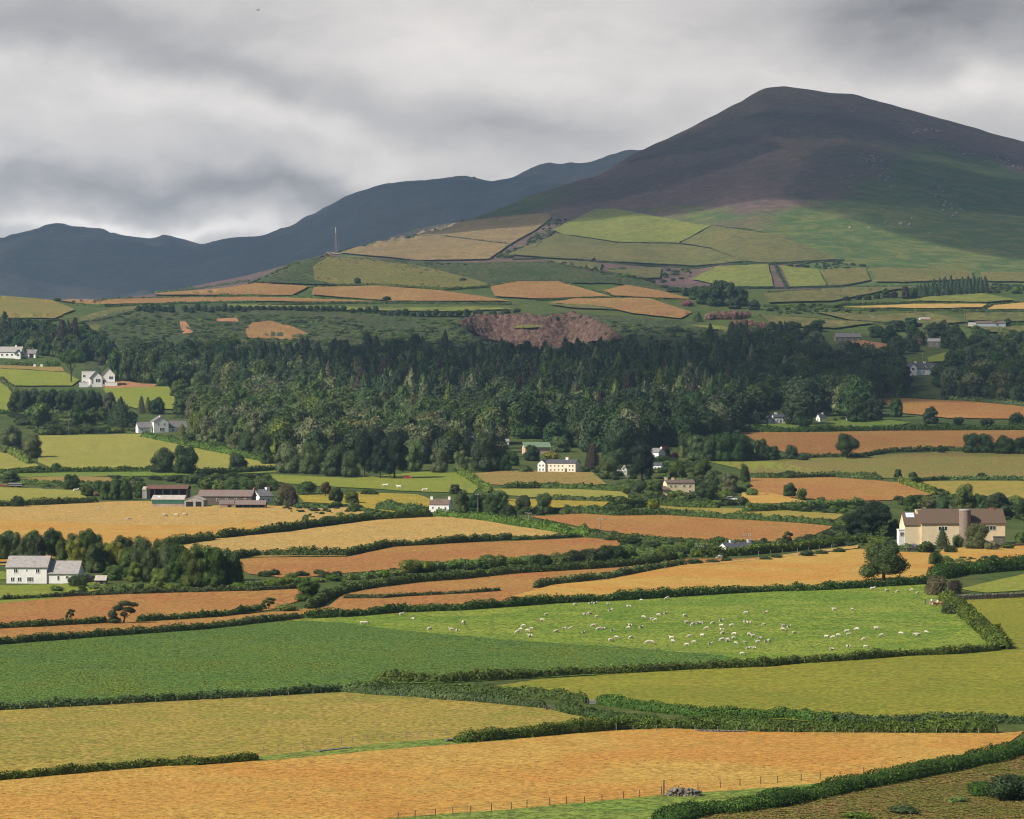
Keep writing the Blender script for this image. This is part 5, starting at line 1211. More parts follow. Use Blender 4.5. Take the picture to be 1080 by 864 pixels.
# ---------------------------------------------------------------- hedges
def hedge(pts, hpx, label, m=('H', 'G'), wid=1.1, name='hedge', cat='hedge', leafpx=1.5, gap=0.0):
    if hpx > 4: hpx = hpx * .88
    path = []
    for (a, b), (c, d) in zip(pts, pts[1:]):
        n = max(1, int(math.hypot(c - a, d - b) / 3))
        for i in range(n):
            s = i / n; path.append((a + (c - a) * s, b + (d - b) * s))
    path.append(pts[-1])
    base = [P(u, y) for u, y in path]
    Dm = sum(p.y for p in base) / len(base); s = Dm / F
    hm = hpx * s
    W2 = hm * wid * .5
    r = np.random.default_rng(int(pts[0][0] * 13 + pts[0][1] * 7) & 0xffff)
    # resample evenly in the world
    B = np.array([(p.x, p.y) for p in base]); seg = np.linalg.norm(np.diff(B, axis=0), axis=1); L = np.concatenate([[0], np.cumsum(seg)])
    st = max(.5, 2.2 * s); S = np.arange(0, L[-1] + st, st)
    X = np.interp(S, L, B[:, 0]); Y = np.interp(S, L, B[:, 1])
    Z = np.array([gz(a, b) for a, b in zip(X, Y)])
    T = np.stack([np.gradient(X), np.gradient(Y)], -1); T = smooth(T, 2, 0); T /= np.linalg.norm(T, axis=1, keepdims=True)
    Nn = np.stack([-T[:, 1], T[:, 0]], -1)
    taper = np.clip(np.minimum(S + .2 * hm, S[-1] - S + .2 * hm) / (1.2 * hm), .15, 1) ** .5
    hv = hm * (1 + .30 * fbm(S / (5 * hm), S * 0 + pts[0][0], 3) + .26 * fbm(S / (1.5 * hm), S * 0 + 9, 2)) * taper
    wv = W2 * (1 + .30 * fbm(S / (3 * hm), S * 0 + 55, 3)) * taper
    prof_ = np.array([(-1, -.15), (-1.05, .35), (-.8, .78), (-.3, 1.0), (.3, 1.0), (.8, .78), (1.05, .35), (1, -.15)])
    k = len(prof_); ns = len(S)
    V0 = np.zeros((ns, k, 3))
    for j, (a, b) in enumerate(prof_):
        jt = r.uniform(-.10, .10, ns) * hm
        V0[:, j, 0] = X + Nn[:, 0] * wv * a * .86 + Nn[:, 0] * jt
        V0[:, j, 1] = Y + Nn[:, 1] * wv * a * .86 + Nn[:, 1] * jt
        V0[:, j, 2] = Z + hv * b * .88 + jt * .8
    Q0 = np.array([[i * k + j, (i + 1) * k + j, (i + 1) * k + j + 1, i * k + j + 1] for i in range(ns - 1) for j in range(k - 1)])
    nl = int(S[-1] * (2.2 * hm + 2 * W2) / ((leafpx * s) ** 2) * .9)
    nl = min(nl, 26000)
    q = r.uniform(0, 1, nl) * (ns - 1); i0 = np.minimum(q.astype(int), ns - 2); f = q - i0
    tt = r.uniform(.02, .98, nl) * (k - 1); j0 = np.minimum(tt.astype(int), k - 2); g_ = (tt - j0)[:, None]
    lerp = lambda A: A[i0] * (1 - f) + A[i0 + 1] * f
    pa = prof_[j0] * (1 - g_) + prof_[j0 + 1] * g_
    out = .96 + .22 * r.random(nl)
    px = lerp(X) + lerp(Nn[:, 0]) * lerp(wv) * pa[:, 0] * out; py = lerp(Y) + lerp(Nn[:, 1]) * lerp(wv) * pa[:, 0] * out
    pz = lerp(Z) + lerp(hv) * pa[:, 1] * out
    nn = np.stack([lerp(Nn[:, 0]) * pa[:, 0], lerp(Nn[:, 1]) * pa[:, 0], np.maximum(pa[:, 1] * 1.1 - .25, -.1)], -1)
    nn /= np.linalg.norm(nn, axis=1, keepdims=True) + 1e-6
    # sprigs standing above the top
    V1, Q1 = leafquads(np.stack([px, py, pz], -1), nn, leafpx * s * 1.5, r, .55)
    qm = np.concatenate([np.zeros(len(Q0), np.int32), (fbm(px / (4 * hm), py / (4 * hm), 2) + r.normal(0, .35, nl) > .35).astype(np.int32)])
    # taller sprays and saplings breaking the top line
    ns2 = int(S[-1] / (4.5 * hm)) if hpx > 4 else 0
    if ns2:
        cs = r.integers(1, ns - 1, ns2); nlf = 46; rr_ = hm * r.uniform(.18, .42, ns2)
        d = r.normal(0, 1, (ns2, nlf, 3)); d /= np.linalg.norm(d, axis=2, keepdims=True)
        cc = np.stack([X[cs], Y[cs], Z[cs] + hv[cs] * r.uniform(.75, 1.12, ns2)], -1) + np.stack([Nn[cs, 0] * wv[cs], Nn[cs, 1] * wv[cs], cs * 0], -1) * r.uniform(-.7, .7, (ns2, 1))
        pp_ = (cc[:, None] + d * rr_[:, None, None] * np.array([1., 1., 1.25]) * r.uniform(.4, 1, (ns2, nlf, 1))).reshape(-1, 3)
        V2, Q2 = leafquads(pp_, d.reshape(-1, 3), leafpx * s * 1.3, r, .7)
        Q1 = np.concatenate([Q1, Q2 + len(V1)]); V1 = np.concatenate([V1, V2])
        qm = np.concatenate([qm, np.repeat((r.random(ns2) < .4).astype(np.int32), nlf)])
    c = np.array([X.mean(), Y.mean(), Z.mean()])
    me = mesh_np(name, np.concatenate([V0.reshape(-1, 3), V1]) - c, np.concatenate([Q0, Q1 + ns * k]), mats=[LM[a] for a in m], qm=qm)
    return tag(link(name, me, loc=c), label, cat)
for row in HEDGES:
    hedge(*row[:3], **(row[3] if len(row) > 3 else {}))

# ---------------------------------------------------------------- the wood: nearest trees one by one, the rest as one mass
def scatter(poly, spacing, jit=.5):
    W3 = np.array([P(u, y)[:2] for u, y in poly])
    x0, y0 = W3.min(0); x1, y1 = W3.max(0)
    gx, gy = np.meshgrid(np.arange(x0, x1, spacing), np.arange(y0, y1, spacing))
    pts = np.stack([gx.ravel(), gy.ravel()], -1) + rng.uniform(-jit, jit, (gx.size, 2)) * spacing
    pts = pts[pts[:, 1] > 290]; X, Y = pts.T
    out = np.stack([X, Y, U0 + F * X / Y, yimg(X, Y, gzv(X, Y))], -1)
    return out[inside(poly, out[:, 2:4])]

def mass(name, pts, protos, label=None, cat=None):
    """one object: instances of the given meshes on points (X, Y, Z, w, h, rot, index)"""
    pts = np.array(pts)
    col = bpy.data.collections.new(name + '_plants')
    for i, me in enumerate(protos):
        o = bpy.data.objects.new('%s_plant_%02d' % (name, i), me); col.objects.link(o)
    me = bpy.data.meshes.new(name); me.vertices.add(len(pts)); me.vertices.foreach_set('co', pts[:, :3].astype(np.float32).ravel())
    def att(n, typ, arr, key):
        a = me.attributes.new(n, typ, 'POINT'); a.data.foreach_set(key, np.asarray(arr).ravel())
    att('scl', 'FLOAT_VECTOR', np.stack([pts[:, 3], pts[:, 3], pts[:, 4]], -1).astype(np.float32), 'vector')
    att('rot', 'FLOAT_VECTOR', np.stack([pts[:, 5] * 0, pts[:, 5] * 0, pts[:, 5]], -1).astype(np.float32), 'vector')
    att('idx', 'INT', pts[:, 6].astype(np.int32), 'value')
    me.update()
    o = link(name, me)
    ng = bpy.data.node_groups.new(name + '_plants', 'GeometryNodeTree')
    ng.interface.new_socket('Geometry', in_out='INPUT', socket_type='NodeSocketGeometry'); ng.interface.new_socket('Geometry', in_out='OUTPUT', socket_type='NodeSocketGeometry')
    N = ng.nodes; gi = N.new('NodeGroupInput'); go = N.new('NodeGroupOutput')
    m2p = N.new('GeometryNodeMeshToPoints'); iop = N.new('GeometryNodeInstanceOnPoints'); ci = N.new('GeometryNodeCollectionInfo')
    ci.inputs['Collection'].default_value = col; ci.inputs['Separate Children'].default_value = True; ci.inputs['Reset Children'].default_value = True
    iop.inputs['Pick Instance'].default_value = True
    ln = ng.links.new
    ln(gi.outputs[0], m2p.inputs['Mesh']); ln(m2p.outputs[0], iop.inputs['Points']); ln(ci.outputs[0], iop.inputs['Instance']); ln(iop.outputs[0], go.inputs[0])
    for n_, typ, sock in (('scl', 'FLOAT_VECTOR', 'Scale'), ('rot', 'FLOAT_VECTOR', 'Rotation'), ('idx', 'INT', 'Instance Index')):
        na = N.new('GeometryNodeInputNamedAttribute'); na.data_type = typ; na.inputs['Name'].default_value = n_
        src = na.outputs['Attribute']
        if n_ == 'rot':
            e2r = N.new('FunctionNodeEulerToRotation'); ln(src, e2r.inputs[0]); src = e2r.outputs[0]
        ln(src, iop.inputs[sock])
    md = o.modifiers.new('plants', 'NODES'); md.node_group = ng
    return tag(o, label, None, None, 'stuff')

def blocked(u, y):
    return any(a - 5 < u < b + 5 and c < y < d + (30 if d > 420 else 28) for a, b, c, d in KEEP_CLEAR)

cand = []
for wi, (poly, sp, conif, hlo, hhi) in enumerate(WOODS):
    for X, Y, u, y in scatter(poly, sp):
        if blocked(u, y): continue
        cf = conif(u, y) if callable(conif) else conif
        k = 'C' if random.random() < cf else 'B'
        h = random.uniform(hlo, hhi) * (1.0 if k == 'C' else .80)
        cand.append((Y, X, u, y, k, h, wi == FRONT_WOOD))
cand.sort()
LIM = {'C': 230, 'B': 105}; cnt = {'C': 0, 'B': 0}; rest = []
BMAT = ['B', 'B', 'D', 'O', 'L', 'D']
for Y, X, u, y, k, h, fw in cand:
    if cnt[k] < LIM[k] and -5 < u < 1085:
        cnt[k] += 1
        zone, zl = [(z, l) for lim, z, l in WOOD_ZONES if u < lim][0]
        if k == 'C':
            plant_at(X, Y, h, h * random.uniform(.44, .62), 'conifer' if random.random() < .75 else 'column', random.choice('CDBNCDOL'), 'dark conifer in the wood ' + zl, 'conifers of the wood ' + zone, det=False)
        else:
            mm = random.choice('BOOLBDLOY' if fw and random.random() < .35 else 'BODDBO') if fw else random.choice(['B', 'D', 'D', 'D', 'O'])
            plant_at(X, Y, h, h * random.uniform(.75, 1.05), 'wood', mm, 'rounded broadleaf tree in the wood ' + zl, 'broadleaf trees of the wood ' + zone, det=False)
    else:
        rest.append((Y, X, u, k, h, fw))
prot = [crown_proto('conifer', 'C', False, i) for i in range(2)] + [crown_proto('conifer', 'B', False, 2), crown_proto('column', 'D', False, 0), crown_proto('conifer', 'O', False, 1)] + \
       [crown_proto('wood', mm, False, i) for mm in 'BD' for i in range(2)] + [crown_proto('wood', 'O', False, 2), crown_proto('wood', 'L', False, 1)]
pts = []
for Y, X, u, k, h, fw in rest:
    i = random.choice([0, 0, 1, 1, 0, 1, 2, 3, 3, 4]) if k == 'C' else (random.choice([5, 6, 9, 10]) if fw else random.choice([5, 6, 7, 8, 7, 8, 7, 9]))
    w = h * (random.uniform(.44, .66) if k == 'C' else random.uniform(.8, 1.15))
    pts.append((X, Y, gz(X, Y) - .3, w, h, random.uniform(0, 6.28), i))
mass('woodland', pts, prot, 'dark mixed wood covering the hillside below the quarry')
print('WOOD', len(cand), len(rest))

# ---------------------------------------------------------------- scrub: bracken, gorse and brambles
CLEARINGS = [f[1] for f in FIELDS if f[0] in ('clearing', 'field', 'lawn', 'garden') and max(q[1] for q in f[1]) < 580]
prot = [crown_proto('bush', mm, False, i) for mm in 'FXXG' for i in range(2)]
for name, label, areas in SCRUB:
    pts = []
    for poly, sp, lo, hi in areas:
        S_ = scatter(poly, sp); bad = np.zeros(len(S_), bool)
        for q in CLEARINGS: bad |= inside(q, S_[:, 2:4])
        for X, Y, u, y in S_[~bad]:
            if vnoise(np.array([X / 30]), np.array([Y / 45]))[0] < random.uniform(-.9, .25): continue
            h = random.uniform(lo, hi)
            pts.append((X, Y, gz(X, Y) - .1 * h, h * random.uniform(1.2, 2.4), h, random.uniform(0, 6.28), random.randrange(8)))
    mass(name, pts, prot, label)

# ---------------------------------------------------------------- grass tufts and crop plants of the nearest fields
def tuft(name, n, m, r, spread=.5, stiff=1.0, wide=.10):
    a = r.uniform(0, 2 * PI, n); b = r.uniform(.05, .22, n); tip = r.uniform(.25, spread, n); h = r.uniform(.55, 1.0, n) * stiff
    d = np.stack([np.cos(a), np.sin(a), a * 0], -1); q = np.stack([-np.sin(a), np.cos(a), a * 0], -1) * wide
    base = d * b[:, None]; mid = d * (b + (tip - b) * .45)[:, None] + np.array([0, 0, 1]) * (h * .65)[:, None]; top = d * tip[:, None] + np.array([0, 0, 1]) * h[:, None]
    V = np.stack([base - q, base + q, mid + q * .9, mid - q * .9, top, top + q * .2], 1)
    Q = np.concatenate([np.arange(n)[:, None] * 6 + np.array([0, 1, 2, 3]), np.arange(n)[:, None] * 6 + np.array([3, 2, 5, 4])])
    return mesh_np(name, V.reshape(-1, 3), Q, mats=[m])
_r = np.random.default_rng(77)
TM = {k: leaf_mat('blade_' + k, vivid(c), var=.14, trans=.25, isl=.25, hue=.012) for k, c in (('gold', (.51, .265, .056)), ('rust', (.49, .23, .048)), ('straw', (.51, .32, .075)), ('olive', (.36, .28, .048)), ('green', (.20, .26, .036)), ('lime', (.31, .33, .046)), ('ochre', (.36, .27, .050)), ('crop', (.155, .270, .054)), ('deep', (.115, .205, .044)), ('brown', (.23, .15, .050)), ('moss', (.18, .165, .034)))}
GRASS = [  # name, label, field number in FIELDS (order of that list), spacing, height, width, blades
 ('dry_grass', 'dry golden and rusty grass of the nearest field', 0, .9, (.05, .115), (.6, 1.2), ('rust', 'gold', 'gold', 'straw', 'straw')),
 ('meadow_grass', 'ochre and green grass of the meadow behind the nearest hedge', 1, 1.1, (.05, .11), (.6, 1.2), ('straw', 'ochre', 'ochre', 'olive')),
 ('root_crop', 'leafy green root crop in the big dark green field', 4, .80, (.11, .21), (.6, .95), ('deep', 'crop', 'crop', 'green')),
 ('pasture_grass', 'tall yellow-green grass of the sheep pasture', 5, 1.1, (.07, .18), (.5, 1.0), ('green', 'lime', 'lime', 'lime')),
 ('slope_grass', 'rough brown and green grass of the slope in the corner', 8, .6, (.08, .20), (.6, 1.1), ('brown', 'moss', 'moss', 'moss')),
]
for name, label, fi, sp, hh, ww, cols in GRASS:
    poly = [(max(-45, min(1125, u)), min(y, 884)) for u, y in FIELDS[fi][1]]
    S_ = scatter(poly, sp)
    X, Y = S_[:, 0], S_[:, 1]
    pn = fbm(X / 9, Y / 14, 3) + _r.normal(0, .22, len(X))
    keep = pn > -.62
    X, Y, pn = X[keep], Y[keep], pn[keep]
    idx = np.clip(((pn + .62) / 1.25 * len(cols)).astype(int), 0, len(cols) - 1)
    prot = [tuft('%s_%s' % (name, c), 16, TM[c], _r, .55, 1.0, .11 if name != 'root_crop' else .2) for c in cols]
    pts = np.stack([X, Y, gzv(X, Y) + .05, _r.uniform(*ww, len(X)), _r.uniform(*hh, len(X)), _r.uniform(0, 6.28, len(X)), idx], -1)
    mass(name, pts, prot, label)
    print('GRASS', name, len(X))
# ---------------------------------------------------------------- buildings
BM = {
 'white': plain('white_render', (.80, .79, .76), .06, .6), 'cream': plain('cream_render', (.78, .64, .42), .08, .6), 'buff': plain('buff_render', (.72, .66, .52), .08, .6),
 'grey': plain('grey_render', (.36, .35, .33), .12, .8), 'stone': plain('field_stone', (.20, .175, .15), .35, 2.2, dirt=(.12, .105, .09)),
 'slate': plain('slate_roof', (.20, .19, .195), .25, 1.2), 'paleslate': plain('pale_slate_roof', (.33, .31, .30), .2, 1.2), 'darkslate': plain('dark_slate_roof', (.085, .085, .10), .25, 1.2),
 'tile': plain('brown_tile_roof', (.13, .082, .063), .35, 1.5, dirt=(.10, .085, .05)), 'red': plain('red_tile_roof', (.30, .115, .085), .25, 1.5), 'ruby': plain('rusty_sheet', (.155, .078, .062), .35, .5, dirt=(.10, .055, .045)),
 'brownroof': plain('brown_slate_roof', (.155, .11, .09), .25, 1.0), 'fibro': plain('cement_sheet_roof', (.44, .40, .36), .25, .5, dirt=(.30, .26, .22)), 'greybrown': plain('weathered_sheet_roof', (.175, .145, .135), .3, .5, dirt=(.20, .11, .085)),
 'green': plain('green_sheet', (.045, .135, .10), .12, .6), 'greenroof': plain('green_roof', (.16, .23, .15), .15, .8), 'plank': plain('weathered_planks', (.125, .092, .075), .4, 1.2, dirt=(.10, .075, .06)),
 'concrete': plain('concrete_block', (.42, .32, .26), .2, .6), 'black': plain('black_and_painted_shade', (.018, .016, .015), .2, 1), 'glass': plain('window_glass', (.025, .030, .035), .1, 2, rough=.12, spec=.5),  # the black also paints in the shade of open bays and doorways
 'frame': plain('white_frame', (.78, .78, .76), .03, 2, rough=.5), 'brick': plain('brown_brick', (.27, .205, .17), .3, 2.2), 'bluegrey': plain('blue_grey_sheet', (.30, .34, .40), .12, .4), 'pot': plain('clay_pot', (.36, .15, .09), .2, 2),
 'pink': plain('pink_render', (.58, .40, .30), .1, .8), 'wood': plain('post_timber', (.30, .26, .215), .35, 3), 'darkwood': plain('dark_post_timber', (.13, .11, .09), .35, 3), 'shedwood': plain('shed_timber', (.34, .19, .10), .25, 1.5),
 'steel': plain('galvanised_steel', (.42, .43, .45), .15, 2, rough=.45), 'panel': plain('pale_panel', (.62, .68, .75), .05, 1, rough=.25, spec=.5), 'redpaint': plain('red_paint', (.35, .035, .03), .1, 1, rough=.4), 'rubber': plain('rubber', (.02, .02, .02), .1, 2),
}

def prism(mb, x0, x1, y0, y1, z0, hw, hr, ax):
    """walls up to the eaves and gables"""
    if hr <= 0: return mb.box(x0, x1, y0, y1, z0, hw)
    if ax == 'x':
        ym = (y0 + y1) / 2
        pf = [(y0, z0), (y1, z0), (y1, hw), (ym, hw + hr), (y0, hw)]
        vs = [(x0, a, b) for a, b in pf] + [(x1, a, b) for a, b in pf]
    else:
        xm = (x0 + x1) / 2
        pf = [(x0, z0), (x1, z0), (x1, hw), (xm, hw + hr), (x0, hw)]
        vs = [(a, y0, b) for a, b in pf] + [(a, y1, b) for a, b in pf]
    return mb.add(vs, [(4, 3, 2, 1, 0), (5, 6, 7, 8, 9), (0, 1, 6, 5), (1, 2, 7, 6), (2, 3, 8, 7), (3, 4, 9, 8), (4, 0, 5, 9)])

def gable_roof(mb, x0, x1, y0, y1, hw, hr, ax, o, th):
    """two slabs laid on the gables, with eaves"""
    def slab(a, b, c, d):
        up = Vector((0, 0, th))
        n = [Vector(p) for p in (a, b, c, d)]
        mb.add(n + [p + up for p in n], [(0, 3, 2, 1), (4, 5, 6, 7), (0, 1, 5, 4), (1, 2, 6, 5), (2, 3, 7, 6), (3, 0, 4, 7)])
    e = .012
    if ax == 'x':
        ym = (y0 + y1) / 2; s = hr / (ym - y0) if ym > y0 else 1
        slab((x0 - o, y0 - o, hw - o * s + e), (x1 + o, y0 - o, hw - o * s + e), (x1 + o, ym, hw + hr + e), (x0 - o, ym, hw + hr + e))
        slab((x1 + o, y1 + o, hw - o * s + e), (x0 - o, y1 + o, hw - o * s + e), (x0 - o, ym + .01, hw + hr + e), (x1 + o, ym + .01, hw + hr + e))
    else:
        xm = (x0 + x1) / 2; s = hr / (xm - x0)
        slab((x0 - o, y1 + o, hw - o * s + e), (x0 - o, y0 - o, hw - o * s + e), (xm, y0 - o, hw + hr + e), (xm, y1 + o, hw + hr + e))
        slab((x1 + o, y0 - o, hw - o * s + e), (x1 + o, y1 + o, hw - o * s + e), (xm + .01, y1 + o, hw + hr + e), (xm + .01, y0 - o, hw + hr + e))

def window(root, face, x0, x1, y0, y1, x, z, w, h, name='window', panem='glass', bars=1):
    b = max(.05, min(w, h) * .10)
    fr, pn = MB(), MB()
    def put(mb, a0, a1, z0, z1, d0, d1):
        if face == 'f': mb.box(a0, a1, y0 - d1, y0 - d0, z0, z1)
        elif face == 'l': mb.box(x0 - d1, x0 - d0, a0, a1, z0, z1)
        else: mb.box(x1 + d0, x1 + d1, a0, a1, z0, z1)
    c = x if face == 'f' else (y0 + y1) / 2 + x
    if face == 'f': c = (x0 + x1) / 2 + x
    put(fr, c - w / 2, c - w / 2 + b, z, z + h, .004, .07); put(fr, c + w / 2 - b, c + w / 2, z, z + h, .004, .07)
    put(fr, c - w / 2 + b, c + w / 2 - b, z, z + b, .004, .07); put(fr, c - w / 2 + b, c + w / 2 - b, z + h - b, z + h, .004, .07)
    for i in range(bars):
        q = c - w / 2 + w * (i + 1) / (bars + 1); put(fr, q - b * .4, q + b * .4, z + b, z + h - b, .004, .06)
    put(pn, c - w / 2 + b, c + w / 2 - b, z + b, z + h - b, .002, .03)
    f = fr.build(name, BM['frame'], root)
    pn.build('pane', BM[panem], f)
    return f

def building(name, label, cat, u, y, yaw, blocks, group=None, doors=()):
    D = hitD(u, y); k = D / F
    p = P(u, y)
    root = empty(name, p, R(yaw), label, cat, group)
    for b in blocks:
        bx, w, d, hw, hr = (b[q] * k for q in ('x', 'w', 'd', 'hw', 'hr'))
        y0 = b.get('y', 0) * k; z0 = b.get('z0', -6) * k
        x0, x1, y1 = bx - w / 2, bx + w / 2, y0 + d
        ax = b.get('ax', 'x')
        if b.get('open'):      # open-fronted shed: back, ends and posts
            mb = MB(); t = .25
            mb.box(x0, x1, y1 - t, y1, z0, hw)
            for q in (x0, x1 - t): mb.box(q, q + t, y0, y1 - t - .003, z0, hw)
            mb.build('wall', BM[b['wall']], root)
            n = b['open']
            for i in range(1, n):
                q = x0 + w * i / n
                MB().box(q - .12, q + .12, y0 + .02, y0 + .26, z0, hw).build('post', BM['darkwood'], root)
            MB().box(x0 + t, x1 - t, y0 + d * .45, y0 + d * .5, z0, hw - .02).build('stack', BM['black'], root) if b.get('dark', 1) else None  # black sheet painting the shade inside the shed, nothing stored there
        else:
            prism(MB(), x0, x1, y0, y1, z0, hw, hr, ax).build('wall', BM[b['wall']], root)
        if b.get('band'):
            bm_, zb = b['band']
            MB().box(x0 + .01, x1 - .01, y0 - .06, y0 - .003, zb * k, hw - .02).build('cladding', BM[bm_], root)
        o = b.get('over', 1.2) * k
        rb = MB()
        if hr > 0:
            gable_roof(rb, x0, x1, y0, y1, hw, hr, ax, o, max(.12, .5 * k))
        else:
            rb.box(x0 - .1, x1 + .1, y0 - .1, y1 + .1, hw + .003, hw + .25)
        rf = rb.build('roof', BM[b['roof']], root)
        for (cx, cw, ch, cm) in b.get('chim', ()):     # along the ridge, centre of the block = 0
            cx, cw, ch = cx * k, cw * k, ch * k
            px, py = (bx + cx, (y0 + y1) / 2) if ax == 'x' else (bx, y0 + d / 2 + cx)
            cb = MB().box(px - cw / 2, px + cw / 2, py - cw * .4, py + cw * .4, hw + hr * .55, hw + hr + ch)
            cb.box(px - cw / 2 - .06, px + cw / 2 + .06, py - cw * .4 - .06, py + cw * .4 + .06, hw + hr + ch + .002, hw + hr + ch + .12)
            ck = cb.build('chimney', BM[cm], rf)
            for s in (-.25, .25): MB().tube((px + s * cw, py, hw + hr + ch + .1), (px + s * cw, py, hw + hr + ch + .1 + .5 * k * 2), .11, .09, 8).build('chimney_pot', BM['pot'], rf)
        for win in b.get('win', ()):
            face, x, z, ww, hh = win[:5]
            window(root, face, x0, x1, y0, y1, x * k, z * k, ww * k, hh * k, bars=win[5] if len(win) > 5 else 1)
        for (x, ww, hh, dm) in b.get('door', ()):
            MB().box(bx + x * k - ww * k / 2, bx + x * k + ww * k / 2, y0 - .05, y0 - .004, 0, hh * k).build('door', BM[dm], root)
        if b.get('panel'):
            x, f0, f1, pw = b['panel']; ym = (y0 + y1) / 2
            a = lambda f: (y0 + (ym - y0) * f, hw + hr * f + max(.12, .5 * k) + .05)
            (ya, za), (yb, zb2) = a(f0), a(f1)
            MB().add([(bx + (x - pw / 2) * k, ya, za), (bx + (x + pw / 2) * k, ya, za), (bx + (x + pw / 2) * k, yb, zb2), (bx + (x - pw / 2) * k, yb, zb2),
                      (bx + (x - pw / 2) * k, ya, za + .1), (bx + (x + pw / 2) * k, ya, za + .1), (bx + (x + pw / 2) * k, yb, zb2 + .1), (bx + (x - pw / 2) * k, yb, zb2 + .1)],
                     [(0, 3, 2, 1), (4, 5, 6, 7), (0, 1, 5, 4), (1, 2, 6, 5), (2, 3, 7, 6), (3, 0, 4, 7)]).build('roof_panel', BM['panel'], root)
    return root, k

def B(x, w, d, hw, hr, wall, roof, **k): return dict(x=x, w=w, d=d, hw=hw, hr=hr, wall=wall, roof=roof, **k)
building('house', 'two-storey white house with grey roof and lower wing beside the belt of trees', 'house', 28, 615.5, -4, [
    B(0, 43, 30, 17.5, 10.5, 'white', 'paleslate', win=[('f', -11.5, 11, 4.6, 5, 1), ('f', 12, 11, 4.6, 5, 1), ('f', -15, 2.2, 4, 4.5, 1), ('f', -7.5, 2.2, 4, 4.5, 1), ('f', 3.8, 1.6, 7, 5.5, 2), ('f', 0, 13, 1.3, 2, 0)], door=[(-11, 1.8, 6.2, 'frame')]),
    B(37.5, 33, 34, 10.8, 12, 'white', 'paleslate', y=1.5, win=[('f', -4, 3.5, 2, 5, 0), ('f', 5.5, 5, 3.4, 3.2, 1)])])
building('farmhouse', 'small white farmhouse with brown roof and a chimney at each gable', 'farmhouse', 463, 544, -13, [
    B(0, 21.5, 14, 11.5, 5.6, 'white', 'brownroof', over=.4, chim=[(-9.6, 2.6, 2.6, 'white'), (9.6, 2.6, 2.6, 'white')],
      win=[(f, x, z, 2.0, 2.6) for f in 'f' for x in (-6.8, 0, 6.8) for z in (7.0,)] + [('f', -6.8, 1.6, 2.0, 2.8), ('f', 6.8, 1.6, 2.0, 2.8)], door=[(0, 1.9, 4.2, 'darkwood')]),
    B(12.2, 3.2, 9, 4, 2, 'white', 'slate', y=3)])
building('long_house', 'long white two-storey house with dark roof at the foot of the wood', 'house', 592, 498.3, -22, [
    B(-1, 34, 15, 9.6, 3.6, 'buff', 'darkslate', over=.5, chim=[(5, 3.0, 2.4, 'white')], win=[('f', x, z, 1.9, 2.2) for x in (-11, -6.6, -2.2, 2.2, 10.2, 13.8) for z in (1.6, 5.8)], door=[(6.2, 2.4, 4.2, 'darkwood')]),
    B(-21.5, 8.6, 17, 9.4, 3.4, 'white', 'darkslate', ax='y', y=-2.5, over=.4, win=[('f', -1.9, 1.6, 2, 2.6), ('f', 1.9, 1.6, 2, 2.6), ('f', -1.9, 6, 2, 2.4), ('f', 1.9, 6, 2, 2.4)])])
building('village_house', 'cream house with a pale green roof half hidden by trees', 'house', 567, 479, 14, [
    B(0, 27, 14, 7.6, 4.4, 'pink', 'greenroof', win=[('f', -6, 2.5, 2.4, 2.6), ('f', 3, 2.5, 2.4, 2.6)])])
building('cream_cottage', 'cream cottage with a thin reddish-brown roof behind garden bushes', 'cottage', 718, 522, 12, [
    B(0, 30.5, 15, 12.4, 3.2, 'cream', 'brownroof', over=.5, chim=[(-6.5, 2.6, 2.0, 'cream'), (-14, 2.6, 2.4, 'cream')], win=[('f', x, 8, 2.4, 2.4) for x in (-11, -6, 3.5, 10)] + [('f', 10, 2.5, 2.4, 2.6)], door=[(-11, 3.6, 4.6, 'black')]),
    B(-17.5, 6, 9, 6, 3, 'cream', 'brownroof', y=-2)])
building('white_cottage', 'white cottage turned gable-on with chimney, beside the copper beech', 'cottage', 690, 484.3, -48, [
    B(0, 13, 10, 7, 4.2, 'white', 'slate', over=.4, chim=[(6, 2.0, 1.4, 'white')], win=[('r', -2, 2.5, 1.5, 2), ('f', -2, 3, 1.8, 2.2)])])
building('white_cottage', 'low white cottage below the copper beech, partly behind the cedar', 'cottage', 693, 496, -20, [
    B(0, 9, 8, 5, 2.6, 'white', 'darkslate', over=.4, win=[('f', -2, 1.8, 1.6, 1.8), ('f', 2, 1.8, 1.6, 1.8)])])
building('white_cottage', 'narrow white gabled cottage left of the broad cedar', 'cottage', 659, 501, 8, [
    B(0, 4.4, 9, 6, 2.6, 'white', 'slate', ax='y', over=.3, chim=[(-3, 1.4, 1.2, 'white')], win=[('f', 0, 2.5, 1.2, 1.8)]), B(-4.6, 4.5, 6, 3.4, 1.6, 'grey', 'slate', y=2)])
building('bungalow', 'long low white bungalow with dark slate roof and two white chimneys', 'bungalow', 782, 582.5, 25, [
    B(0, 35, 19, 4.4, 5.2, 'white', 'darkslate', over=.6, chim=[(-7, 4.0, 2.6, 'white'), (14.6, 4.0, 3.0, 'white')], win=[('l', 0, 1.8, 2, 3, 0), ('f', -8, 1.2, 2.2, 2), ('f', 5, 1.2, 2.2, 2)])])
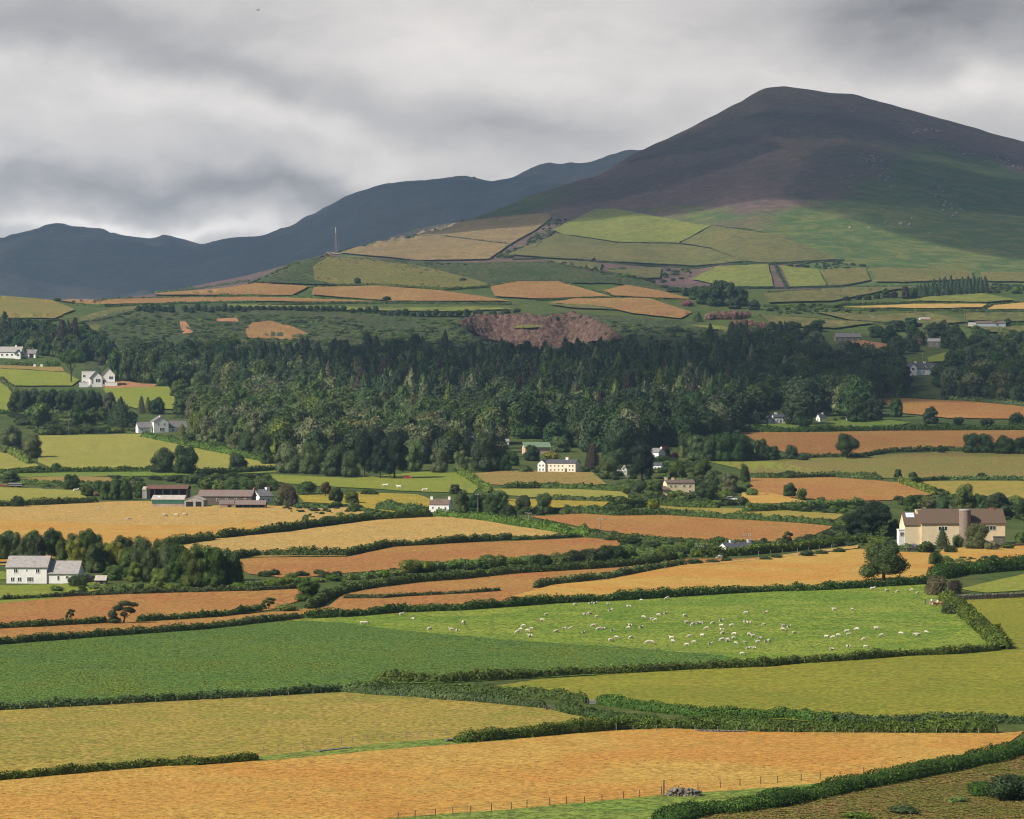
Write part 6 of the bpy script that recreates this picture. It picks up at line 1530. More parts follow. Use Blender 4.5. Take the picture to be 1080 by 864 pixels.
# the large cream house
r_, k_ = building('cream_house', 'large cream house with brown tiled roof and a round brick tower', 'house', 1016, 575, 5, [
    B(0, 90, 30, 23.5, 14, 'cream', 'tile', over=1.2, chim=[(34.5, 4.5, .6, 'pot')], win=[('f', 30, 15.5, 10.5, 5, 2), ('f', -22, 15, 10, 5, 2), ('f', 34.5, 2, 5, 5, 1)]),
    B(-53.6, 17, 26, 21.5, 12.6, 'cream', 'tile', y=2.5, over=.8, chim=[(8.4, 5.4, 2.6, 'cream')], panel=(-1, .55, .9, 9)),
    B(-65, 6.5, 10, 16, 0, 'white', 'frame', y=3, z0=-6, win=[('f', 0, 9.5, 4.5, 4.5, 1)]),
    B(38, 12, 1.2, 8.5, 0, 'stone', 'stone', y=-1.25)])
mb = MB()
n = 28; rt = 6.2 * k_; zt = 36.6 * k_
mb.tube((1.5 * k_, -1.0 * k_, -1), (1.5 * k_, -1.0 * k_, zt), rt, rt, n); tw = mb.build('tower', BM['brick'], r_, sm=False)
MB().tube((1.5 * k_, -1.0 * k_, zt + .002), (1.5 * k_, -1.0 * k_, zt + .35), rt * 1.05, rt * 1.02, n).build('tower_cap', BM['grey'], tw)
building('bungalow', 'white bungalow with dark roof in the shade at the edge of the wood', 'bungalow', 823.5, 446.5, 10, [
    B(0, 15, 10, 6.4, 3.2, 'white', 'darkslate', over=.5, chim=[(-4, 2.6, 1.6, 'white')], win=[('f', -3.5, 2, 2.2, 2.2), ('f', 3.5, 2, 2.2, 2.2)], door=[(0, 1.6, 4, 'darkwood')]),
    B(-11.5, 5.2, 9, 5, 2.3, 'white', 'slate', ax='y')])
building('bungalow', 'small white house with dark roof and white chimney, right of the larger bungalow', 'house', 868, 446, 32, [
    B(0, 8, 7, 5.4, 3.8, 'white', 'darkslate', over=.5, chim=[(2.5, 2.2, 1.2, 'white')], win=[('f', -1.6, 2, 1.6, 2), ('l', 0, 2, 1.6, 2)])])
building('hut', 'tiny white hut at the wood edge right of the small white house', 'hut', 895, 443.5, 10, [B(0, 3.2, 3, 1.8, .8, 'white', 'paleslate', over=.2)])
building('dormer_house', 'white house with dark roof and two dormers in the upper east wood', 'house', 974, 395.5, 14, [
    B(0, 33, 14, 6.4, 6.2, 'white', 'darkslate', over=.4, chim=[(-6, 2, 1.6, 'white'), (4, 2.4, 1.4, 'white')], win=[('f', 0, 2, 2.2, 2.4)]),
    B(-13, 8.6, 12, 8.0, 4.2, 'white', 'darkslate', ax='y', y=-3, over=.4, win=[('f', 0, 4.6, 3, 3.0)]),
    B(2, 5.0, 7, 8.2, 2.6, 'white', 'darkslate', ax='y', y=.4, z0=5, over=.3, win=[('f', 0, 6.6, 3, 2.2)]), B(10.5, 5.6, 7, 8.2, 3.0, 'white', 'darkslate', ax='y', y=.4, z0=5, over=.3, win=[('f', 0, 6.6, 3.4, 2.4)]),
    B(14.5, 6, 5, 4.6, 1.6, 'white', 'slate', y=-4, over=.3), B(-19.5, 5, 6, 4.2, 1.6, 'white', 'slate', y=-3, over=.3)])
building('stone_house', 'long grey stone farmhouse with dark roof above the pink bushes', 'farmhouse', 895, 360.5, 6, [B(0, 27, 10, 4.8, 4.2, 'stone', 'slate', over=.4, chim=[(-9, 1.6, 1.4, 'stone'), (9, 1.6, 1.2, 'stone')], win=[('f', x, 1.6, 1.4, 1.6) for x in (-9, -3, 4, 10)])])
building('stone_house', 'small grey stone house with pale slate roof beside pink bushes', 'house', 985, 366.5, -10, [B(0, 13, 9, 6.2, 3.0, 'stone', 'paleslate', over=.3, chim=[(6, 1.4, 1.8, 'stone')], win=[('f', -3, 2.2, 1.5, 1.8), ('f', 3, 2.2, 1.5, 1.8)])])
building('long_shed', 'long blue-grey farm shed with faded pink roof in the upper east fields', 'shed', 1045, 346.5, -6, [B(0, 31, 11, 5.6, 1.8, 'bluegrey', 'brownroof', over=.4), B(-18.5, 9, 9, 3.8, 2.2, 'white', 'paleslate', over=.3, y=1)])
building('farm_cottage', 'little white cottage with red lean-to among the upper east fields', 'cottage', 976, 339.2, 12, [B(0, 11, 6, 2.4, 1.6, 'white', 'paleslate', over=.3), B(2.5, 6, 3, 1.6, .8, 'redpaint', 'red', y=-3.2, over=.2)])
building('hut', 'tiny pale hut left of the little cottage in the upper east fields', 'hut', 921, 337, 0, [B(0, 4, 3, 1.6, .8, 'white', 'paleslate', over=.2)])
building('modern_house', 'modern white house with grey gables and terrace on the west slope', 'house', 104, 408.5, 8, [
    B(-10, 15.5, 13, 17, 0, 'white', 'grey', y=5, win=[('f', -5, 10.5, 3, 2.6), ('f', -5, 3.5, 2.6, 3)]),
    B(-2.5, 12.5, 15, 10.4, 6.6, 'white', 'slate', ax='y', y=1.5, over=1.0, win=[('f', 2, 4.8, 5.5, 4.4, 2), ('f', -4, 3.6, 2, 5)]),
    B(9.5, 15, 18, 13.2, 8.4, 'white', 'slate', ax='y', y=3.5, over=1.0, win=[('f', 3.5, 8.2, 4.6, 3.6, 1), ('f', -3.6, 3.0, 3.6, 5, 1)]),
    B(13, 13, 3, 5, 0, 'white', 'white', y=-1, win=[]), B(-15.5, 9.5, 3, 5, 0, 'white', 'white', y=0)])
building('white_house', 'wide white house with pale roof above the clipped hedge, far west', 'house', 10, 378, -8, [
    B(0, 25, 12, 6.8, 5.2, 'white', 'paleslate', over=.6, chim=[(5.5, 2.2, 1.8, 'buff')], win=[('f', x, 2.4, 2.6, 2.6) for x in (-8, -2.6, 2.6)]), B(10.2, 5.5, 8, 5.4, 3.2, 'white', 'slate', ax='y', y=-3, win=[('f', 0, 2, 3, 2.6)])])
building('garage', 'small white garage with dark door beside the wide white house', 'garage', 32, 377.5, -14, [B(0, 11.5, 9, 4.6, 3.8, 'white', 'slate', over=.6, door=[(1.2, 5, 4, 'black')])])
building('gabled_house', 'white gabled house with grey slate wings under the clump of trees', 'house', 170, 456.3, 22, [
    B(0, 16, 15, 11.4, 5.4, 'white', 'slate', ax='y', over=.4, chim=[(-6.4, 3, 1.0, 'white')], win=[('f', -3.2, 7.8, 2, 2.2), ('f', 3.4, 7.8, 2, 2.2), ('f', .8, 1.5, 5, 3.6, 2)]),
    B(-16.5, 15, 11, 5.2, 5.4, 'white', 'slate', y=3, over=.5, win=[('f', -3, 1.8, 2, 2)]), B(18.5, 21, 11, 5.4, 6.4, 'white', 'slate', y=3, over=.5, win=[('f', -5, 1.6, 2.2, 2.2), ('f', 2.5, 1.6, 2.2, 2.2)])])
# farm
building('barn', 'open-fronted barn with rusty red roof and black interior', 'barn', 176, 526.3, -3, [B(0, 43, 22, 10.6, 3.6, 'plank', 'ruby', open=5, over=.8), B(-22.5, 8, 18, 9.6, 2.8, 'grey', 'fibro', y=2, over=.4)])
building('barn', 'farm shed with green front and pale cement roof', 'barn', 177, 535.2, -3, [
    B(0, 34, 22, 8.2, 4.0, 'concrete', 'fibro', band=('green', 3.8), over=.6, panel=(-10, .3, .7, 3)), B(27.6, 20.5, 22, 7.6, 4.0, 'grey', 'fibro', ax='y', over=.5, door=[(-4.5, 7.5, 6, 'black'), (5, 6, 6, 'black')])])  # black panels paint the shade in the two open doorways
building('barn', 'long plank-walled barn with weathered brown roof right of the green shed', 'barn', 237, 532, -9, [B(0, 58, 20, 8.6, 6.0, 'plank', 'greybrown', over=.8, win=[('f', x, 3.4, 2, 3, 0) for x in (-8, 2, 12, 22)], door=[(-22, 6, 6, 'black')])])
building('shed', 'small shed with faded brown roof in front of the plank-walled barn', 'shed', 239, 535.8, 8, [B(0, 15, 10, 3.8, 4.2, 'concrete', 'greybrown', over=.4, door=[(3, 4, 3, 'black')])])
building('shed', 'low open shed with dark bays between small shed and white cottage', 'shed', 264, 536.3, -3, [B(0, 32, 11, 4.0, 4.0, 'stone', 'greybrown', over=.5, open=4)])
building('white_cottage', 'white cottage with grey roof and two chimneys right of the farm', 'cottage', 281, 530.5, 42, [B(0, 18, 19, 7.0, 6.8, 'white', 'slate', over=.4, chim=[(-8.4, 3.0, 1.6, 'pot'), (8.4, 4.2, 2.0, 'white')], win=[('f', -4, 2, 2, 2.4), ('f', 3, 2, 2, 2.4)])])
building('white_cottage', 'white cottage glimpsed between trees of the wood', 'cottage', 495, 468, 15, [B(0, 12, 9, 5.5, 4, 'white', 'slate', over=.4, win=[('f', -3, 2, 1.8, 2.2), ('f', 2, 2, 1.8, 2.2)])])
building('hut', 'small pale house with grey roof at the dark foot of the wood', 'house', 534, 470, 10, [B(0, 6, 6, 4.0, 2.4, 'white', 'paleslate', over=.3, win=[('f', 0, 1.5, 1.4, 1.6)])])
building('hut', 'small white hut among trees right of the white farmhouse', 'hut', 516.5, 541.5, 0, [B(0, 3.6, 4, 2.4, 1.2, 'white', 'paleslate', over=.2)])
building('shed', 'orange-brown garden shed nearest the white house wing', 'shed', 91.5, 614.5, -10, [B(0, 7, 6, 5.2, 3, 'shedwood', 'paleslate', ax='y', over=.5, door=[(0, 2.4, 4, 'darkwood')])])
building('shed', 'grey-brown garden shed with broad pale roof right of the orange one', 'shed', 106, 616, -6, [B(0, 11, 8, 4.4, 4.0, 'plank', 'fibro', over=.9, door=[(1, 3, 3.6, 'black')])])
building('water_tank', 'white tank building beside a dark pole, right of the low bungalow', 'tank', 842.5, 571.5, 0, [B(0, 4.2, 4, 3.4, .4, 'white', 'white', over=.1)])
# stone tower ruin
mb = MB(); k = hitD(597, 463) / F
for i in range(9):
    q = random.uniform(-.15, .15)
    mb.box(-2.7 * k + q, 2.7 * k + q, -2 * k, 2 * k, (i * 1.0 - 1) * k, (i * 1.0 - .02) * k if i < 8 else (7 + .4) * k)
mb.box(1.0 * k, 2.6 * k, -1.9 * k, 1.9 * k, 7.42 * k, 9 * k)
tag(mb.build('ruined_tower', BM['stone']), 'pale stone tower ruin showing above the village trees', 'ruin').location = P(597, 463)

# ---------------------------------------------------------------- mast, poles
p = P(354, 269.5); k = p.y / F
root = empty('radio_mast', p, .3, 'slender lattice radio mast on top of the grassy knoll', 'mast')
mb = MB(); Hm = 30 * k
L = lambda z: .9 * (1 - z / Hm) + .28
for sx, sy in ((-1, -1), (1, -1), (1, 1), (-1, 1)): mb.tube((sx * L(0), sy * L(0), -1), (sx * L(Hm), sy * L(Hm), Hm), .2, .14, 5)
for i in range(12):
    z0, z1 = Hm * i / 12, Hm * (i + 1) / 12; c = [(-1, -1), (1, -1), (1, 1), (-1, 1)]
    for j in range(4):
        a, b_ = c[j], c[(j + 1) % 4]; mb.tube((a[0] * L(z0), a[1] * L(z0), z0), (b_[0] * L(z1), b_[1] * L(z1), z1), .06, .06, 4)
mb.build('lattice', BM['wood'], root)
MB().tube((0, 0, Hm), (0, 0, Hm + 3.2), .1, .06, 5).build('aerial', BM['steel'], root)
for z, q in ((.93, 0), (.88, 2), (.80, 4)):
    MB().box(-.9 + .3 * q / 4, .0 + .3 * q / 4, -1.2, -.7, Hm * z, Hm * z + 1.8).build('antenna', BM['frame'], root)
root = empty('aerial_pole', P(357.3, 269.5), 0, 'thin short aerial pole right of the lattice radio mast', 'aerial')
MB().tube((0, 0, -1), (0, 0, 13 * k), .14, .08, 6).build('pole', BM['steel'], root); MB().box(-.8, .8, -.05, .05, 11.5 * k, 11.7 * k).build('crossbar', BM['steel'], root)
building('mast_hut', 'low brown equipment hut at the foot of the radio mast', 'hut', 355, 270.5, 5, [B(0, 7.5, 5, 2.2, .9, 'brick', 'slate', over=.3), B(-4.6, 3, 4, 1.8, 0, 'brick', 'slate', y=1)])

def pole(u, y, h, label, arms=1, m='wood', th=.13):
    p = P(u, y); k = p.y / F
    r_ = empty('utility_pole', p, random.uniform(-.4, .4), label, 'utility pole', 'utility poles in the fields')
    th = max(th, .22 * k)
    MB().tube((0, 0, -.5), (0, 0, h * k), th, th * .75, 7).build('pole', BM[m], r_)
    for i in range(arms):
        z = h * k * (.95 - .07 * i)
        a = MB().box(-1.0, 1.0, -.07 - th, .07 - th, z - .08, z + .08).build('crossarm', BM[m], r_)
        for x in (-.9, -.3, .3, .9): MB().tube((x, -th, z + .08), (x, -th, z + .30), .06, .04, 6).build('insulator', BM['frame'], a)
for a in [(504, 542, 21, 'pole in the hedge right of the tall tree by the white farmhouse'), (633, 561, 14, 'pole standing in the left part of the big red field'), (643.5, 592, 13, 'pale pole in front of the long thicket'),
          (739, 585, 9, 'short pole in the bushes left of the low bungalow'), (910, 325, 9, 'far pole beside the left tip of the eastern straw field'), (1017.5, 336, 10, 'far pole in the green field left of the blue-grey shed'),
          (1001.5, 366, 10, 'pale pole right of the small grey stone house'), (973, 381, 8, 'pole behind the dormer house'), (1077, 388, 16, 'pole at the edge of the upper east wood'), (72.5, 458, 16, 'tall pole in front of the tree row below the shelterbelt'),
          (58, 440, 11, 'pole against the dark shelterbelt'), (557.5, 550, 9, 'short pole at the upper left of the big red field'), (651.5, 536, 9, 'pole beside the hedge under the lime green field'), (661.5, 510, 8, 'pale pole among bushes by the narrow white cottage'), (1024.5, 366, 7, 'pole among dark trees right of the pale pole')]:
    pole(*a)
pole(788, 584, 21, 'tall pole with two crossarms in front of the low bungalow', 2)
pole(845, 573, 9, 'dark pole beside the white tank', 0, 'darkwood')

# ---------------------------------------------------------------- fences, walls, gates
def fence(pts, hpx, label, spacing_px, m='wood', wires=3, lean=.04):
    path = []
    L = [0]
    for (a, b), (c, d) in zip(pts, pts[1:]): L.append(L[-1] + math.hypot(c - a, d - b))
    n = min(95, int(L[-1] / spacing_px))
    pos = [L[-1] * i / n + (random.uniform(-.15, .15) * spacing_px if 0 < i < n else 0) for i in range(n + 1)]
    A = np.array(pts)
    P3 = [P(np.interp(s, L, A[:, 0]), np.interp(s, L, A[:, 1])) for s in pos]
    root = empty('fence', P3[0], 0, label, 'fence')
    k = sum(p.y for p in P3) / len(P3) / F
    for p in P3:
        h = hpx * k * random.uniform(.88, 1.12); r = max(.055, .27 * k)
        q = p - P3[0]; e_ = q + Vector((random.uniform(-lean, lean), random.uniform(-lean, lean), h))
        MB().tube(q - Vector((0, 0, .3)), e_, r, r * .9, 6).build('post', BM[m], root)
    for i in range(wires):
        mb = MB(); z = hpx * k * (.92 - .3 * i)
        for a, b in zip(P3, P3[1:]): mb.tube(a - P3[0] + Vector((0, 0, z)), b - P3[0] + Vector((0, 0, z)), .008, .008, 3)
        mb.build('wire', BM['darkwood'], root)
    return root
fence([(278, 796), (309, 792), (351, 786.5), (394, 782), (423, 780), (471, 777), (497, 775)], 7.5, 'post and wire fence between the ochre field and the nearest orange field', 13)
fence([(420, 865), (468, 861.5), (510, 857.5), (588, 851), (649, 845), (703, 839), (716, 838)], 9.5, 'post and wire fence left of the stone ruin along the nearest field', 19, 'darkwood')
fence([(736, 834), (787, 829.5), (831, 826), (873, 822.5), (930, 816)], 8.5, 'post and wire fence right of the stone ruin', 20, 'darkwood')
fence([(650, 771), (718, 772), (776, 772), (810, 773.5), (880, 775.5), (960, 775), (1050, 774.5)], 6.5, 'pale fence posts along the front of the long bramble hedge', 21, lean=.08)
fence([(26, 751.5), (80, 747.5), (150, 743.5), (200, 740.5), (270, 737.5), (330, 733)], 5.5, 'pale fence posts along the hedge of the green crop', 23, lean=.06)
fence([(400, 736), (450, 739.5), (500, 742), (560, 747.5), (574, 749)], 6, 'fence posts along the hedge below the lane', 22)
fence([(640, 614), (680, 606), (722, 599)], 4.5, 'fence posts along the tapering hedge above the orange field', 17)
fence([(613, 681.5), (656, 684), (699, 688), (763, 693)], 4.5, 'thin stock fence between green crop and sheep', 34, wires=2)
fence([(800, 586), (840, 582.5), (905, 576)], 4.5, 'post fence above the bramble clumps of the tan strip', 13)

def rough_wall(pts, hpx, label, name='stone_wall', cat='wall', wid=.6):
    """dry stone: courses of separate rough stones"""
    A = np.array(pts, float); L = [0]
    for (a, b), (c, d) in zip(pts, pts[1:]): L.append(L[-1] + math.hypot(c - a, d - b))
    k = hitD(*pts[0]) / F; h = hpx * k
    o = P(*pts[0]); mb = MB()
    n = int(L[-1] / 1.5); nc = 4
    Pm = [P(np.interp(L[-1] * i / n, L, A[:, 0]), np.interp(L[-1] * i / n, L, A[:, 1])) for i in range(n + 1)]
    for a, b in zip(Pm, Pm[1:]):
        d = b - a; ln = max(d.length, .05); q = math.atan2(d.y, d.x)
        for c in range(nc):
            z0 = h * c / nc; hh = h / nc * random.uniform(.85, 1.0) * (1.0 if c < nc - 1 else random.uniform(.4, 1.3))
            s = random.uniform(-.4, .4) * ln; w = ln * random.uniform(.42, .55); t = wid * random.uniform(.42, .56)
            vs = []
            for z in (z0 - (.4 if c == 0 else .01), z0 + hh):
                for x, y in ((-w, -t), (w, -t), (w, t), (-w, t)):
                    x2, y2 = (x + s) * random.uniform(.85, 1.05), y * random.uniform(.85, 1.1)
                    vs.append((a.x - o.x + d.x / 2 + x2 * math.cos(q) - y2 * math.sin(q), a.y - o.y + d.y / 2 + x2 * math.sin(q) + y2 * math.cos(q), a.z - o.z + z + random.uniform(-.02, .02)))
            mb.add(vs, [(0, 3, 2, 1), (4, 5, 6, 7), (0, 1, 5, 4), (1, 2, 6, 5), (2, 3, 7, 6), (3, 0, 4, 7)])
    return tag(link(name, mb.build(name, BM['stone']).data, loc=o), label, cat)
def drop_double(o):
    for x in [q for q in bpy.data.objects if q.data is o.data and q is not o]: bpy.data.objects.remove(x)
    o.name = o.data.name
for w in [([(1000, 634), (1040, 632.5), (1110, 629.5)], 6.0, 'dry stone wall right of the brown bush at the pasture corner'), ([(956, 581), (970, 580.5), (982, 580)], 4, 'low grey garden wall left of the path below the cream house'),
          ([(1040, 578), (1060, 577), (1100, 575)], 3.2, 'low garden wall under the right end of the cream house'), ([(470, 783), (490, 781), (505, 779.5)], 3.5, 'tumbled pale stones at the end of the post and wire fence'),
          ([(735, 772), (760, 773), (788, 773)], 2.8, 'broken stone walling showing at the foot of the long bramble hedge'), ([(335, 794), (350, 792), (370, 790)], 2.2, 'low stony bank under the post and wire fence')]:
    drop_double(rough_wall(*w))
# ruined stone hut
mb = MB(); p = P(723, 841); k = p.y / F
r0 = random.Random(5)
def stones(n, x0, x1, y0, y1, top):
    for i in range(n):
        x, y = r0.uniform(x0, x1), r0.uniform(y0, y1); z = r0.uniform(0, 1) * top(x)
        s = r0.uniform(.13, .28); mb.blob((x, y, z), (s * 1.25, s, s * .75), 1, .18)
stones(230, -2.0, 1.7, -.7, .7, lambda x: 1.0 - .5 * max(0, abs(x + .3) - 1.2) / 1.0 if x < 1.6 else .6)
MB_ = MB().box(-1.7, 1.2, -.5, .5, -.3, .75)
mb.v += []; o = mb.build('stone_ruin', BM['stone']); o.location = p
tag(o, 'tumbled stone hut ruin on the fence line of the nearest orange field', 'ruin')
q = MB_.build('rubble_core', BM['stone'], o)
q = MB().tube((-2.55, -.3, -.3), (-2.5, -.3, 2.0), .1, .09, 6).build('post', BM['darkwood'], o)

def gate(u, y, wpx, hpx, yaw, label):
    p = P(u, y); k = p.y / F; w, h = wpx * k, hpx * k
    r_ = empty('field_gate', p, R(yaw), label, 'gate')
    for x in (-w / 2 - .12, w / 2 + .12): MB().tube((x, 0, -.3), (x, 0, h * 1.2), .11, .10, 7).build('gate_post', BM['darkwood'], r_)
    for i in range(5): MB().box(-w / 2, w / 2, -.03, .03, h * (.1 + .2 * i), h * (.1 + .2 * i) + .07).build('rail', BM['steel'], r_)
    MB().tube((-w / 2, .04, h * .12), (w / 2, .04, h * .92), .03, .03, 5).build('brace', BM['steel'], r_)
gate(983, 638, 14, 5.5, 8, 'grey five-bar gate behind the calves at the corner of the sheep pasture')
gate(624.5, 743, 8, 5, 10, 'gate in the gap of the hedge above the lane')
gate(580.5, 749.5, 8, 5, 25, 'gate at the end of the hedge below the lane')
for x, l in ((36.5, 'left white gate pillar between the clipped box hedges'), (44, 'right white gate pillar between the clipped box hedges')):
    p = P(x, 388); k = p.y / F
    o = MB().box(-1.2 * k, 1.2 * k, -1 * k, 1 * k, -.3, 3.2 * k).box(-1.4 * k, 1.4 * k, -1.2 * k, 1.2 * k, 3.2 * k + .003, 3.7 * k).build('gate_pillar', BM['white']); o.location = p
    tag(o, l, 'gate pillar')

# ---------------------------------------------------------------- vehicles
def car(u, y, yaw, m, label):
    p = P(u, y); r_ = empty('parked_car', p + Vector((0, 0, .02)), R(yaw), label, 'car')
    mb = MB(); pf = [(-2.1, .25), (2.1, .25), (2.15, .62), (1.95, .85), (1.0, .95), (-1.95, .98), (-2.15, .7)]
    n = len(pf); vs = [(x, -.85, z) for x, z in pf] + [(x, .85, z) for x, z in pf]
    mb.add(vs, [tuple(range(n)), tuple(range(2 * n - 1, n - 1, -1))] + [(i, n + i, n + (i + 1) % n, (i + 1) % n) for i in range(n)])
    mb.build('body', m, r_, bev=.04)
    pf = [(-1.9, .96), (.95, .94), (.25, 1.44), (-1.5, 1.46)]; c = MB()
    c.add([(x, -.78 if z < 1 else -.66, z) for x, z in pf] + [(x, .78 if z < 1 else .66, z) for x, z in pf], [(0, 1, 2, 3), (7, 6, 5, 4), (0, 4, 5, 1), (1, 5, 6, 2), (3, 2, 6, 7), (0, 3, 7, 4)])
    cb = c.build('cabin', BM['glass'], r_)
    MB().box(-1.45, .25, -.67, .67, 1.45, 1.50).build('roof_panel', m, cb)
    for x in (-1.3, 1.35):
        for s in (-.80, .80):
            w = MB().tube((x, s - .1, .32), (x, s + .1, .32), .32, .32, 14).build('wheel', BM['rubber'], r_)
            MB().tube((x, s - .11, .32), (x, s + .11, .32), .18, .18, 10).build('rim', BM['steel'], w)
car(771.5, 528, 8, BM['white'], 'white car parked among bushes right of the cream cottage')
car(430, 505.2, -5, BM['redpaint'], 'dark red car parked in the shade at the foot of the wood')
p = P(16, 514.8); k = p.y / F
r_ = empty('farm_trailer', p, R(2), 'long black stock trailer with pale slats under the bright tree, far west', 'trailer')
MB().box(-7.6 * k, 7.6 * k, 0, 2.4, .6, 5.0 * k).build('body', BM['black'], r_)
for z in (2.6, 4.2): MB().box(-7.5 * k, 7.5 * k, -.06, -.004, z * k, (z + .7) * k).build('slat', BM['steel'], r_)
MB().box(-7.7 * k, 7.7 * k, -.1, 2.5, 5.0 * k + .003, 5.4 * k).build('roof', BM['paleslate'], r_)
for x in (-4, -2, 3, 5): MB().tube((x * k, .1, .45), (x * k, .4, .45), .45, .45, 12).build('wheel', BM['rubber'], r_)
def heap(u, y, wpx, hpx, label):
    p = P(u, y); k = p.y / F; mb = MB(); q = random.Random(int(u))
    for i in range(26):
        x = q.gauss(0, .32) * wpx * .5; s = q.uniform(.10, .2) * wpx * k
        mb.blob((x * k, q.uniform(-.8, .8), q.uniform(.1, .8) * hpx * k * max(.2, 1 - abs(x) / wpx * 1.6)), (s * 1.2, s, s * .55), 1, .2)
    o = mb.build('rubble_heap', BM['fibro']); o.location = p; tag(o, label, 'rubble heap')
heap(135, 548.5, 9, 2.6, 'pale rubble heap in the middle of the tan field below the farm')
heap(105, 536.5, 7, 1.8, 'low pale heap at the hedge end above the tan field')
heap(759, 588.5, 10, 3, 'pale stone heap among bushes in front of the low bungalow')

# ---------------------------------------------------------------- animals
WOOL = plain('wool', (.60, .56, .47), .12, 7.); WOOL2 = plain('shorn_wool', (.50, .45, .35), .12, 7.); FACE = plain('sheep_face', (.50, .45, .38), .15, 8.)
BROWN = plain('calf_brown', (.26, .115, .055), .2, 4.); CWHITE = plain('calf_white', (.70, .64, .55), .1, 4.); CBLACK = plain('cow_black', (.03, .027, .025), .2, 4.)
def quadruped(name, L, H, pose, m_body, m_leg, m_face, seed, slim=1.0, patch=None):
    """one continuous body grown on a skeleton"""
    r = random.Random(seed)
    lie = pose == 'lie'
    hb = H * (.34 if lie else .66); ch = H * .27 * slim
    V = [(-.42 * L, 0, hb), (-.15 * L, 0, hb + .01 * H), (.15 * L, 0, hb), (.36 * L, 0, hb + .03 * H)]
    Rd = [ch * .92, ch * 1.06, ch * 1.04, ch * .84]
    E = [(0, 1), (1, 2), (2, 3)]
    hy = r.uniform(-.10, .10)
    if pose == 'graze': neck, head, nose = (.52 * L, hy * .5, hb - .12 * H), (.62 * L, hy, H * .16), (.70 * L, hy, H * .04)
    else: neck, head, nose = (.50 * L, hy * .5, hb + .22 * H), (.56 * L, hy, hb + .38 * H), (.72 * L, hy * 1.4, hb + .30 * H)
    V += [neck, head, nose]; Rd += [ch * .52, ch * .40, ch * .24]; E += [(3, 4), (4, 5), (5, 6)]
    for x, s in ((-.40, -1), (-.40, 1), (.33, -1), (.33, 1)):
        b = len(V); y = s * ch * .62
        if lie: V += [(x * L, y * 1.3, hb * .7), (x * L + .16 * L, y * 1.5, .05 * H)]; Rd += [ch * .4, ch * .22]; E += [(0 if x < 0 else 3, b), (b, b + 1)]
        else:
            dx = r.uniform(-.05, .05) * L
            V += [(x * L, y, hb - .16 * H), (x * L + dx + (-.03 if x < 0 else .01) * L, y, H * .27), (x * L + dx, y, .03 * H)]; Rd += [ch * .42, ch * .21, ch * .17]; E += [(0 if x < 0 else 3, b), (b, b + 1), (b + 1, b + 2)]
    b = len(V); V += [(-.55 * L, 0, hb - .05 * H), (-.57 * L, 0, hb - .22 * H)]; Rd += [ch * .18, ch * .10]; E += [(0, b), (b, b + 1)]
    for s in (-1, 1):
        b = len(V); h_ = Vector(head); V += [tuple(h_ + Vector((-.02 * L, s * ch * .75, .05 * H)))]; Rd += [ch * .13]; E += [(5, b)]
    me = bpy.data.meshes.new(name); me.from_pydata(V, E, []); o = bpy.data.objects.new(name, me); COL.objects.link(o)
    sk = o.modifiers.new('s', 'SKIN'); o.modifiers.new('d', 'SUBSURF').levels = 1
    for i, rr in enumerate(Rd): me.skin_vertices[0].data[i].radius = (rr, rr)
    me.skin_vertices[0].data[1].use_root = True
    dg = bpy.context.evaluated_depsgraph_get(); m2 = bpy.data.meshes.new_from_object(o.evaluated_get(dg)); m2.name = name
    bpy.data.objects.remove(o)
    m2.materials.clear()
    for m in (m_body, m_leg, m_face): m2.materials.append(m)
    co = np.zeros(len(m2.vertices) * 3, np.float32); m2.vertices.foreach_get('co', co); co = co.reshape(-1, 3)
    mi = []
    for f in m2.polygons:
        c = f.center
        if (c.x > .47 * L and pose != 'graze') or (pose == 'graze' and c.x > .55 * L): mi.append(2)
        elif c.z < H * .30 and not lie: mi.append(1)
        elif patch and vnoise(np.array([c.x * 2.2 / L + seed]), np.array([c.z * 2.5 / H + c.y]))[0] > patch: mi.append(1)
        else: mi.append(0)
    m2.polygons.foreach_set('material_index', mi); m2.polygons.foreach_set('use_smooth', [True] * len(mi)); m2.update()
    return m2
sheepm = {('graze', i): quadruped('sheep', 1.20, .88, 'graze', [WOOL, WOOL2][i % 2], FACE, FACE, 20 + i, 1.12) for i in range(2)}
sheepm.update({('stand', i): quadruped('sheep', 1.15, .88, 'stand', [WOOL, WOOL2][i % 2], FACE, FACE, 40 + i, 1.12) for i in range(2)})
sheepm.update({('lie', i): quadruped('sheep', 1.15, .95, 'lie', [WOOL, WOOL2][i % 2], FACE, FACE, 60 + i, 1.12) for i in range(2)})
def animal(name, me, u, y, rz, label, cat, group=None, sc=1.0):
    p = P(u, y); X, Y = p.x, p.y
    o = link(name, me, loc=(X, Y, p.z + SHEET(Y)), rz=rz); o.scale = (sc,) * 3
    return tag(o, label, cat, group)
Z7 = [(218,125),(270,120),(287,119),(333,121),(403,130),(447,110),(536,104),(118,160),(105,180),(253,158),(268,157),(293,168),(339,144),(455,170),(483,175),(494,179),(507,162),(530,154),(597,165),(604,188),(625,195),(640,190),(652,188),(693,190),(722,180),(759,198),(808,155),(806,184),(818,186),(876,150),(870,195),(40,200),(30,212),(18,222),(54,217),(67,209),(62,232),(152,219),(180,206),(205,207),(246,221),(282,199),(298,211),(314,207),(346,213),(408,194),(402,206),(445,203),(410,240),(362,240),(341,250),(469,257),(484,256),(551,242),(556,252),(604,265),(613,235),(628,256),(657,233),(684,259),(672,208),(723,198),(725,210),(727,225),(725,248),(745,250),(768,228),(766,242),(773,259),(806,257),(815,274),(835,274),(820,229),(832,236),(855,240),(848,256),(879,252),(796,297),(742,245)]
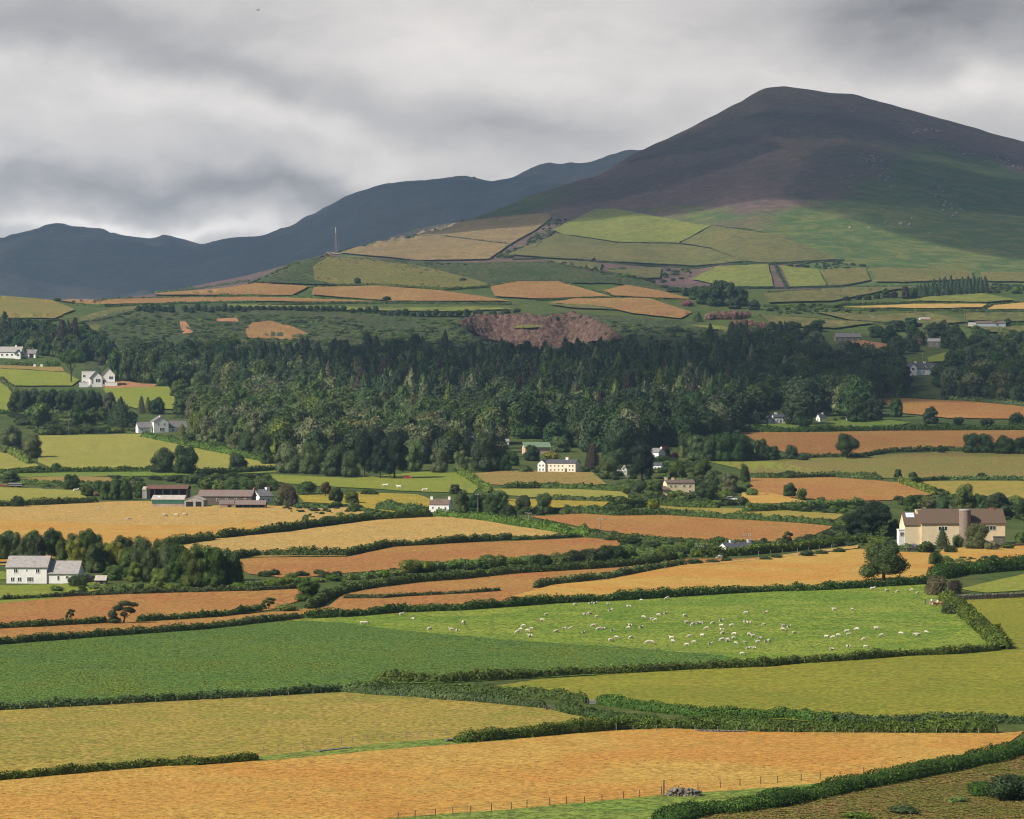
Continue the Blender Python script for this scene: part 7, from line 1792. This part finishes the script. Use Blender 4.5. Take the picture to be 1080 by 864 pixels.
Z8 = [(410,77),(447,81),(496,75),(517,85),(228,143),(289,140),(52,200),(72,200),(52,212),(90,224),(202,237),(225,240),(244,232),(272,219),(278,229),(307,212),(331,246),(375,209),(392,231),(460,227),(507,227),(521,230),(547,221),(279,269),(338,272),(220,278),(3,250)]
Z6 = [(368,190),(380,190),(502,160),(541,173),(600,210),(675,214),(697,214)]
rs = random.Random(3)
SH = [(540 + a / 3.273, 600 + b / 3.273) for a, b in Z7] + [(810 + a / 3.273, 600 + b / 3.273) for a, b in Z8] + [(270 + a / 3.273, 600 + b / 3.273) for a, b in Z6]
for u, y in SH:
    pose = rs.choice(['graze'] * 6 + ['stand'] * 2 + ['lie'] * 3)
    me = sheepm[(pose, rs.randrange(2))]
    west, east = u < 560, u > 800
    where = 'thinly scattered at the left end of the pasture' if west else 'spread over the right half of the pasture' if east else 'in the dense middle of the flock'
    what = {'graze': 'white sheep grazing', 'stand': 'white sheep standing', 'lie': 'white sheep lying'}[pose]
    animal('sheep', me, u, y + 1.4, rs.choice([0, PI]) + rs.uniform(-.7, .7), what + ' ' + where, 'sheep', what + ' ' + where, rs.uniform(.66, .84))
animal('sheep', sheepm[('graze', 0)], 489, 659.5, 1.2, 'white sheep standing alone upright at the far left above the others', 'sheep')
animal('sheep', sheepm[('stand', 0)], 920.5, 623.5, 0.2, 'white sheep nearest the broad spreading tree under the top hedge', 'sheep')
calfm = quadruped('calf', 1.5, 1.15, 'stand', CWHITE, BROWN, CWHITE, 5, .9, .05); calf2 = quadruped('calf', 1.5, 1.15, 'stand', BROWN, BROWN, CWHITE, 9, .9)
animal('calf', calfm, 986, 640.5, .3, 'brown and white patched calf in front of the field gate', 'calf'); animal('calf', calf2, 991.5, 640, 2.2, 'brown calf with white face right of the patched calf', 'calf'); animal('calf', calfm, 982.5, 639.2, 1.4, 'pale calf half hidden left of the patched calf', 'calf')
cow = quadruped('cow', 2.2, 1.45, 'stand', CWHITE, CWHITE, CWHITE, 15, .95); cowb = quadruped('cow', 2.2, 1.45, 'stand', CBLACK, CBLACK, CBLACK, 16, .95); cowr = quadruped('cow', 2.2, 1.45, 'graze', BROWN, BROWN, BROWN, 17, .95)
for me, u, y, rz, l in [(cow, 406.5, 514.5, 0, 'white cow lying nearest the wood in the long green pasture'), (cow, 421, 516, 2.8, 'white cow in the middle of the long green pasture'), (cow, 448, 519.5, .2, 'white cow lowest in the long green pasture'),
                        (cow, 80, 519.8, .5, 'white cow at the right end of the lime field by the farm'), (cowr, 2, 514.5, .2, 'brown cow at the far west edge beside the black trailer'), (cowr, 6, 515, 3, 'brown cow between the far west edge and the black trailer'), (cowr, 102, 523.5, .2, 'brown cow by the trees left of the barns')]:
    animal('cow', me, u, y, rz, l, 'cow')
for u, y, rz, l in [(174, 545.5, .4, 'white sheep leftmost below the green farm shed'), (186, 545.5, 0, 'white sheep in the middle of the three below the farm shed'), (195, 544.6, .2, 'white sheep rightmost of the three below the farm shed')]:
    animal('sheep', sheepm[('graze', 0)], u, y, rz, l, 'sheep', None, 1.2)
# a gull in the sky
Dg = 420; mb = MB(); s = 1
mb.blob((0, 0, 0), (.16, .05, .045), 2)
for q in (-1, 1): mb.add([(.1, 0, .02), (-.07, 0, .02), (-.08, q * .2, .10), (-.02, q * .36, .06), (.05, q * .2, .11), (.1, 0, .04), (-.07, 0, .04), (-.08, q * .2, .12), (-.02, q * .36, .08), (.05, q * .2, .13)], [(0, 1, 2, 3, 4), (9, 8, 7, 6, 5), (0, 4, 9, 5), (4, 3, 8, 9), (3, 2, 7, 8), (2, 1, 6, 7)])
o = mb.build('gull', CBLACK); o.location = ((272 - U0) * Dg / F, Dg, CH + (HY - 11) * Dg / F); o.rotation_euler = (0, .2, 1.2); tag(o, 'dark bird flying high in the cloudy sky', 'bird')

# ---------------------------------------------------------------- crags on the mountain
ROCK = plain('crag_rock', (.24, .205, .19), .35, .12, dirt=(.12, .105, .10), rough=.95)
rk = []
for v in range(4):
    mb = MB(); mb.blob((0, 0, .15), (1, .8, .75), 2, .17); me = mb.build('boulder', ROCK).data
    bpy.data.objects.remove(bpy.data.objects[-1] if False else [o for o in bpy.data.objects if o.data is me][0]); rk.append(me)
rr = random.Random(8)
CR = [([(918, 168), (930, 172), (938, 186), (945, 200)], 26, 'on the upper rib of the mountain flank'), ([(980, 192), (990, 205), (1000, 218), (1012, 228)], 30, 'down the bright scree rib of the mountain flank'), ([(945, 140), (980, 138), (990, 145)], 20, 'under the shoulder of the mountain'),
      ([(990, 155), (1020, 160), (1060, 170), (1075, 178)], 24, 'along the dark band high on the right flank'), ([(890, 240), (912, 242), (960, 236), (1000, 246)], 8, 'scattered on the green lower flank'), ([(905, 205), (890, 185), (960, 190)], 14, 'loose on the middle flank of the mountain')]
for line, n, where in CR:
    A = np.array(line)
    for i in range(n):
        s = rr.uniform(0, len(A) - 1); j = min(int(s), len(A) - 2); c = A[j] + (A[j + 1] - A[j]) * (s - j)
        p = P(c[0] + rr.gauss(0, 6), c[1] + rr.gauss(0, 3.5))
        if p.y > 5600: continue
        o = link('boulder', rk[rr.randrange(4)], loc=p, rz=rr.uniform(0, 6)); q = rr.uniform(1.2, 3.6); o.scale = (q, q, q * rr.uniform(.7, 1.3))
        tag(o, 'grey boulder ' + where, 'boulder', 'boulders ' + where)
